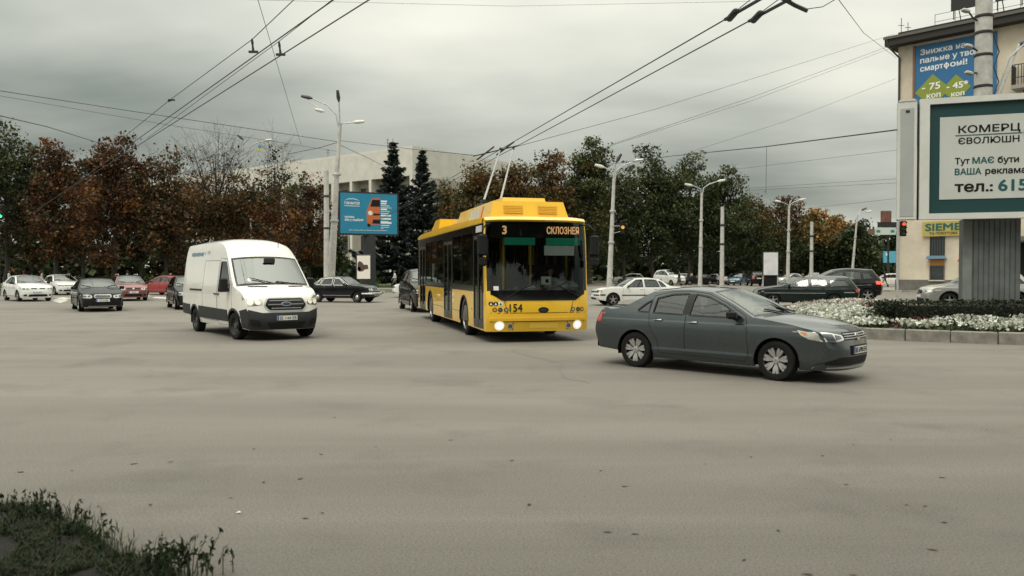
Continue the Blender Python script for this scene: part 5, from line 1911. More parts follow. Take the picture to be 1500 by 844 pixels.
RUST = [tuple(q * 0.95 for q in c) for c in RUST]
BROWN = [tuple(q * 0.95 for q in c) for c in BROWN]
OLIVE = [tuple(q * 0.95 for q in c) for c in OLIVE]
GREEN = [tuple(q * 1.0 for q in c) for c in GREEN]
MIDGREEN = [tuple(q * 1.15 for q in c) for c in MIDGREEN]
GOLD = [tuple(q * 1.5 for q in c) for c in GOLD]
def tree(name, label, px, Y, top, hw, base_frac, pal, pal_low=None, n=6500, leaf=.23, sparse=0.0, clusters=150, twigs=2, group=None, spread=.50):
    n = int(n * 2.1)
    if Y > 0:
        c = P3(px, 398, Y)
        x, y, h, rw = c.x, c.y, P3(px, top, Y).z, hw / FPX * Y
    else:                       # unseen trees added behind the camera: plain metres
        x, y, h, rw = px, Y, top, hw
    zb = h * base_frac
    root = empty(name, (x, y, 0), 0, label, 'tree', group)
    # crown outline: an ellipsoid with bumps, so the edge is uneven
    lob = rng.standard_normal((9, 3))
    lob /= np.linalg.norm(lob, axis=1)[:, None]
    amp = .16 + .20 * rng.random(9)
    cz, rz = (zb + h) / 2, (h - zb) / 2
    d = rng.standard_normal((clusters, 3))
    d /= np.linalg.norm(d, axis=1)[:, None]
    bump = (np.clip(d @ lob.T, 0, 1) ** 4 * amp).sum(1)
    rad = (.26 + .66 * rng.random(clusters) ** .5) * (.72 + bump)
    rad = np.clip(rad, 0, 1.0)
    wid = 1.0 - .30 * np.clip(d[:, 2], 0, 1) ** 2
    C = np.stack([d[:, 0] * rad * rw * wid, d[:, 1] * rad * rw * .9 * wid, cz + d[:, 2] * rad * rz], 1)
    C[:, 2] = zb + (C[:, 2] - zb) * (h - .5 - zb) / (C[:, 2].max() - zb)
    # trunk, limbs to some of the clusters, twigs off the limbs
    b = B()
    fork = zb * .75 + .4
    r0 = .012 * h + .06
    bend = [random.gauss(0, .12) for _ in range(4)]
    tp = [(0, 0, -.1), (bend[0], bend[1], fork * .5), (bend[2], bend[3], fork), (bend[2] * 1.5, bend[3] * 1.5, fork + (h - fork) * .45), (bend[0], bend[2], h - rz * .35)]
    b.tube([(0, 0, -.1), (0, 0, .25)] + tp[1:], [r0 * 1.5, r0 * 1.1, r0, r0 * .8, r0 * .5, r0 * .12], 8)
    T = [Vector(q) for q in tp]
    order = np.argsort(-np.abs(C[:, 2] - cz) - np.abs(C[:, 0]))
    lim = []
    for i in order[:26]:
        e_ = Vector(C[i])
        t = min(1, max(0, (e_.z - fork) / max(.5, h - fork) * .75))
        s = T[2].lerp(T[4], t * .8)
        m1 = s.lerp(e_, .45) + Vector((random.gauss(0, .25), random.gauss(0, .25), -.05 * (e_ - s).length))
        rr = r0 * (.42 - .22 * t)
        b.tube([s, m1, e_], [rr, rr * .6, rr * .18], 5)
        for k in range(twigs):
            p = m1.lerp(e_, random.random())
            q = p + Vector((random.gauss(0, 1), random.gauss(0, 1), random.gauss(.6, .7))).normalized() * random.uniform(.6, 1.6) * (1 + sparse)
            b.tube([p, p.lerp(q, .5) + Vector((random.gauss(0, .1), random.gauss(0, .1), .05)), q], [rr * .25, rr * .16, .008], 4)
            if sparse > .2:
                for _ in range(3):
                    q2 = q + Vector((random.gauss(0, 1), random.gauss(0, 1), random.gauss(.7, .5))).normalized() * random.uniform(.5, 1.1)
                    b.tube([p.lerp(q, random.uniform(.4, 1)), q2], [rr * .13, .006], 4)
    b.build('trunk', M_BARK, root)
    keep = np.ones(clusters)
    if sparse > 0:
        keep = 1 - sparse * np.clip((C[:, 2] - cz + rz * .25) / (rz * .7), 0, 1)
    pr = (.4 + rng.random(clusters)) * np.clip(keep, .02, 1)
    k = rng.choice(clusters, n, p=pr / pr.sum())
    sg = spread * (.6 + .8 * rng.random(clusters))
    L = C[k] + np.clip(rng.standard_normal((n, 3)), -1.7, 1.7) * np.stack([sg[k], sg[k], sg[k] * .62], 1)
    L[:, 2] = np.clip(L[:, 2], .6, h + .25)
    V = leaf_quads(L, leaf * (.55 + 1.1 * rng.random(n) ** 2), up=-.15, ratio=.7)
    P1 = np.array(pal)
    pc = rng.integers(0, len(pal), clusters)
    mixl = rng.random(n) < .3
    ci = np.where(mixl, rng.integers(0, len(pal), n), pc[k])
    cols = P1[ci]
    if pal_low is not None:
        P2 = np.array(pal_low)
        low = (L[:, 2] < cz + rz * .15 * rng.standard_normal(n))
        cols = np.where(low[:, None], P2[ci % len(P2)], cols)
    cols = cols * (.6 + .8 * rng.random(n))[:, None] * (.6 + .8 * rng.random(clusters))[k][:, None]
    link('crown', quads_mesh('crown', V, cols, M_CROWN), root)
    return root


ROWL, ROWR = 'park trees on the left', 'boulevard trees behind the trolleybus'
tree('green_tree', 'tall dark green tree standing at the far left end of the park row', 12, 74, 174, 62, .14, GREEN, RUST[3:] + GREEN, n=8500, group=ROWL)
tree('chestnut_tree', 'rust leaved chestnut right beside the dark green tree at far left', 82, 72, 203, 46, .16, RUST, n=7500, group=ROWL)
tree('chestnut_tree', 'dense rust brown chestnut behind the black sedan', 165, 70, 197, 52, .16, RUST, n=8500, group=ROWL)
tree('chestnut_tree', 'brown chestnut with thinning top above the red hatchback', 243, 71, 211, 46, .15, BROWN, n=5600, sparse=.5, group=ROWL)
tree('chestnut_tree', 'half bare chestnut with spreading branches right above the white van roof', 320, 72, 193, 52, .16, BROWN, n=4200, sparse=.97, twigs=7, group=ROWL)
tree('chestnut_tree', 'half bare chestnut with green middle and orange low leaves left of the lamp posts', 402, 73, 208, 50, .16, GREEN[:3] + BROWN[:2], BROWN[:1] + RUST[:3], n=4600, sparse=.9, twigs=6, group=ROWL)
tree('rust_tree', 'low rust coloured tree behind the twin leaning lamp posts', 452, 80, 252, 34, .12, RUST, n=4500, group=ROWL)
tree('dark_tree', 'shaded tree in the second park row between two chestnuts at far left', 122, 86, 232, 46, .1, RUST[2:] + GREEN[:2], n=4500, leaf=.34, group=ROWL)
tree('dark_tree', 'shaded tree in the second park row above the faded red estate', 205, 89, 236, 46, .1, BROWN[1:], n=4500, leaf=.34, group=ROWL)
tree('dark_tree', 'shaded tree in the second park row behind the thinning chestnut', 280, 92, 262, 44, .1, BROWN[1:] + GREEN[:1], n=3800, leaf=.34, group=ROWL)
tree('dark_tree', 'shaded tree in the second park row behind the half bare chestnuts', 366, 92, 285, 44, .1, GREEN + BROWN[:1], n=3800, leaf=.34, group=ROWL)
tree('dark_tree', 'shaded tree behind the dark green tree at the far left edge', 46, 90, 215, 50, .1, GREEN + RUST[2:4], n=4500, leaf=.34, group=ROWL)
tree('green_tree', 'green tree at the photo left edge beyond the tallest tree', -75, 78, 190, 60, .14, GREEN, n=4500, leaf=.34, group=ROWL)
tree('dark_tree', 'green tree behind the blue car billboard between lamp post and spruce', 478, 104, 325, 36, .05, GREEN, n=3500, leaf=.34, group=ROWL)

for i, (px, Y, top, hw, lo, pal, pl_, n, lab) in enumerate([
    (655, 104, 262, 34, .08, OLIVE, None, 5000, 'olive brown tree right of the two spruces above the trolleybus roof rear'),
    (694, 100, 240, 42, .10, OLIVE, BROWN, 6000, 'brownish tree behind the lower ends of the trolley poles'),
    (752, 99, 235, 42, .10, OLIVE + BROWN[:2], None, 6500, 'broad brown tree right of the trolley poles'),
    (803, 98, 224, 40, .10, BROWN[:3] + OLIVE, None, 6500, 'brown topped tree above the trolleybus front corner'),
    (862, 100, 199, 44, .10, MIDGREEN + OLIVE[:2], OLIVE[:2] + GREEN, 8000, 'tallest green brown tree right of the trolleybus'),
    (915, 106, 240, 36, .08, GREEN + OLIVE[:1], GREEN, 5000, 'lower tree behind the double armed lamp beside the trolleybus'),
    (957, 108, 214, 46, .08, MIDGREEN + GREEN, GREEN, 8500, 'big dark green tree between the two double armed lamps'),
    (1008, 110, 226, 42, .08, GREEN + MIDGREEN, GREEN, 7500, 'dark green tree behind the second double armed lamp'),
    (1058, 112, 246, 46, .08, MIDGREEN, GREEN + OLIVE[1:2], 8000, 'fresh green rounded tree behind the plain concrete post'),
    (1102, 118, 284, 32, .08, OLIVE, GREEN, 5000, 'olive tree left of the white light box'),
    (1147, 122, 288, 34, .08, BROWN[:2] + OLIVE, GREEN, 5000, 'brown tipped tree behind the far double armed lamp'),
    (1190, 128, 308, 38, .08, GOLD[1:] + MIDGREEN[:1], GREEN, 6000, 'golden orange tree behind the far plain post'),
    (1226, 131, 316, 30, .08, GOLD, GREEN + OLIVE[:1], 5000, 'brightest orange tree right of the golden one'),
    (1256, 125, 322, 24, .06, GREEN, None, 4000, 'narrow dark green tree behind the leaning street lamp'),
    (1286, 150, 372, 24, .04, GREEN, None, 2200, 'low dark green tree at the far end of the boulevard'),
    (725, 130, 262, 46, .05, OLIVE, None, 3000, 'second row tree behind the trolley poles'),
    (790, 131, 256, 46, .05, OLIVE, None, 3000, 'second row brown tree behind the trolleybus roof housing'),
    (845, 132, 250, 46, .05, GREEN + OLIVE, None, 3000, 'second row tree behind the tallest green brown tree'),
    (905, 134, 262, 46, .05, GREEN, None, 3000, 'second row tree behind the first double armed lamp'),
    (985, 136, 258, 46, .05, GREEN, None, 3000, 'second row tree in the gap between the two dark green trees'),
    (1035, 138, 272, 46, .05, GREEN, None, 3000, 'second row tree left of the fresh green rounded tree'),
    (1085, 140, 300, 40, .05, GREEN, None, 2600, 'second row tree right of the fresh green rounded tree'),
    (1125, 142, 318, 40, .05, GREEN, None, 2600, 'second row tree behind the white light box'),
    (1170, 146, 326, 40, .05, GREEN, None, 2600, 'second row tree left of the golden orange tree'),
    (1240, 148, 345, 36, .05, GREEN, None, 2600, 'second row tree below the brightest orange crown'),
]):
    tree('boulevard_tree', lab, px, Y, top, hw, lo, pal, pl_, n=n, leaf=.30 if Y < 125 else .42, clusters=140, spread=.66, group=ROWR)


def spruce(label, px, Y, top, hw, group):
    c = P3(px, 398, Y)
    h = P3(px, top, Y).z
    rw = hw / FPX * Y
    root = empty('spruce_tree', (c.x, c.y, 0), 0, label, 'tree', group)
    b = B()
    b.tube([(0, 0, -.1), (0, 0, h * .5), (0, 0, h)], [.24, .14, .02], 8)
    Cs, A, S = [], [], []
    z = .9
    while z < h - .25:
        t = z / h
        ln = rw * 1.45 * (1 - t) ** .95 * random.uniform(.60, 1.15) + .10
        nb = 9 if t < .7 else 6
        for k in range(nb):
            a = 2 * math.pi * k / nb + random.random()
            l = ln * random.uniform(.55, 1.15)
            dr = -.28 + .5 * t
            path = []
            for q in np.linspace(0, 1, 7):
                path.append((math.cos(a) * l * q, math.sin(a) * l * q, z + l * (dr * q + .36 * q ** 3)))
            b.tube([path[0], path[3], path[6]], [.035, .02, .006], 4)
            nn = int(52 * l) + 10
            q = rng.random(nn) ** .7
            P = np.array(path)
            pp = np.stack([np.interp(q * 6, range(7), P[:, i]) for i in range(3)], 1)
            pp += rng.standard_normal((nn, 3)) * np.array([.13, .13, .07]) * (1 - .5 * q)[:, None]
            pp[:, 2] -= .06
            Cs.append(pp)
            A.append(np.tile([math.cos(a), math.sin(a), -.25], (nn, 1)))
        z += (.40 + .26 * (1 - t)) * random.uniform(.6, 1.35)
    b.build('trunk', M_BARK, root)
    C = np.concatenate(Cs)
    a = np.concatenate(A) + rng.standard_normal((len(C), 3)) * .35
    a /= np.linalg.norm(a, axis=1)[:, None]
    h_ = rng.standard_normal((len(C), 3))
    bb = np.cross(a, h_)
    bb /= np.linalg.norm(bb, axis=1)[:, None]
    s = (.19 + .17 * rng.random(len(C)))[:, None]
    V = np.stack([C - a * s, C + bb * s * .3, C + a * s, C - bb * s * .3], 1)
    pal = np.array([(.016, .026, .022), (.022, .034, .028), (.012, .018, .015)])
    cols = pal[rng.integers(0, 3, len(C))] * (.7 + .6 * rng.random(len(C)))[:, None]
    link('crown', quads_mesh('crown', V, cols, M_NEEDLE), root)


spruce('taller pointed dark spruce left of the other spruce and above the blue billboard', 576, 90, 203, 42, 'two spruces')
spruce('second dark spruce leaning beside the taller one left of the trolleybus', 619, 88, 216, 40, 'two spruces')


def thicket(name, x0, x1, y0, y1, h, n, size, pal):
    """unbroken dark undergrowth that closes the view below the crowns"""
    p = rng.random((n, 3))
    X = x0 + (x1 - x0) * p[:, 0]
    top = h * (.62 + .22 * np.sin(X * .45) + .16 * np.sin(X * 1.3 + 2))
    C = np.stack([X, y0 + (y1 - y0) * p[:, 1], p[:, 2] ** .8 * top], 1)
    V = leaf_quads(C, size, ratio=.8)
    P = np.array(pal)
    setp(link(name, quads_mesh(name, V, P[rng.integers(0, len(P), n)] * (.6 + .7 * rng.random(n))[:, None], M_LEAF)), kind='stuff')


thicket('undergrowth', -130, -26, 112, 119, 9.5, 12000, 1.05, GREEN[:3] + RUST[3:4])
thicket('undergrowth', -30, -14, 110, 116, 4.0, 1500, .8, GREEN[:3])
thicket('undergrowth', -16, 118, 150, 160, 11, 15000, 1.3, GREEN[:3])
thicket('undergrowth', -46, -14, 82, 86, 1.5, 1500, .4, GREEN + MIDGREEN[:1])
thicket('far_wood', 92, 220, 260, 290, 13, 6000, 2.4, GREEN + OLIVE[1:2])
thicket('far_wood', -400, -120, 150, 170, 14, 9000, 2.2, GREEN[:3])

for lab_, x_, y_, h_, r_ in (('leftmost', -4.5, -4.5, 14.5, 6.5), ('second', 5.5, -4, 15, 7), ('third', 15, -3.5, 14.5, 7), ('rightmost', 25, -3, 15, 7)):  # added out of view, to shade the near road and darken vehicle reflections
    tree('added_shade_tree', lab_ + ' of the four unseen green trees added behind the viewer for shade and reflections', x_, y_, h_, r_, .36, GREEN + OLIVE[:1], n=5200, leaf=.60, clusters=120, spread=.8, group='unseen shade trees added behind the viewer')

# ------------------------------------------------------------------ long pale public building behind the park
M_STONE = mat('pale_stone', (.62, .60, .54), .8, noise=(.6, .14))
M_STONE2 = mat('pale_stone_fin', (.66, .63, .56), .8, noise=(1, .1))
M_WINF = mat('window_frame_brown', (.10, .085, .07), .6)
M_PANE = mat('dark_window_pane', (.030, .036, .040), .08, spec=.8)
cA = Vector((-16.2, 130, 0))
uA = Vector((-20.7, 16, 0)).normalized()
uB = Vector((-uA.y, uA.x, 0)) * -1
HB = 21.9
pb = empty('public_building', (cA.x, cA.y, 0), 0, 'long pale stone building with tall white fins behind the spruces', 'building')
zv = Vector((0, 0, 1))
FA = (Vector((0, 0, 0)), -uA, zv)      # facade A runs from the corner towards the left: coordinate -s
b = B()
LB = 84
pr = [Vector((0, 0, 0)), uA * LB, uA * LB + uB * 34, uB * 34]
if uB.y < 0:
    uB = -uB
    pr = [Vector((0, 0, 0)), uA * LB, uA * LB + uB * 34, uB * 34]
inn = 1.6      # the window wall lies behind the fins
n_ = -uB
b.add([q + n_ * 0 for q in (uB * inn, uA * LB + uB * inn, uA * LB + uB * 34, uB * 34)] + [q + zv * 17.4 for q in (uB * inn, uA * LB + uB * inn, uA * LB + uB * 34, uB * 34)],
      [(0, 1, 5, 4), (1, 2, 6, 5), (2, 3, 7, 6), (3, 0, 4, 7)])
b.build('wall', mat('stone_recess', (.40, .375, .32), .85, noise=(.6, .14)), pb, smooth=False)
b = B()
b.add([q + zv * 17.4 for q in pr] + [q + zv * HB for q in pr], [(3, 2, 1, 0), (4, 5, 6, 7), (0, 1, 5, 4), (1, 2, 6, 5), (2, 3, 7, 6), (3, 0, 4, 7)])
ro = b.build('roof_storey', M_STONE, pb, smooth=False)
b = B()
b.add([q + zv * HB + Vector((q.x * .004, q.y * .004, 0)) for q in pr] + [q + zv * (HB + .35) for q in pr], [(3, 2, 1, 0), (4, 5, 6, 7), (0, 1, 5, 4), (1, 2, 6, 5), (2, 3, 7, 6), (3, 0, 4, 7)])
b.build('cornice', M_STONE2, ro, smooth=False)
fin = None
PB_FIN = 4.9
for i in range(18):
    s = .35 + i * PB_FIN
    c = uA * s + uB * (inn / 2)
    o = link('fin', fin, pb) if fin else B().box((0, 0, 8.7), (.62, inn - .01, 17.4)).build('fin', M_STONE2, pb, smooth=False)
    fin = o.data
    o.location = c
    o.rotation_euler = (0, 0, math.atan2(uA.y, uA.x))
wme = pme = None
ang = math.atan2(-uA.y, -uA.x)
for i in range(14):
    for f in range(4):
        for k in (0, 1):
            s = .35 + i * PB_FIN + 1.55 + k * 1.8
            if wme is None:
                b = B()
                for d, cc in (((1.36, .12, .1), (0, 0, 1.3)), ((1.36, .12, .1), (0, 0, -1.3)), ((.1, .12, 2.5), (.63, 0, 0)), ((.1, .12, 2.5), (-.63, 0, 0)), ((.07, .10, 2.5), (0, 0, 0)), ((1.2, .10, .07), (0, 0, .55))):
                    b.box(cc, d)
                wme = b.mesh('window', M_WINF, smooth=False)
                pme = B().box((0, .02, 0), (1.26, .05, 2.6)).mesh('pane', M_PANE, smooth=False)
            o = link('window', wme, pb)
            o.location = uA * s + uB * (inn - .06) + zv * (2.6 + f * 4.1)
            o.rotation_euler = (0, 0, ang)
            link('pane', pme, o)
for px_, z_ in ((20, 5.0), (52, 4.4)):
    B().tube([(0, 0, 0), (0, 0, z_ * .6)], .05, 5).box((0, 0, z_ * .45), (.9, .04, .04)).box((0, 0, z_ * .55), (.6, .04, .04)).build('antenna', M_IRON, pb).location = uA * (px_ * .5) + uB * 4 + zv * HB

# ------------------------------------------------------------------ cream corner building on the right
M_CREAM = mat('cream_plaster', (.60, .535, .425), .85, noise=(.35, .28), bump=(6, .15))
M_PLINTH = mat('grey_plinth', (.14, .13, .115), .9, noise=(1.5, .4))
M_ROOF = mat('roof_brown', (.022, .019, .016), .7, noise=(1, .3))
oC = Vector((33.75, 70, .12))
uC = Vector((.697, -.717, 0)).normalized()
nC = uC.cross(zv)
FC = (oC, uC, zv)
cb_ = empty('corner_building', oC, 0, 'cream corner building with a dark roof and a blue banner behind the billboard', 'building')
FL = (Vector((0, 0, 0)), uC, zv)
B().prism(rect(0, .9, 46, 21.2), -16, 0, FL).build('wall', M_CREAM, cb_, smooth=False)
B().prism(rect(-.06, -.2, 46.06, .9), -16, .07, FL).build('plinth', M_PLINTH, cb_, smooth=False)
rf = B().prism(rect(-.75, 21.2, 47, 21.95), -17, 1.1, FL)
rf.prism([(.2, 21.95), (46, 21.95), (46, 22.3), (.2, 22.3)], -16, .6, FL)
rf = rf.build('roof', M_ROOF, cb_, smooth=False)
B().prism(rect(-.83, 21.75, 47.1, 21.98), 1.10, 1.22, FL).build('gutter', mat('gutter_grey', (.10, .095, .085), .6), rf, smooth=False)
b = B()
L = lambda s, z, d: uC * s + zv * z + nC * d
for s in np.arange(3.2, 30, 1.55):
    b.tube([L(s, 21.9, .75), L(s, 23.15, .75)], .022, 5)
for z in (22.5, 23.1):
    b.tube([L(3.2, z, .75), L(30, z, .75)], .02, 5)
b.build('roof_rail', M_IRON, rf)
b = B()
b.tube([L(-.55, 21.8, 1.15), L(-.5, 21.2, 1.1), L(.16, 20.2, .14), L(.16, 8, .14), L(.16, .4, .14)], .085, 8)
b.build('downpipe', mat('pipe_dark', (.04, .038, .036), .5), cb_)
B().tube([L(.16, 16, .15), L(.16, .6, .15)], .10, 8).build('downpipe_sleeve', mat('pipe_pale', (.55, .53, .47), .6), cb_)
for (s, z, w) in ((.45, 22.2, 1.6), (1.0, 22.2, 1.1)):
    B().tube([L(s, 21.9, .6), L(s, 21.9 + w, .6)], .03, 5).box(L(s, 21.9 + w * .6, .6), (.5, .04, .04)).build('antenna', M_IRON, rf)
# blue advertising banner
bn = B().prism(rect(1.45, 12.5, 7.65, 20.95), .03, .09, FL).build('banner', mat('banner_blue', (.020, .130, .290), .55), cb_, smooth=False)
B().prism(rect(1.25, 12.4, 1.42, 21.0), .0, .12, FL).build('banner_rail', mat('rail_rust', (.20, .12, .07), .8), cb_, smooth=False)
M_TXTW = mat('lettering_white', (.80, .80, .78), .5)
def wtext(body, w, cap, s, z, fr, m, parent, off=.1, bold=.022, ext=.012, name='lettering'):
    """lettering with a given overall width and capital height"""
    me = text_mesh(body, 1.0, 0, 0, 'LEFT')
    if bold:
        me = thicken(me, bold)
    co_ = np.array([v.co for v in me.vertices])
    x0, x1 = co_[:, 0].min(), co_[:, 0].max()
    k = w / (x1 - x0)
    ky = cap / .72
    o, u, v = Vector(fr[0]), Vector(fr[1]).normalized(), Vector(fr[2]).normalized()
    nn = u.cross(v)
    base = o + u * s + v * z + nn * off
    for q in me.vertices:
        c = q.co.copy()
        q.co = base + u * ((c.x - x0) * k) + v * (c.y * ky) + nn * c.z
    me.materials.clear()
    me.materials.append(m)
    return link(name, me, parent)


wtext('Знижка на', 3.5, .46, 1.85, 20.12, FL, M_TXTW, bn)
wtext('пальне у твоєму', 5.5, .46, 1.85, 19.42, FL, M_TXTW, bn)
wtext('смарт', 1.82, .46, 1.85, 18.72, FL, M_TXTW, bn)
fi_ = wtext('о', .40, .46, 3.72, 18.72, FL, M_TXTW, bn)
B().prism(rect(3.88, 18.58, 3.96, 19.16), .094, .106, FL).build('letter_stem', M_TXTW, bn, smooth=False)
wtext('оні!', 1.30, .46, 4.2, 18.72, FL, M_TXTW, bn)
M_LIME = mat('banner_lime', (.22, .27, .03), .5)
for (s, z, r_, q_) in ((2.85, 16.95, 1.40, .092), (4.66, 16.85, 1.15, .100)):
    B().prism([(s - r_, z), (s, z - r_), (s + r_, z), (s, z + r_)], q_, q_ + .015, FL).build('discount_diamond', M_LIME, bn, smooth=False)
wtext('- 75', 1.45, .58, 2.02, 17.05, FL, M_TXTW, bn, off=.13)
wtext('коп', 1.10, .44, 2.40, 16.35, FL, M_TXTW, bn, off=.13)
wtext('- 45*', 1.65, .52, 3.95, 16.85, FL, M_TXTW, bn, off=.13)
wtext('коп', 1.0, .40, 4.32, 16.2, FL, M_TXTW, bn, off=.13)
# shop sign
M_YEL = mat('sign_yellow', (.42, .35, .09), .5)
sg_ = B().prism(rect(2.2, 4.6, 6.9, 5.85), .03, .2, FL).build('shop_sign', M_YEL, cb_, smooth=False)
wtext('SIEMENS', 4.2, .60, 2.42, 5.08, FL, mat('sign_green', (.015, .10, .085), .5), sg_, off=.22, bold=.03)
wtext('ТА ПОБУТОВА ТЕХНІКА', 3.7, .20, 2.75, 4.74, FL, mat('sign_brown', (.09, .05, .02), .5), sg_, off=.22, bold=.03)


def facade_window(s0, z0, s1, z1, bars=0, fm=M_WINF):
    fo = B()
    t = .08
    for q in (rect(s0 - t, z0 - t, s0, z1 + t), rect(s1, z0 - t, s1 + t, z1 + t), rect(s0, z0 - t, s1, z0), rect(s0, z1, s1, z1 + t)):
        fo.prism(q, 0, .12, FL)
    for k in range(bars):
        s = s0 + (s1 - s0) * (k + 1) / (bars + 1)
        fo.prism(rect(s - .02, z0, s + .02, z1), .03, .08, FL)
    o = fo.build('window', fm, cb_, smooth=False)
    B().prism(rect(s0, z0, s1, z1), .005, .03, FL).build('pane', M_PANE, o, smooth=False)
    B().prism(rect(s0 - .12, z0 - t - .07, s1 + .12, z0 - t - .005), 0, .22, FL).build('sill', M_STONE2, o, smooth=False)
    return o


facade_window(2.85, 2.95, 3.85, 4.45, 4, M_IRON)
facade_window(5.35, 2.95, 6.35, 4.45, 4, M_IRON)
facade_window(2.85, .95, 3.85, 2.05, 0)
B().prism(rect(2.8, 2.12, 3.9, 2.62), .0, .14, FL).build('orange_board', mat('board_orange', (.38, .17, .04), .6), cb_, smooth=False)
for s0, s1, z, m_ in ((2.6, 4.1, 2.68, mat('awning_blue', (.14, .24, .33), .6)), (5.05, 6.7, 2.45, mat('awning_red', (.42, .03, .05), .6))):
    B().prism([(s0, z), (s1, z), (s1 - .15, z + .26), (s0 + .15, z + .26)], .0, .6, FL).build('awning', m_, cb_, smooth=False)
B().prism(rect(5.3, .1, 6.3, 2.4), .0, .05, FL).build('kiosk_door', M_INK, cb_, smooth=False)
B().prism(rect(5.14, .1, 5.3, 2.4), .0, .09, FL).build('door_jamb', mat('jamb_brown', (.17, .08, .045), .7), cb_, smooth=False)
for f in range(3):
    for k in range(7):
        if k == 0:
            continue
        s = 9.6 + (k - 1) * 3.4 if k else 0
        facade_window(s, 7.4 + f * 4.2, s + 1.5, 9.5 + f * 4.2, 1)
# entrance right of the billboard leg, balcony above
B().prism(rect(9.0, .2, 11.2, 3.9), 0, .06, FL).build('entrance', M_INK, cb_, smooth=False)
B().prism(rect(8.7, 4.0, 12.2, 4.35), 0, 1.6, FL).build('entrance_canopy', M_PLINTH, cb_, smooth=False)
for s in (9.35, 11.6):
    B().tube([L(s, 0, 1.4), L(s, 4.0, 1.4)], .16, 10).build('entrance_column', M_STONE2, cb_)
b = B()
for k in range(6):
    b.tube([L(8.9, .3 + 0, 1.2 + k * .3), L(8.9, 1.5, 1.2 + k * .3)], .03, 5)
b.tube([L(8.9, 1.5, 1.1), L(8.9, 1.5, 2.9)], .035, 5)
b.build('stair_rail', M_IRON, cb_)
bl = B().prism(rect(8.95, 15.9, 12.6, 16.2), 0, 1.25, FL).build('balcony', mat('balcony_slab', (.30, .28, .25), .8), cb_, smooth=False)
b = B()
for s in np.arange(8.98, 12.6, .22):
    b.tube([L(s, 16.2, 1.22), L(s, 17.75, 1.22)], .03, 5)
for d in np.arange(.1, 1.2, .22):
    b.tube([L(8.98, 16.2, d), L(8.98, 17.75, d)], .03, 5)
for z in (16.75, 17.75):
    b.tube([L(8.98, z, 0), L(8.98, z, 1.22), L(12.6, z, 1.22), L(12.6, z, 0)], .035, 5)
b.build('balcony_rail', M_IRON, bl)
B().prism(rect(9.9, 16.2, 11.0, 18.9), .004, .05, FL).build('balcony_door', M_PANE, cb_, smooth=False)
# sign frame standing on the roof
rs = empty('rooftop_sign', oC, 0, 'dark green and black sign boards standing on the roof edge of the cream building', 'sign')
for s0, s1, m_ in ((4.35, 6.7, mat('sign_black', (.012, .013, .013), .6)), (7.6, 9.3, mat('sign_dark_green', (.006, .045, .022), .5)), (9.5, 13.2, MATS['sign_dark_green'])):
    B().prism(rect(s0, 23.2, s1, 27.2), .35, .55, FL).build('sign_board', m_, rs, smooth=False)
b = B()
for s in (4.5, 6.5, 7.7, 9.4, 11.3, 13.0):
    b.tube([L(s, 22.5, .3), L(s, 27, .3)], .05, 5).tube([L(s, 22.9, -1.5), L(s, 25.5, .3)], .04, 5)
b.build('sign_frame', M_IRON, rs)

# pavement in front of the corner building
q = [(28, 73), (33.2, 67.3), (46, 54.2), (80, 20), (110, 40), (60, 90), (36, 80)]
sheet('pavement', q, .10, M_PAVE)
pk2 = empty('pavement_kerb', kind='structure')
kerb_run([(28, 73), (33.2, 67.3), (46, 54.2), (62, 38)], pk2, .14, .25, M_KERB, length=1.5)

# ------------------------------------------------------------------ big billboard on the flower island
oB = Vector((11.22, 22.0, 0))
uB_ = Vector((.949, -.316, 0)).normalized()
nB = uB_.cross(zv)
FB = (Vector((0, 0, 0)), uB_, zv)
Z0, HH, WW = 3.15, 3.30, 6.5
bb = empty('billboard', oB, 0, 'large white framed billboard with a dark teal border on a ribbed leg', 'billboard')
M_BWHITE = mat('billboard_white', (.60, .61, .575), .5, noise=(1.5, .1))
M_TEAL = mat('billboard_teal', (.004, .042, .044), .5)
M_POSTER = mat('poster_grey_white', (.50, .52, .49), .55, noise=(1.2, .06))
M_STEEL = mat('leg_steel', (.145, .162, .158), .55, .3, noise=(2.5, .3))
B().prism(rect(.02, Z0 + .02, WW - .02, Z0 + HH - .02), -.55, -.10, FB).build('cabinet', M_DARKP, bb, smooth=False)
fr = B()
for q in (rect(0, Z0, .24, Z0 + HH), rect(WW - .24, Z0, WW, Z0 + HH), rect(.24, Z0, WW - .24, Z0 + .16), rect(.24, Z0 + HH - .16, WW - .24, Z0 + HH)):
    fr.prism(q, -.12, .06, FB)
fr.build('frame', M_BWHITE, bb, smooth=False)
B().prism(rect(.24, Z0 + .16, WW - .24, Z0 + HH - .16), -.09, -.03, FB).build('teal_border', M_TEAL, bb, smooth=False)
po = B().prism(rect(.50, Z0 + .54, WW - .50, Z0 + HH - .52), -.03, -.015, FB).build('poster', M_POSTER, bb, smooth=False)
M_TXTT = mat('lettering_teal', (.004, .085, .090), .5)
kw = dict(fr=FB, parent=po, off=-.011, ext=.008)
wtext('КОМЕРЦ', 1.47, .19, .945, Z0 + 2.33, m=M_INK, bold=.02, **kw)
wtext('ЄВОЛЮШН', 1.45, .165, .945, Z0 + 2.03, m=M_INK, bold=.02, **kw)
B().prism(rect(.88, Z0 + 2.255, 2.46, Z0 + 2.275), -.015, -.004, FB).build('logo_line', M_TXTT, po, smooth=False)
B().prism(ell(2.76, Z0 + 2.27, .27, .27, 32), -.015, -.004, FB).build('logo_disc', M_TXTT, po, smooth=False)
wtext('Тут', .36, .165, .87, Z0 + 1.49, m=M_INK, bold=.028, **kw)
wtext('МАЄ', .52, .165, 1.29, Z0 + 1.49, m=M_TXTT, bold=.028, **kw)
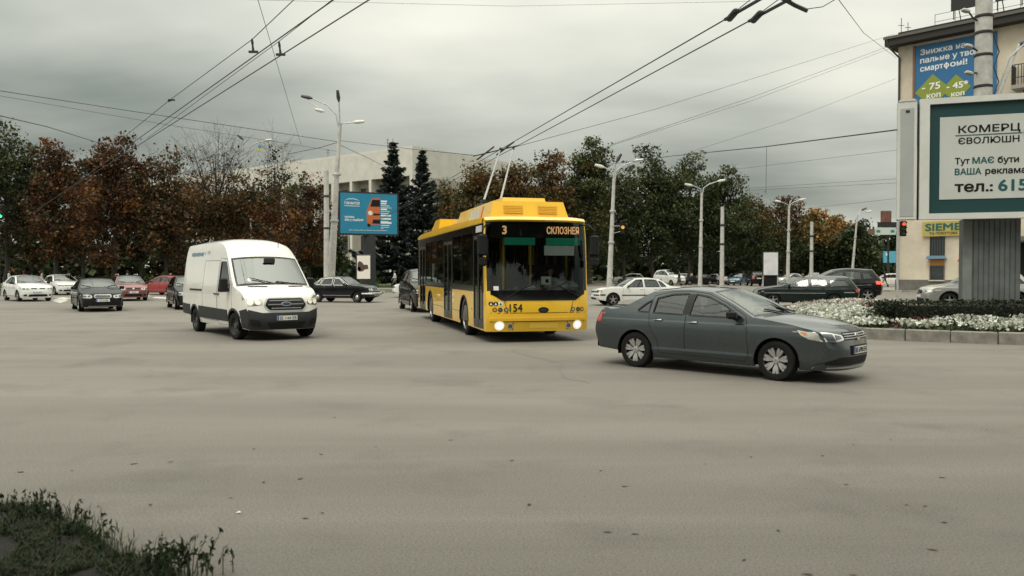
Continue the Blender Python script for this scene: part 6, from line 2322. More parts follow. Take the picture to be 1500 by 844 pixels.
wtext('бути', .50, .165, 1.89, Z0 + 1.49, m=M_INK, bold=.028, **kw)
wtext('ВАША', .64, .165, .87, Z0 + 1.20, m=M_TXTT, bold=.028, **kw)
wtext('реклама', .96, .165, 1.60, Z0 + 1.20, m=M_INK, bold=.028, **kw)
wtext('тел.:', .92, .27, .87, Z0 + .74, m=M_INK, bold=.028, **kw)
wtext('615', .68, .30, 1.91, Z0 + .74, m=M_TXTT, bold=.028, **kw)
# angled end casing on the left
sd_ = Vector((-.92, .39, 0)).normalized()
FE = (-uB_ * .05 - sd_ * -.50, -sd_, zv)
se = B().prism(rect(0, Z0 + .02, .48, Z0 + HH - .02), -.5, 0, FE).build('end_casing', M_BWHITE, bb, smooth=False)
B().prism(rect(.07, Z0 + .10, .41, Z0 + HH - .22), 0, .012, FE).build('end_panel', mat('end_panel_grey', (.36, .38, .37), .6, noise=(2, .1)), se, smooth=False)
B().prism([(0, Z0 + HH - .02), (.48, Z0 + HH - .02), (.40, Z0 + HH + .04), (.24, Z0 + HH - .012), (.08, Z0 + HH + .04)], -.3, .02, FE).build('end_cap', M_BWHITE, se, smooth=False)
B().prism(rect(.2, Z0 + HH - .34, .30, Z0 + HH - .27), .012, .02, FE).build('maker_plate', M_DARKP, se, smooth=False)
# ribbed leg
lo_ = Vector((13.2, 21.95, 0)) - oB
FLg = (lo_, uB_, zv)
lg = B().prism(rect(-.70, .1, .70, Z0 + .02), -.48, 0, FLg).build('leg', M_STEEL, bb, smooth=False)
B().prism(rect(-.70, .12, -.48, Z0), 0, .05, FLg).build('leg_corner', mat('leg_corner_grey', (.20, .215, .205), .6, noise=(3, .25)), lg, smooth=False)
for k in range(9):
    s = -.43 + k * .127
    B().prism([(s, .12), (s + .095, .12), (s + .095, Z0), (s, Z0)], 0, .028, FLg).build('rib', M_STEEL, lg, smooth=False)

# ------------------------------------------------------------------ blue car billboard and light box in the park
Yb = 70
p0, p1 = P3(498, 342, Yb), P3(582, 343, Yb + 2.2)
ub = Vector((p1.x - p0.x, p1.y - p0.y, 0))
wb_ = ub.length
ub.normalize()
H_ = (341 - 281) / FPX * Yb
FBb = (Vector((0, 0, 0)), ub, zv)
b2 = empty('blue_billboard', p0 * 1, 0, 'blue billboard with an orange car picture left of the spruces', 'billboard')
M_BB = mat('billboard_blue', (.015, .215, .36), .5, noise=(.8, .08))
B().prism(rect(-.12, -.12, wb_ + .12, H_ + .12), -.3, .0, FBb).build('frame', M_IRON, b2, smooth=False)
bp_ = B().prism(rect(.03, .02, wb_ - .03, H_ - .02), .0, .03, FBb).build('poster', M_BB, b2, smooth=False)
M_ORG = mat('print_orange', (.52, .13, .035), .5)


def pr_(name, poly, m, d=.045):
    q = [(a * wb_, c * H_) for a, c in poly]
    return B().prism(q, .03, d, FBb).build(name, m, bp_, smooth=False)


pr_('printed_car', [(.46, .30), (.455, .55), (.49, .68), (.55, .88), (.69, .90), (.69, .24), (.53, .23), (.48, .25)], M_ORG, .036)
pr_('printed_screen', [(.52, .68), (.555, .85), (.69, .85), (.69, .68)], M_INK, .041)
pr_('printed_lamp', ell(.52, .52, .04, .055, 14), M_PLATE, .041)
pr_('printed_grille', [(.57, .46), (.69, .47), (.69, .51), (.58, .51)], M_INK, .041)
pr_('printed_bumper', [(.55, .26), (.69, .26), (.69, .36), (.57, .36)], M_INK, .041)
pr_('printed_tyre', [(.47, .18), (.52, .18), (.52, .25), (.47, .26)], M_INK, .041)
pr_('logo_arc', [(.07, .80), (.14, .855), (.21, .865), (.28, .85), (.34, .80), (.28, .835), (.21, .848), (.14, .838)], M_TXTW)
kw = dict(fr=FBb, parent=bp_, off=.036, ext=.008, m=M_TXTW)
wtext('ГАРАНТІЯ', wb_ * .26, H_ * .062, wb_ * .075, H_ * .715, bold=.028, **kw)
pr_('logo_line', rect(.075, .672, .335, .684), M_TXTW)
wtext('шукаєш', wb_ * .16, H_ * .05, wb_ * .08, H_ * .39, bold=.028, **kw)
wtext('або у надійної', wb_ * .32, H_ * .055, wb_ * .08, H_ * .315, bold=.028, **kw)
for i, (z, w_, c) in enumerate([(.80, .12, .05), (.745, .11, .045), (.70, .17, .02), (.655, .21, .015), (.60, .12, .05), (.56, .18, .015), (.51, .15, .02), (.445, .20, .05), (.365, .20, .05), (.31, .15, .02), (.265, .21, .05), (.215, .17, .02), (.17, .16, .015), (.13, .05, .015)]):
    pr_('printed_line', rect(.705, z, .705 + w_ * .9, z + c * .8), M_TXTW)
pr_('printed_line', rect(.15, .085, .82, .093), M_TXTW)
q0 = ub * (wb_ * .5) + Vector((0, .25, -p0.z))
b = B().box(q0 + zv * (p0.z / 2), (1.0, .5, p0.z - .1))
b.build('leg', mat('billboard_leg_dark', (.018, .020, .020), .6), b2)

g = G(533, 420)
lb_ = empty('light_box', (g.x - .35, g.y - 20, .0), 0, 'white advertising light box with a brown red picture beside the blue billboard leg', 'light box')
g = P3(533, 398, 66.9)
lb_.location = (g.x, g.y, .10)
za, zc = P3(533, 409, 66.9).z - .1, P3(533, 374, 66.9).z - .1
B().box((0, 0, (za + zc) / 2), (1.32, .22, zc - za + .16), bev=.04).build('case', M_IRON, lb_)
B().box((0, -.115, (za + zc) / 2), (1.10, .02, zc - za - .06)).build('poster', mat('poster_cream', (.66, .62, .54), .5, emit=(1, .95, .85), estr=.10), lb_)
for poly, m_ in (([(-.5, .25), (-.35, .45), (-.1, .3), (.0, .12), (.35, .1), (.4, -.25), (.1, -.3), (-.05, -.45), (-.3, -.5), (-.5, -.35)], mat('print_brown', (.09, .05, .04), .5)),
                 ([(-.52, -.1), (-.3, -.05), (-.2, -.3), (-.35, -.5), (-.52, -.4)], mat('print_pink', (.42, .17, .15), .5))):
    B().prism([(a, (za + zc) / 2 + c * .95 + .1) for a, c in poly], .126 if m_.name == 'print_brown' else .13, .135, ((0, 0, 0), (1, 0, 0), zv)).build('printed_picture', m_, lb_, smooth=False)
B().box((0, 0, za / 2 - .03), (.5, .2, za)).build('foot', M_IRON, lb_)

# white light box far right
g0 = P3(1128.5, 405, 92)
lb2 = empty('light_box', (g0.x, g0.y, 0), 0, 'white light box with a pale blue picture in front of the boulevard trees', 'light box')
z0_, z1_ = P3(1128, 404, 92).z, P3(1128, 369, 92).z
w_ = 23 / FPX * 92
B().box((0, 0, (z0_ + z1_) / 2), (w_, .25, z1_ - z0_), bev=.03).build('case', M_DARKP, lb2)
B().box((0, -.13, (z0_ + z1_) / 2), (w_ - .16, .02, z1_ - z0_ - .16)).build('poster', mat('poster_pale', (.66, .64, .58), .5, noise=(.9, .3), col2=(.36, .38, .48), emit=(1, .97, .9), estr=.12), lb2)
B().box((-w_ / 2 + .06, .02, z0_ / 2), (.14, .14, z0_ * 1.0)).build('post', M_GALV, lb2)
B().box((w_ / 2 - .06, .02, z0_ / 2), (.14, .14, z0_ * 1.0)).build('post', M_GALV, lb2)
B().box((.1, .05, z0_ / 2), (w_ - .3, .1, z0_ * .96)).build('base_panel', M_INK, lb2)


# ------------------------------------------------------------------ posts and street lamps
def lamp_head(b, p, d, l=.75):
    d = Vector(d).normalized()
    b.tube([p, p + d * l * .35, p + d * l], [.05, .13, .09], 8)


def street_lamp(label, px0, py_base_Y, px1, top, arms, r0=.20, r1=.11, group='street lamps', bands=True, ext=None):
    Y = py_base_Y
    a = P3(px0, 398, Y)
    t = P3(px1, top, Y)
    base = Vector((a.x, Y, 0))
    root = empty('street_lamp', base, 0, label, 'street lamp', group)
    tip = Vector((t.x - a.x, 0, t.z))
    b = B()
    b.tube([(0, 0, -.1), (tip * .35)[:], (tip * .7)[:], tip], [r0, r0 * .85, r1 * 1.15, r1], 12)
    b.build('post', M_CONC, root)
    for fr_ in (.45, .72):
        c = tip * fr_
        B().lathe([(r0 * 1.02, -.08), (r0 * 1.08, -.05), (r0 * 1.08, .05), (r0 * 1.02, .08)], c, 'z', 12).build('clamp_band', M_GALV, root)
    for (dx, dz, dy, m_) in arms:
        e_ = tip + Vector((dx, dy, dz))
        o = B().tube([tip - zv * .5, tip + zv * .1 + Vector((dx * .12, dy * .12, dz * .35)), tip + Vector((dx * .45, dy * .45, dz * .75)), e_], [.06, .05, .045, .04], 7).build('arm', M_GALV, root)
        b = B()
        lamp_head(b, e_, (dx, dy, dz * .2 + .02))
        b.build('lamp_head', m_, o)
    return root, tip


M_HEADL = mat('lamp_head_pale', (.62, .61, .56), .4)
M_HEADD = mat('lamp_head_dark', (.05, .05, .05), .5)
# the leaning pair behind the vintage saloon
root, tip = street_lamp('tall leaning lamp post with three arms behind the black vintage saloon', 483, 52, 497.5, 185, [(-1.75, 1.8, 0, M_HEADD), (-.02, 1.55, -.1, M_HEADD), (.85, .25, 0, M_HEADL)], r0=.26, r1=.13)
b = B().tube([tip + Vector((-1.3, 0, 1.2)), tip + Vector((-2.0, .1, 1.55))], .03, 5)
lamp_head(b, tip + Vector((-1.0, 0, .95)), (-1, 0, .25), .6)
b.build('side_lamp', M_HEADL, root)
a = P3(478.5, 398, 51.2)
o = empty('concrete_post', (a.x, 51.2, 0), 0, 'plain concrete post standing against the tall leaning lamp post', 'post', 'plain concrete posts')
zt = P3(478, 250, 51.2).z
B().tube([(0, 0, -.1), (0, 0, zt)], [.20, .15], 12).build('shaft', M_CONC, o)
for z in (zt * .55, zt * .8):
    B().lathe([(.19, -.06), (.205, 0), (.19, .06)], (0, 0, z), 'z', 12).build('clamp_band', M_IRON, o)
street_lamp('slim lamp post half hidden among the half bare chestnuts with a small flag', 372, 80, 362, 224, [(-.35, 1.3, 0, M_HEADD), (1.7, 1.2, 0, M_HEADL)], r0=.13, r1=.07)
g = P3(376, 222, 80)
fo = empty('small_flag', g, 0, 'small blue and yellow flag on the slim lamp post among the chestnuts', 'flag')
B().tube([(0, 0, -.8), (.35, 0, .7)], .02, 5).build('flag_stick', M_GALV, fo)
for z, m_ in ((.40, mat('flag_blue', (.05, .25, .50), .7)), (.12, mat('flag_yellow', (.6, .5, .08), .7))):
    B().prism([(0.02 + z * .2, z), (.42, z - .10), (.50, z + .20), (.10 + z * .2, z + .27)], -.01, .01, ((0, 0, 0), (1, 0, 0), zv)).build('flag_band', m_, fo, smooth=False)
r1_, t1_ = street_lamp('double armed lamp beside the right edge of the trolleybus', 892, 60, 899.5, 262, [(-.72, .85, 0, M_HEADL), (1.45, 1.3, 0, M_HEADL), (.15, 1.2, -.05, M_HEADD)], r0=.22, r1=.12)
r2_, t2_ = street_lamp('double armed lamp left of the plain concrete post', 1025.5, 75, 1028, 283, [(-.85, .7, 0, M_HEADL), (1.45, 1.1, 0, M_HEADL)], r0=.20, r1=.11)
street_lamp('far double armed lamp right of the white light box', 1154, 90, 1156, 305, [(-.9, .7, 0, M_HEADL), (1.1, .9, 0, M_HEADL), (.3, .9, .1, M_HEADD)], r0=.22, r1=.12)
street_lamp('thin leaning street lamp at the end of the boulevard trees', 1247, 100, 1255.5, 320, [(.5, 1.0, 0, M_HEADD), (1.1, .8, 0, M_HEADL)], r0=.18, r1=.10)
for px, Y, top, lab in ((1057.5, 76, 303, 'plain concrete post right of the second double armed lamp'), (1188.5, 91, 325, 'plain concrete post between the far lamps above the taxi roof')):
    a = P3(px, 398, Y)
    o = empty('concrete_post', (a.x, Y, 0), 0, lab, 'post', 'plain concrete posts')
    zt = P3(px, top, Y).z
    B().tube([(0, 0, -.1), (.02, 0, zt)], [.22, .16], 12).build('shaft', M_CONC, o)
    for z in (zt * .55, zt * .78):
        B().lathe([(.20, -.10), (.24, -.05), (.24, .05), (.20, .10)], (0.01, 0, z), 'z', 12).build('clamp_band', M_IRON, o)
# thick concrete post behind the billboard with flood lights
px_ = 15.9
fp = empty('floodlight_post', (px_, 27, 0), 0, 'thick concrete post with flood lights rising behind the big billboard', 'post')
B().tube([(0, 0, 0), (0, 0, 6), (-.02, 0, 14)], [.31, .285, .235], 20).build('shaft', M_CONC, fp)
for z in (7.95, 9.0, 9.75, 10.3, 11.0):
    B().lathe([(.27, -.05), (.292, -.03), (.292, .03), (.27, .05)], (-.01, 0, z), 'z', 20).build('clamp_band', M_IRON, fp)
M_FLOOD = mat('flood_pale', (.40, .40, .38), .4)
for z, dx, dz in ((10.15, -.62, .28), (9.15, -.50, .10), (8.40, -.48, -.05)):
    o = B().tube([(-.25, -.05, z), (dx * .7, -.12, z + dz * .2), (dx, -.15, z + dz)], .03, 6).build('floodlight', M_IRON, fp)
    B().box((dx - .10, -.16, z + dz + .02), (.28, .16, .13), Euler((0, .25, 0)), bev=.04).build('lamp_head', M_FLOOD, o)
for z, e_ in ((7.7, (1.9, -.1, 9.9)), (7.3, (1.2, 0, 9.4))):
    o = B().tube([(.27, 0, z - 1.2), (.42, -.05, z), (.8, -.1, z + 1.2), e_], .035, 6).build('curved_arm', M_GALV, fp)
    b = B()
    lamp_head(b, Vector(e_), (1, 0, .1), .5)
    b.build('lamp_head', M_HEADD, o)
b = B().tube([(.25, -.1, 9.7), (.46, -.1, 9.1), (.28, -.1, 8.6), (.46, -.1, 8.1), (.3, -.1, 7.7)], .02, 5)
b.build('cable_loop', M_WIRE, fp)


# ------------------------------------------------------------------ traffic lights, small signs
def signal(label, loc, lit, rz=0.0, arm=None):
    o = empty('traffic_light', loc, rz, label, 'traffic light')
    B().box((0, 0, 0), (.36, .26, 1.0), bev=.04).build('housing', M_INK, o)
    for i, (nm, c) in enumerate((('red', (1, .10, .04)), ('amber', (1, .55, .1)), ('green', (.1, 1, .45)))):
        m_ = mat('signal_' + nm, tuple(q * .05 for q in c), .3)
        if nm in lit:
            m_ = mat('signal_%s_lit' % nm, c, .3, emit=c, estr=lit[nm])
        l = B().lathe([(.13, -.13), (.125, -.145), (.005, -.15)], (0, 0, .31 - i * .31), 'y', 16).build('lens', m_, o)
        B().lathe([(.15, -.13), (.15, -.28), (.14, -.28), (.14, -.13)], (0, 0, .31 - i * .31), 'y', 14, a0=.2, a1=math.pi - .2).build('visor', M_INK, l)
    if arm:
        B().tube(arm, .03, 6).build('bracket', M_GALV, o)
    return o


g = P3(1323, 335, 52)
o = signal('traffic light showing red at the corner of the cream building', g, {'red': .9})
B().tube([(-.30, .05, -g.z), (-.30, .05, .6)], .07, 10).build('post', M_GALV, o)
B().tube([(-.34, .05, .2), (0, .05, .2)], .03, 6).build('bracket', M_GALV, o)
g = P3(912, 333, 59.6)
o = signal('small traffic light with an amber lamp on the double armed lamp right of the trolleybus', g, {'amber': .5})
B().tube([(-.1, .05, .1), (-.9, .3, .1)], .025, 5).tube([(-.1, .05, -.3), (-.9, .3, -.5)], .025, 5).build('bracket', M_GALV, o)
g = P3(2, 310, 56)
o = signal('traffic light showing green against the dark trees at the far left edge', g, {'green': 1.0})
B().tube([(-.3, .1, -g.z), (-.3, .1, .7)], .08, 8).tube([(-.3, .1, .2), (0, .05, .2)], .03, 6).build('post', M_DARKP, o)

sp_ = P3(1301, 398, 92)
o = empty('sign_post', (sp_.x, 92, 0), 0, 'post stacked with small brown and teal shop signs left of the cream building', 'sign')
for (x0, y0, x1, y1, m_, nm) in ((1290.5, 326, 1305.5, 309, mat('sign_rust', (.20, .09, .07), .6, noise=(1.2, .6)), 'sign_board'), (1286, 333, 1313, 325.5, M_DARKP, 'sign_board'), (1281, 344, 1312, 333.5, mat('sign_pale_teal', (.55, .62, .58), .5), 'sign_board'),
                                   (1272, 343, 1281, 335.5, mat('sign_brown_small', (.16, .10, .06), .6), 'sign_board')):
    a, c = P3(x0, y0, 91.8), P3(x1, y1, 91.8)
    B().box(((a.x + c.x) / 2 - sp_.x, -.2, (a.z + c.z) / 2), (c.x - a.x, .2, c.z - a.z)).build(nm, m_, o)
a, c = P3(1283, 340.5, 91.8), P3(1310, 337, 91.8)
for t in (0, .78):
    B().box((a.x + (c.x - a.x) * (t + .11) - sp_.x, -.32, (a.z + c.z) / 2), ((c.x - a.x) * .2, .03, c.z - a.z)).build('sign_mark', mat('sign_teal', (.02, .25, .24), .5), o)
a = P3(1301, 346, 92)
B().tube([(0, 0, -.1), (0, 0, P3(1301, 320, 92).z)], .11, 8).build('post', M_DARKP, o)
a, c = P3(1294, 385, 118), P3(1312, 368, 118)
o = empty('blue_sign', ((a.x + c.x) / 2, 118, 0), 0, 'light blue advertising board beside the left edge of the cream building', 'sign')
B().box((0, 0, (a.z + c.z) / 2), (c.x - a.x, .3, c.z - a.z)).build('board', mat('board_sky_blue', (.10, .38, .55), .5), o)
B().box((-.35, -.16, (a.z + c.z) / 2 + .4), (.5, .02, .4)).build('printed_mark', M_TXTW, o)
B().tube([(0, .1, -.1), (0, .1, a.z)], .12, 8).build('post', M_DARKP, o)


# ------------------------------------------------------------------ overhead wires
NW = [0]


def wire(label, pts, r=.011, m=M_WIRE, cat='wire', group='overhead wires', sag=0.0, name='overhead_wire', seg=14):
    P = [Vector(p) for p in pts]
    if sag:
        a, c = P[0], P[-1]
        P = [a.lerp(c, t) - zv * (4 * sag * t * (1 - t)) for t in np.linspace(0, 1, seg)]
    o = B().tube(P, r, 6).build(name, m)
    setp(o, label, cat, group)
    return o


def line_through(a, c, ya, yc):
    """extend the segment a-c to the given distances along y"""
    d = (c - a) / (c.y - a.y)
    return [a + d * (ya - a.y), c + d * (yc - c.y)]


Wa, Wb = P3(1062, 28, 14.1), P3(1097, 37.5, 14.35)
Wa.z = CONT[0].z
Wb.z = CONT[1].z
for c, w, lab in ((CONT[0], Wa, 'left trolley wire running from the bus pole to the upper right'), (CONT[1], Wb, 'right trolley wire running from the bus pole to the upper right')):
    w2 = w.copy()
    P = line_through(c, w2, 70, 6)
    wire(lab, P, r=.013, name='trolley_wire', group='trolley wires over the bus')
    d = (w2 - c).normalized()
    o = wire('thick insulated section on the ' + lab.split(' running')[0], [w2, w2 + d * 4.5], r=.030, name='section_insulator', cat='insulator', group='insulators on the trolley wires')
    wire('thin support rod above the ' + lab.split(' running')[0], [w2 + d * .3 + zv * .03, w2 + d * 2.0 + zv * .22, w2 + d * 4.5 + zv * .35], r=.008)
    B().box(w2 + d * .25, (.12, .5, .10), bev=.03).build('clamp', M_IRON, o)
# crossing hanger near the top right
q = P3(1165, 8, 13.2)
o = wire('dark crossing bar hanging between the trolley wires at the top edge', [P3(1140, -6, 13.2), q, P3(1183, 16, 13.2)], r=.035, name='crossing_bar', cat='insulator', group='insulators on the trolley wires')
wire('thin curved feeder from the crossing bar to the guy wire', [P3(1183, 13, 13.2), P3(1205, 10, 13.2), P3(1222, 0, 13.2), P3(1240, -12, 13.2)], r=.007)
La = [P3(200, 205, 27.1), P3(488, 0, 13.1)]
Lb = [P3(215, 205, 27.1), P3(540, 0, 13.1)]
wire('left wire of the trolley pair above the white van', line_through(La[0], La[1], 62, 5), r=.013, name='trolley_wire', group='trolley wires over the van')
wire('right wire of the trolley pair above the white van', line_through(Lb[0], Lb[1], 62, 5), r=.013, name='trolley_wire', group='trolley wires over the van')
wire('upper support wire with a bead above the trolley pair on the left', [P3(430, 0, 15), P3(369, 58, 17), P3(248, 147, 22), P3(180, 202, 26), P3(150, 228, 30)], r=.009)
wire('thin support wire between the trolley pair on the left', [P3(486, 0, 13.3), P3(408, 61, 15.6), P3(300, 140, 20), P3(215, 203, 26.8)], r=.007)
for a, c, lab in (((369, 57, 15.9), (371, 76, 15.9), 'short hanger rod on the left trolley wire'), ((408.5, 61, 15.9), (411, 80, 15.9), 'short hanger rod on the right trolley wire'), ((246, 148.5, 22), (251, 146.5, 22), 'dark bead on the upper support wire')):
    p, q = P3(*a), P3(*c)
    o = B().tube([p, p.lerp(q, .3), p.lerp(q, .5), q], [.02, .03, .02, .03], 6)
    o.box(q, (.18, .05, .04))
    setp(o.build('hanger', M_IRON), lab, 'insulator', 'insulators on the trolley wires')
wire('thin steep guy wire crossing the left trolley wires', [P3(376, -6, 18), P3(441, 212, 40)], r=.008)
wire('long cable from the left edge to the leaning lamp post', [P3(-20, 130, 40), P3(200, 164, 46), P3(497, 208, 52)], r=.018)
wire('second thin cable just below the long left cable', [P3(-20, 137, 42), P3(240, 182, 47), P3(495, 222, 52)], r=.010)
wire('thick cable entering low at the left edge and ending in the trees', [P3(-20, 165, 36), P3(70, 186, 44), P3(140, 208, 60), P3(190, 222, 72)], r=.024)
wire('cable from the leaning lamp post past the spruces to the trolley poles', [P3(497, 206, 52), P3(600, 218, 44), P3(698, 228, 31), P3(733, 219, 29)], r=.014)
wire('second cable falling left from the leaning lamp post into the chestnuts', [P3(496, 208, 52), P3(470, 216, 54), P3(420, 226, 62)], r=.02)
wire('cable falling right from the leaning lamp post past the pale building', [P3(497, 212, 52), P3(540, 232, 62), P3(575, 250, 80)], r=.018)
b = B()
Y_ = 29.4
a, c = P3(693, 229, Y_), P3(760, 213, Y_)
b.tube([a, c], .022, 6)
for px_c, py_c in ((712, 225), (741, 218)):
    p = P3(px_c, py_c, Y_)
    b.tube([p + Vector((-.35, .1, -.22)), p + Vector((.30, -.1, .24))], .03, 6)
setp(b.build('wire_crossing', M_IRON), 'dark crossing frame of the wires at the tips of the trolley poles', 'wire crossing', 'overhead wires')
TH = 'trolley and span wires at the upper right'
wire('thin long wire from the trolley poles up to the cream building roof', [P3(752, 216, 29), P3(960, 160, 42), P3(1310, 50, 68)], r=.010, group=TH)
wire('span wire pair upper strand ending at the cream building', [P3(895, 212, 45), P3(1100, 143, 55), P3(1312, 64, 69)], r=.012, group=TH)
wire('span wire pair lower strand ending at the cream building', [P3(895, 213.5, 45), P3(1100, 148, 55), P3(1312, 68, 69)], r=.010, group=TH)
wire('faint wire rising to the building edge below the span wire pair', [P3(1010, 223, 60), P3(1150, 178, 62), P3(1313, 115, 69)], r=.010, group=TH)
wire('thick dark cable from the double lamp to the billboard', [P3(897, 240, 60), P3(985, 228.5, 48), P3(1120, 215, 32), P3(1315, 190, 22.3)], r=.020, group=TH)
wire('thin vertical dropper hanging from the thick dark cable', [P3(1123, 214.5, 32), P3(1122, 285, 36)], r=.008, group=TH)
for a, c, lab in (((1060, 250), (1313, 220), 'upper horizontal wire far right above the orange trees'), ((1090, 276), (1313, 262), 'second horizontal wire far right above the orange trees'), ((1095, 279), (1313, 268), 'third horizontal wire far right above the orange trees'),
                  ((1175, 306), (1313, 291), 'lowest horizontal wire far right above the orange trees')):
    wire(lab, [P3(*a, 95), P3(*c, 70)], r=.014, group=TH)
wire('steep guy wire from the top edge to the cream building downpipe', [P3(1226, -4, 25), P3(1265, 48, 40), P3(1313, 85, 68)], r=.012, group=TH)
wire('faint high wire across the top of the sky', [P3(300, -2, 30), P3(750, 9, 38), P3(1100, 2, 34)], r=.006)


# ------------------------------------------------------------------ people
def person(label, loc, rz, pose='stand', top=(.1, .1, .1), legs=(.05, .05, .06), hair=(.03, .02, .015), h=1.72, group=None, skirt=False):
    k = h / 1.75
    V, Rr, Ed = [], [], []

    def v(p, r, par=None):
        V.append(tuple(q * k for q in p))
        Rr.append(r * k)
        if par is not None:
            Ed.append((par, len(V) - 1))
        return len(V) - 1
    sit = pose == 'sit'
    z0 = .12 if sit else .96
    pel = v((0, 0, z0), .125)
    ab = v((0, 0, z0 + .17), .115, pel)
    ch = v((.01, 0, z0 + .36), .135, ab)
    nb = v((0, 0, z0 + .52), .062, ch)
    nk = v((.015, 0, z0 + .57), .052, nb)
    hd = v((.03, 0, z0 + .67), .088, nk)
    v((.025, 0, z0 + .755), .072, hd)
    st = .30 if pose == 'walk' else .04
    for sg in (-1, 1):
        sh = v((0, sg * .16, z0 + .46), .062, ch)
        f = -sg * st * .55
        if sit:
            el = v((.12, sg * .24, z0 + .22), .043, sh)
            ha = v((.36, sg * .19, z0 + .30), .030, el)
            fd = Vector((.5, -sg * .1, .0))
        else:
            el = v((f * .4 - .02, sg * .23, z0 + .18), .043, sh)
            ha = v((f + .05, sg * .24, z0 - .05), .030, el)
            fd = Vector((.12, 0, -.5))
        pm = v((V[ha][0] / k + fd.x * .12, V[ha][1] / k + fd.y * .12, V[ha][2] / k + fd.z * .12), .028, ha)
        base = Vector(V[pm]) / k
        for i_, (o_, l_) in enumerate(((-.026, .062), (-.009, .074), (.009, .078), (.026, .070))):
            v((base.x + fd.x * l_ * 2 + o_, base.y + fd.y * l_ * 2 + o_ * .3, base.z + fd.z * l_ * 2), .008, pm)
        v((base.x + .035, base.y - sg * .02, base.z - .03), .009, ha)
        hp = v((0, sg * .085, z0 - .04), .098, pel)
        if sit:
            kn = v((.42, sg * .11, z0 + .04), .066, hp)
            an = v((.52, sg * .11, z0 - .36), .045, kn)
            v((.66, sg * .11, z0 - .40), .040, an)
        else:
            s_ = sg * st
            kn = v((s_ * .55 + .03, sg * .09, .52), .064, hp)
            an = v((s_ - (.10 if s_ < 0 else 0), sg * .09, .10 + (.05 if s_ < -.1 else 0)), .042, kn)
            v((s_ + .13 - (.06 if s_ < 0 else 0), sg * .10, .045), .036, an)
    me = bpy.data.meshes.new('body')
    me.from_pydata(V, Ed, [])
    ob = bpy.data.objects.new('body', me)
    COL.objects.link(ob)
    md = ob.modifiers.new('skin', 'SKIN')
    md.use_smooth_shade = True
    for i, q in enumerate(me.skin_vertices[0].data):
        q.radius = (Rr[i], Rr[i])
        q.use_root = i == 0
    ob.modifiers.new('sub', 'SUBSURF').levels = 1
    bpy.context.view_layer.update()
    nm = bpy.data.meshes.new_from_object(ob.evaluated_get(bpy.context.evaluated_depsgraph_get()))
    bpy.data.objects.remove(ob)
    nm.name = 'body'
    ct = mat('cloth_%d_%d_%d' % tuple(int(q * 250) for q in top), top, .85)
    cl = mat('cloth_%d_%d_%d' % tuple(int(q * 250) for q in legs), legs, .85)
    sh_ = M_INK
    nm.materials.clear()
    for q in (ct, cl, M_SKIN, sh_):
        nm.materials.append(q)
    for p in nm.polygons:
        c = p.center / k
        i = 0
        if c.z > z0 + .545 or (abs(c.y) > .15 and c.z < z0 - .03 and not sit) or (sit and c.x > .30 and c.z > z0 + .2):
            i = 2
        elif sit and (c.z < z0 + .02 or c.x > .2) and c.z < z0 + .14:
            i = 1
        elif not sit and c.z < .10:
            i = 3
        elif not sit and c.z < z0 + .05:
            i = 1
        p.material_index = i
    root = empty('person', loc, rz, label, 'person', group)
    link('body', nm, root)
    hz_ = z0 + .70
    hb = B()
    hb.lathe([(.02, .13), (.075, .10), (.105, .04), (.110, -.02), (.098, -.09), (.07, -.12)], (-.012, 0, hz_), 'z', 14, a0=.9, a1=2 * math.pi - .9)
    hb.lathe([(.005, .135), (.06, .12), (.10, .06)], (.0, 0, hz_), 'z', 14)
    me2 = hb.mesh('hair', mat('hair_%d' % int(hair[0] * 999), hair, .7))
    me2.transform(Matrix.Scale(k, 4))
    link('hair', me2, root)
    fb = B()      # nose, eyes, mouth, ears
    fb.box((.118, 0, hz_ - .035), (.03, .022, .045), bev=.006)
    fb.box((.03, .088, hz_ - .03), (.03, .02, .05), bev=.006).box((.03, -.088, hz_ - .03), (.03, .02, .05), bev=.006)
    me3 = fb.mesh('face', M_SKIN)
    me3.transform(Matrix.Scale(k, 4))
    fo_ = link('face', me3, root)
    eb_ = B()
    for sg in (-1, 1):
        eb_.box((.112, sg * .034, hz_ - .01), (.012, .024, .012))
    eb_.box((.108, 0, hz_ - .085), (.012, .045, .010))
    me4 = eb_.mesh('eyes_and_mouth', M_INK)
    me4.transform(Matrix.Scale(k, 4))
    link('eyes_and_mouth', me4, fo_)
    if skirt:
        b = B().lathe([(.14 * k, 1.0 * k), (.19 * k, .8 * k), (.24 * k, .48 * k)], (0, 0, 0), 'z', 16)
        b.build('skirt', cl, root)
    return root


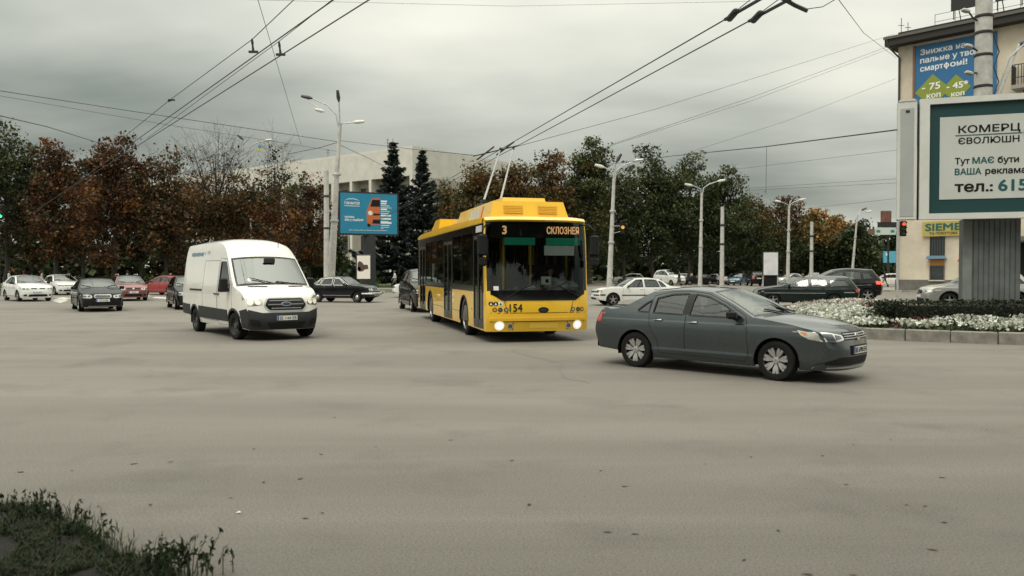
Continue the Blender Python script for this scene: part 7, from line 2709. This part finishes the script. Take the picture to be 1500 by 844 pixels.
PW = 'people walking along the far kerb'
for lab, px, py, rz, pose, top, legs, skirt in (
    ('person in a white shirt and pale trousers walking beside the lamp post', 895, 420.5, 195, 'walk', (.70, .69, .66), (.42, .43, .45), False),
    ('person in dark clothes standing at the right edge of the trolleybus', 866, 418, 160, 'stand', (.03, .03, .035), (.04, .03, .035), False),
    ('person in a red jacket standing above the boot of the white saloon', 957, 416.5, 30, 'stand', (.35, .05, .05), (.05, .05, .07), False),
    ('person in a black coat at the open door of the pale minivan', 995, 418.5, -60, 'walk', (.015, .015, .017), (.02, .02, .022), True),
    ('person in a pinkish top right of the pale minivan', 1013, 417, 20, 'stand', (.55, .42, .40), (.04, .04, .05), False),
    ('person in dark clothes crossing behind the black sport utility car', 1296, 421, 120, 'walk', (.025, .022, .024), (.03, .03, .04), False)):
    g = G(px, py)
    person(lab, (g.x, g.y, 0), R(rz), pose, top, legs, group=PW, skirt=skirt)
PP = 'people strolling in the park'
for lab, px, Y, rz, top, legs in (
    ('person in a white top under the trees above the white sedan', 13, 73, 10, (.66, .66, .64), (.05, .05, .06)),
    ('person in a red top under the trees above the silver sedan', 35, 74, 190, (.32, .05, .05), (.05, .05, .08)),
    ('person in a pale pink top under the trees left of the black sedan', 61, 72, 30, (.60, .40, .36), (.10, .10, .12)),
    ('person in a grey jacket under the trees above the black sedan', 100, 74.5, 170, (.30, .31, .32), (.03, .03, .04)),
    ('person in a pale green top under the trees left of the red hatchback', 186, 73, 15, (.42, .55, .48), (.12, .13, .16)),
    ('person in white left of the trolleybus under the spruces', 578, 76, 200, (.62, .62, .60), (.05, .05, .06))):
    g = P3(px, 398, Y)
    person(lab, (g.x, g.y, .105), R(rz), 'walk', top, legs, group=PP)


def in_vehicle(v, x, y, z, label, top):
    m4 = Matrix.Translation(v.root.location) @ Matrix.Rotation(v.root.rotation_euler.z, 4, 'Z')
    p = m4 @ Vector((x, y, z))
    person(label, p, v.root.rotation_euler.z, 'sit', top, (.04, .04, .05), h=1.68)


in_vehicle(taxi, -.10, .37, .42, 'person driving the green estate taxi', (.20, .19, .18))
in_vehicle(bus, 4.48, .66, .96, 'person in a white shirt driving the trolleybus', (.55, .55, .54))
in_vehicle(bus, 4.05, -.15, .62 - .10, 'person in a red top seated behind the trolleybus windscreen', (.30, .05, .05))
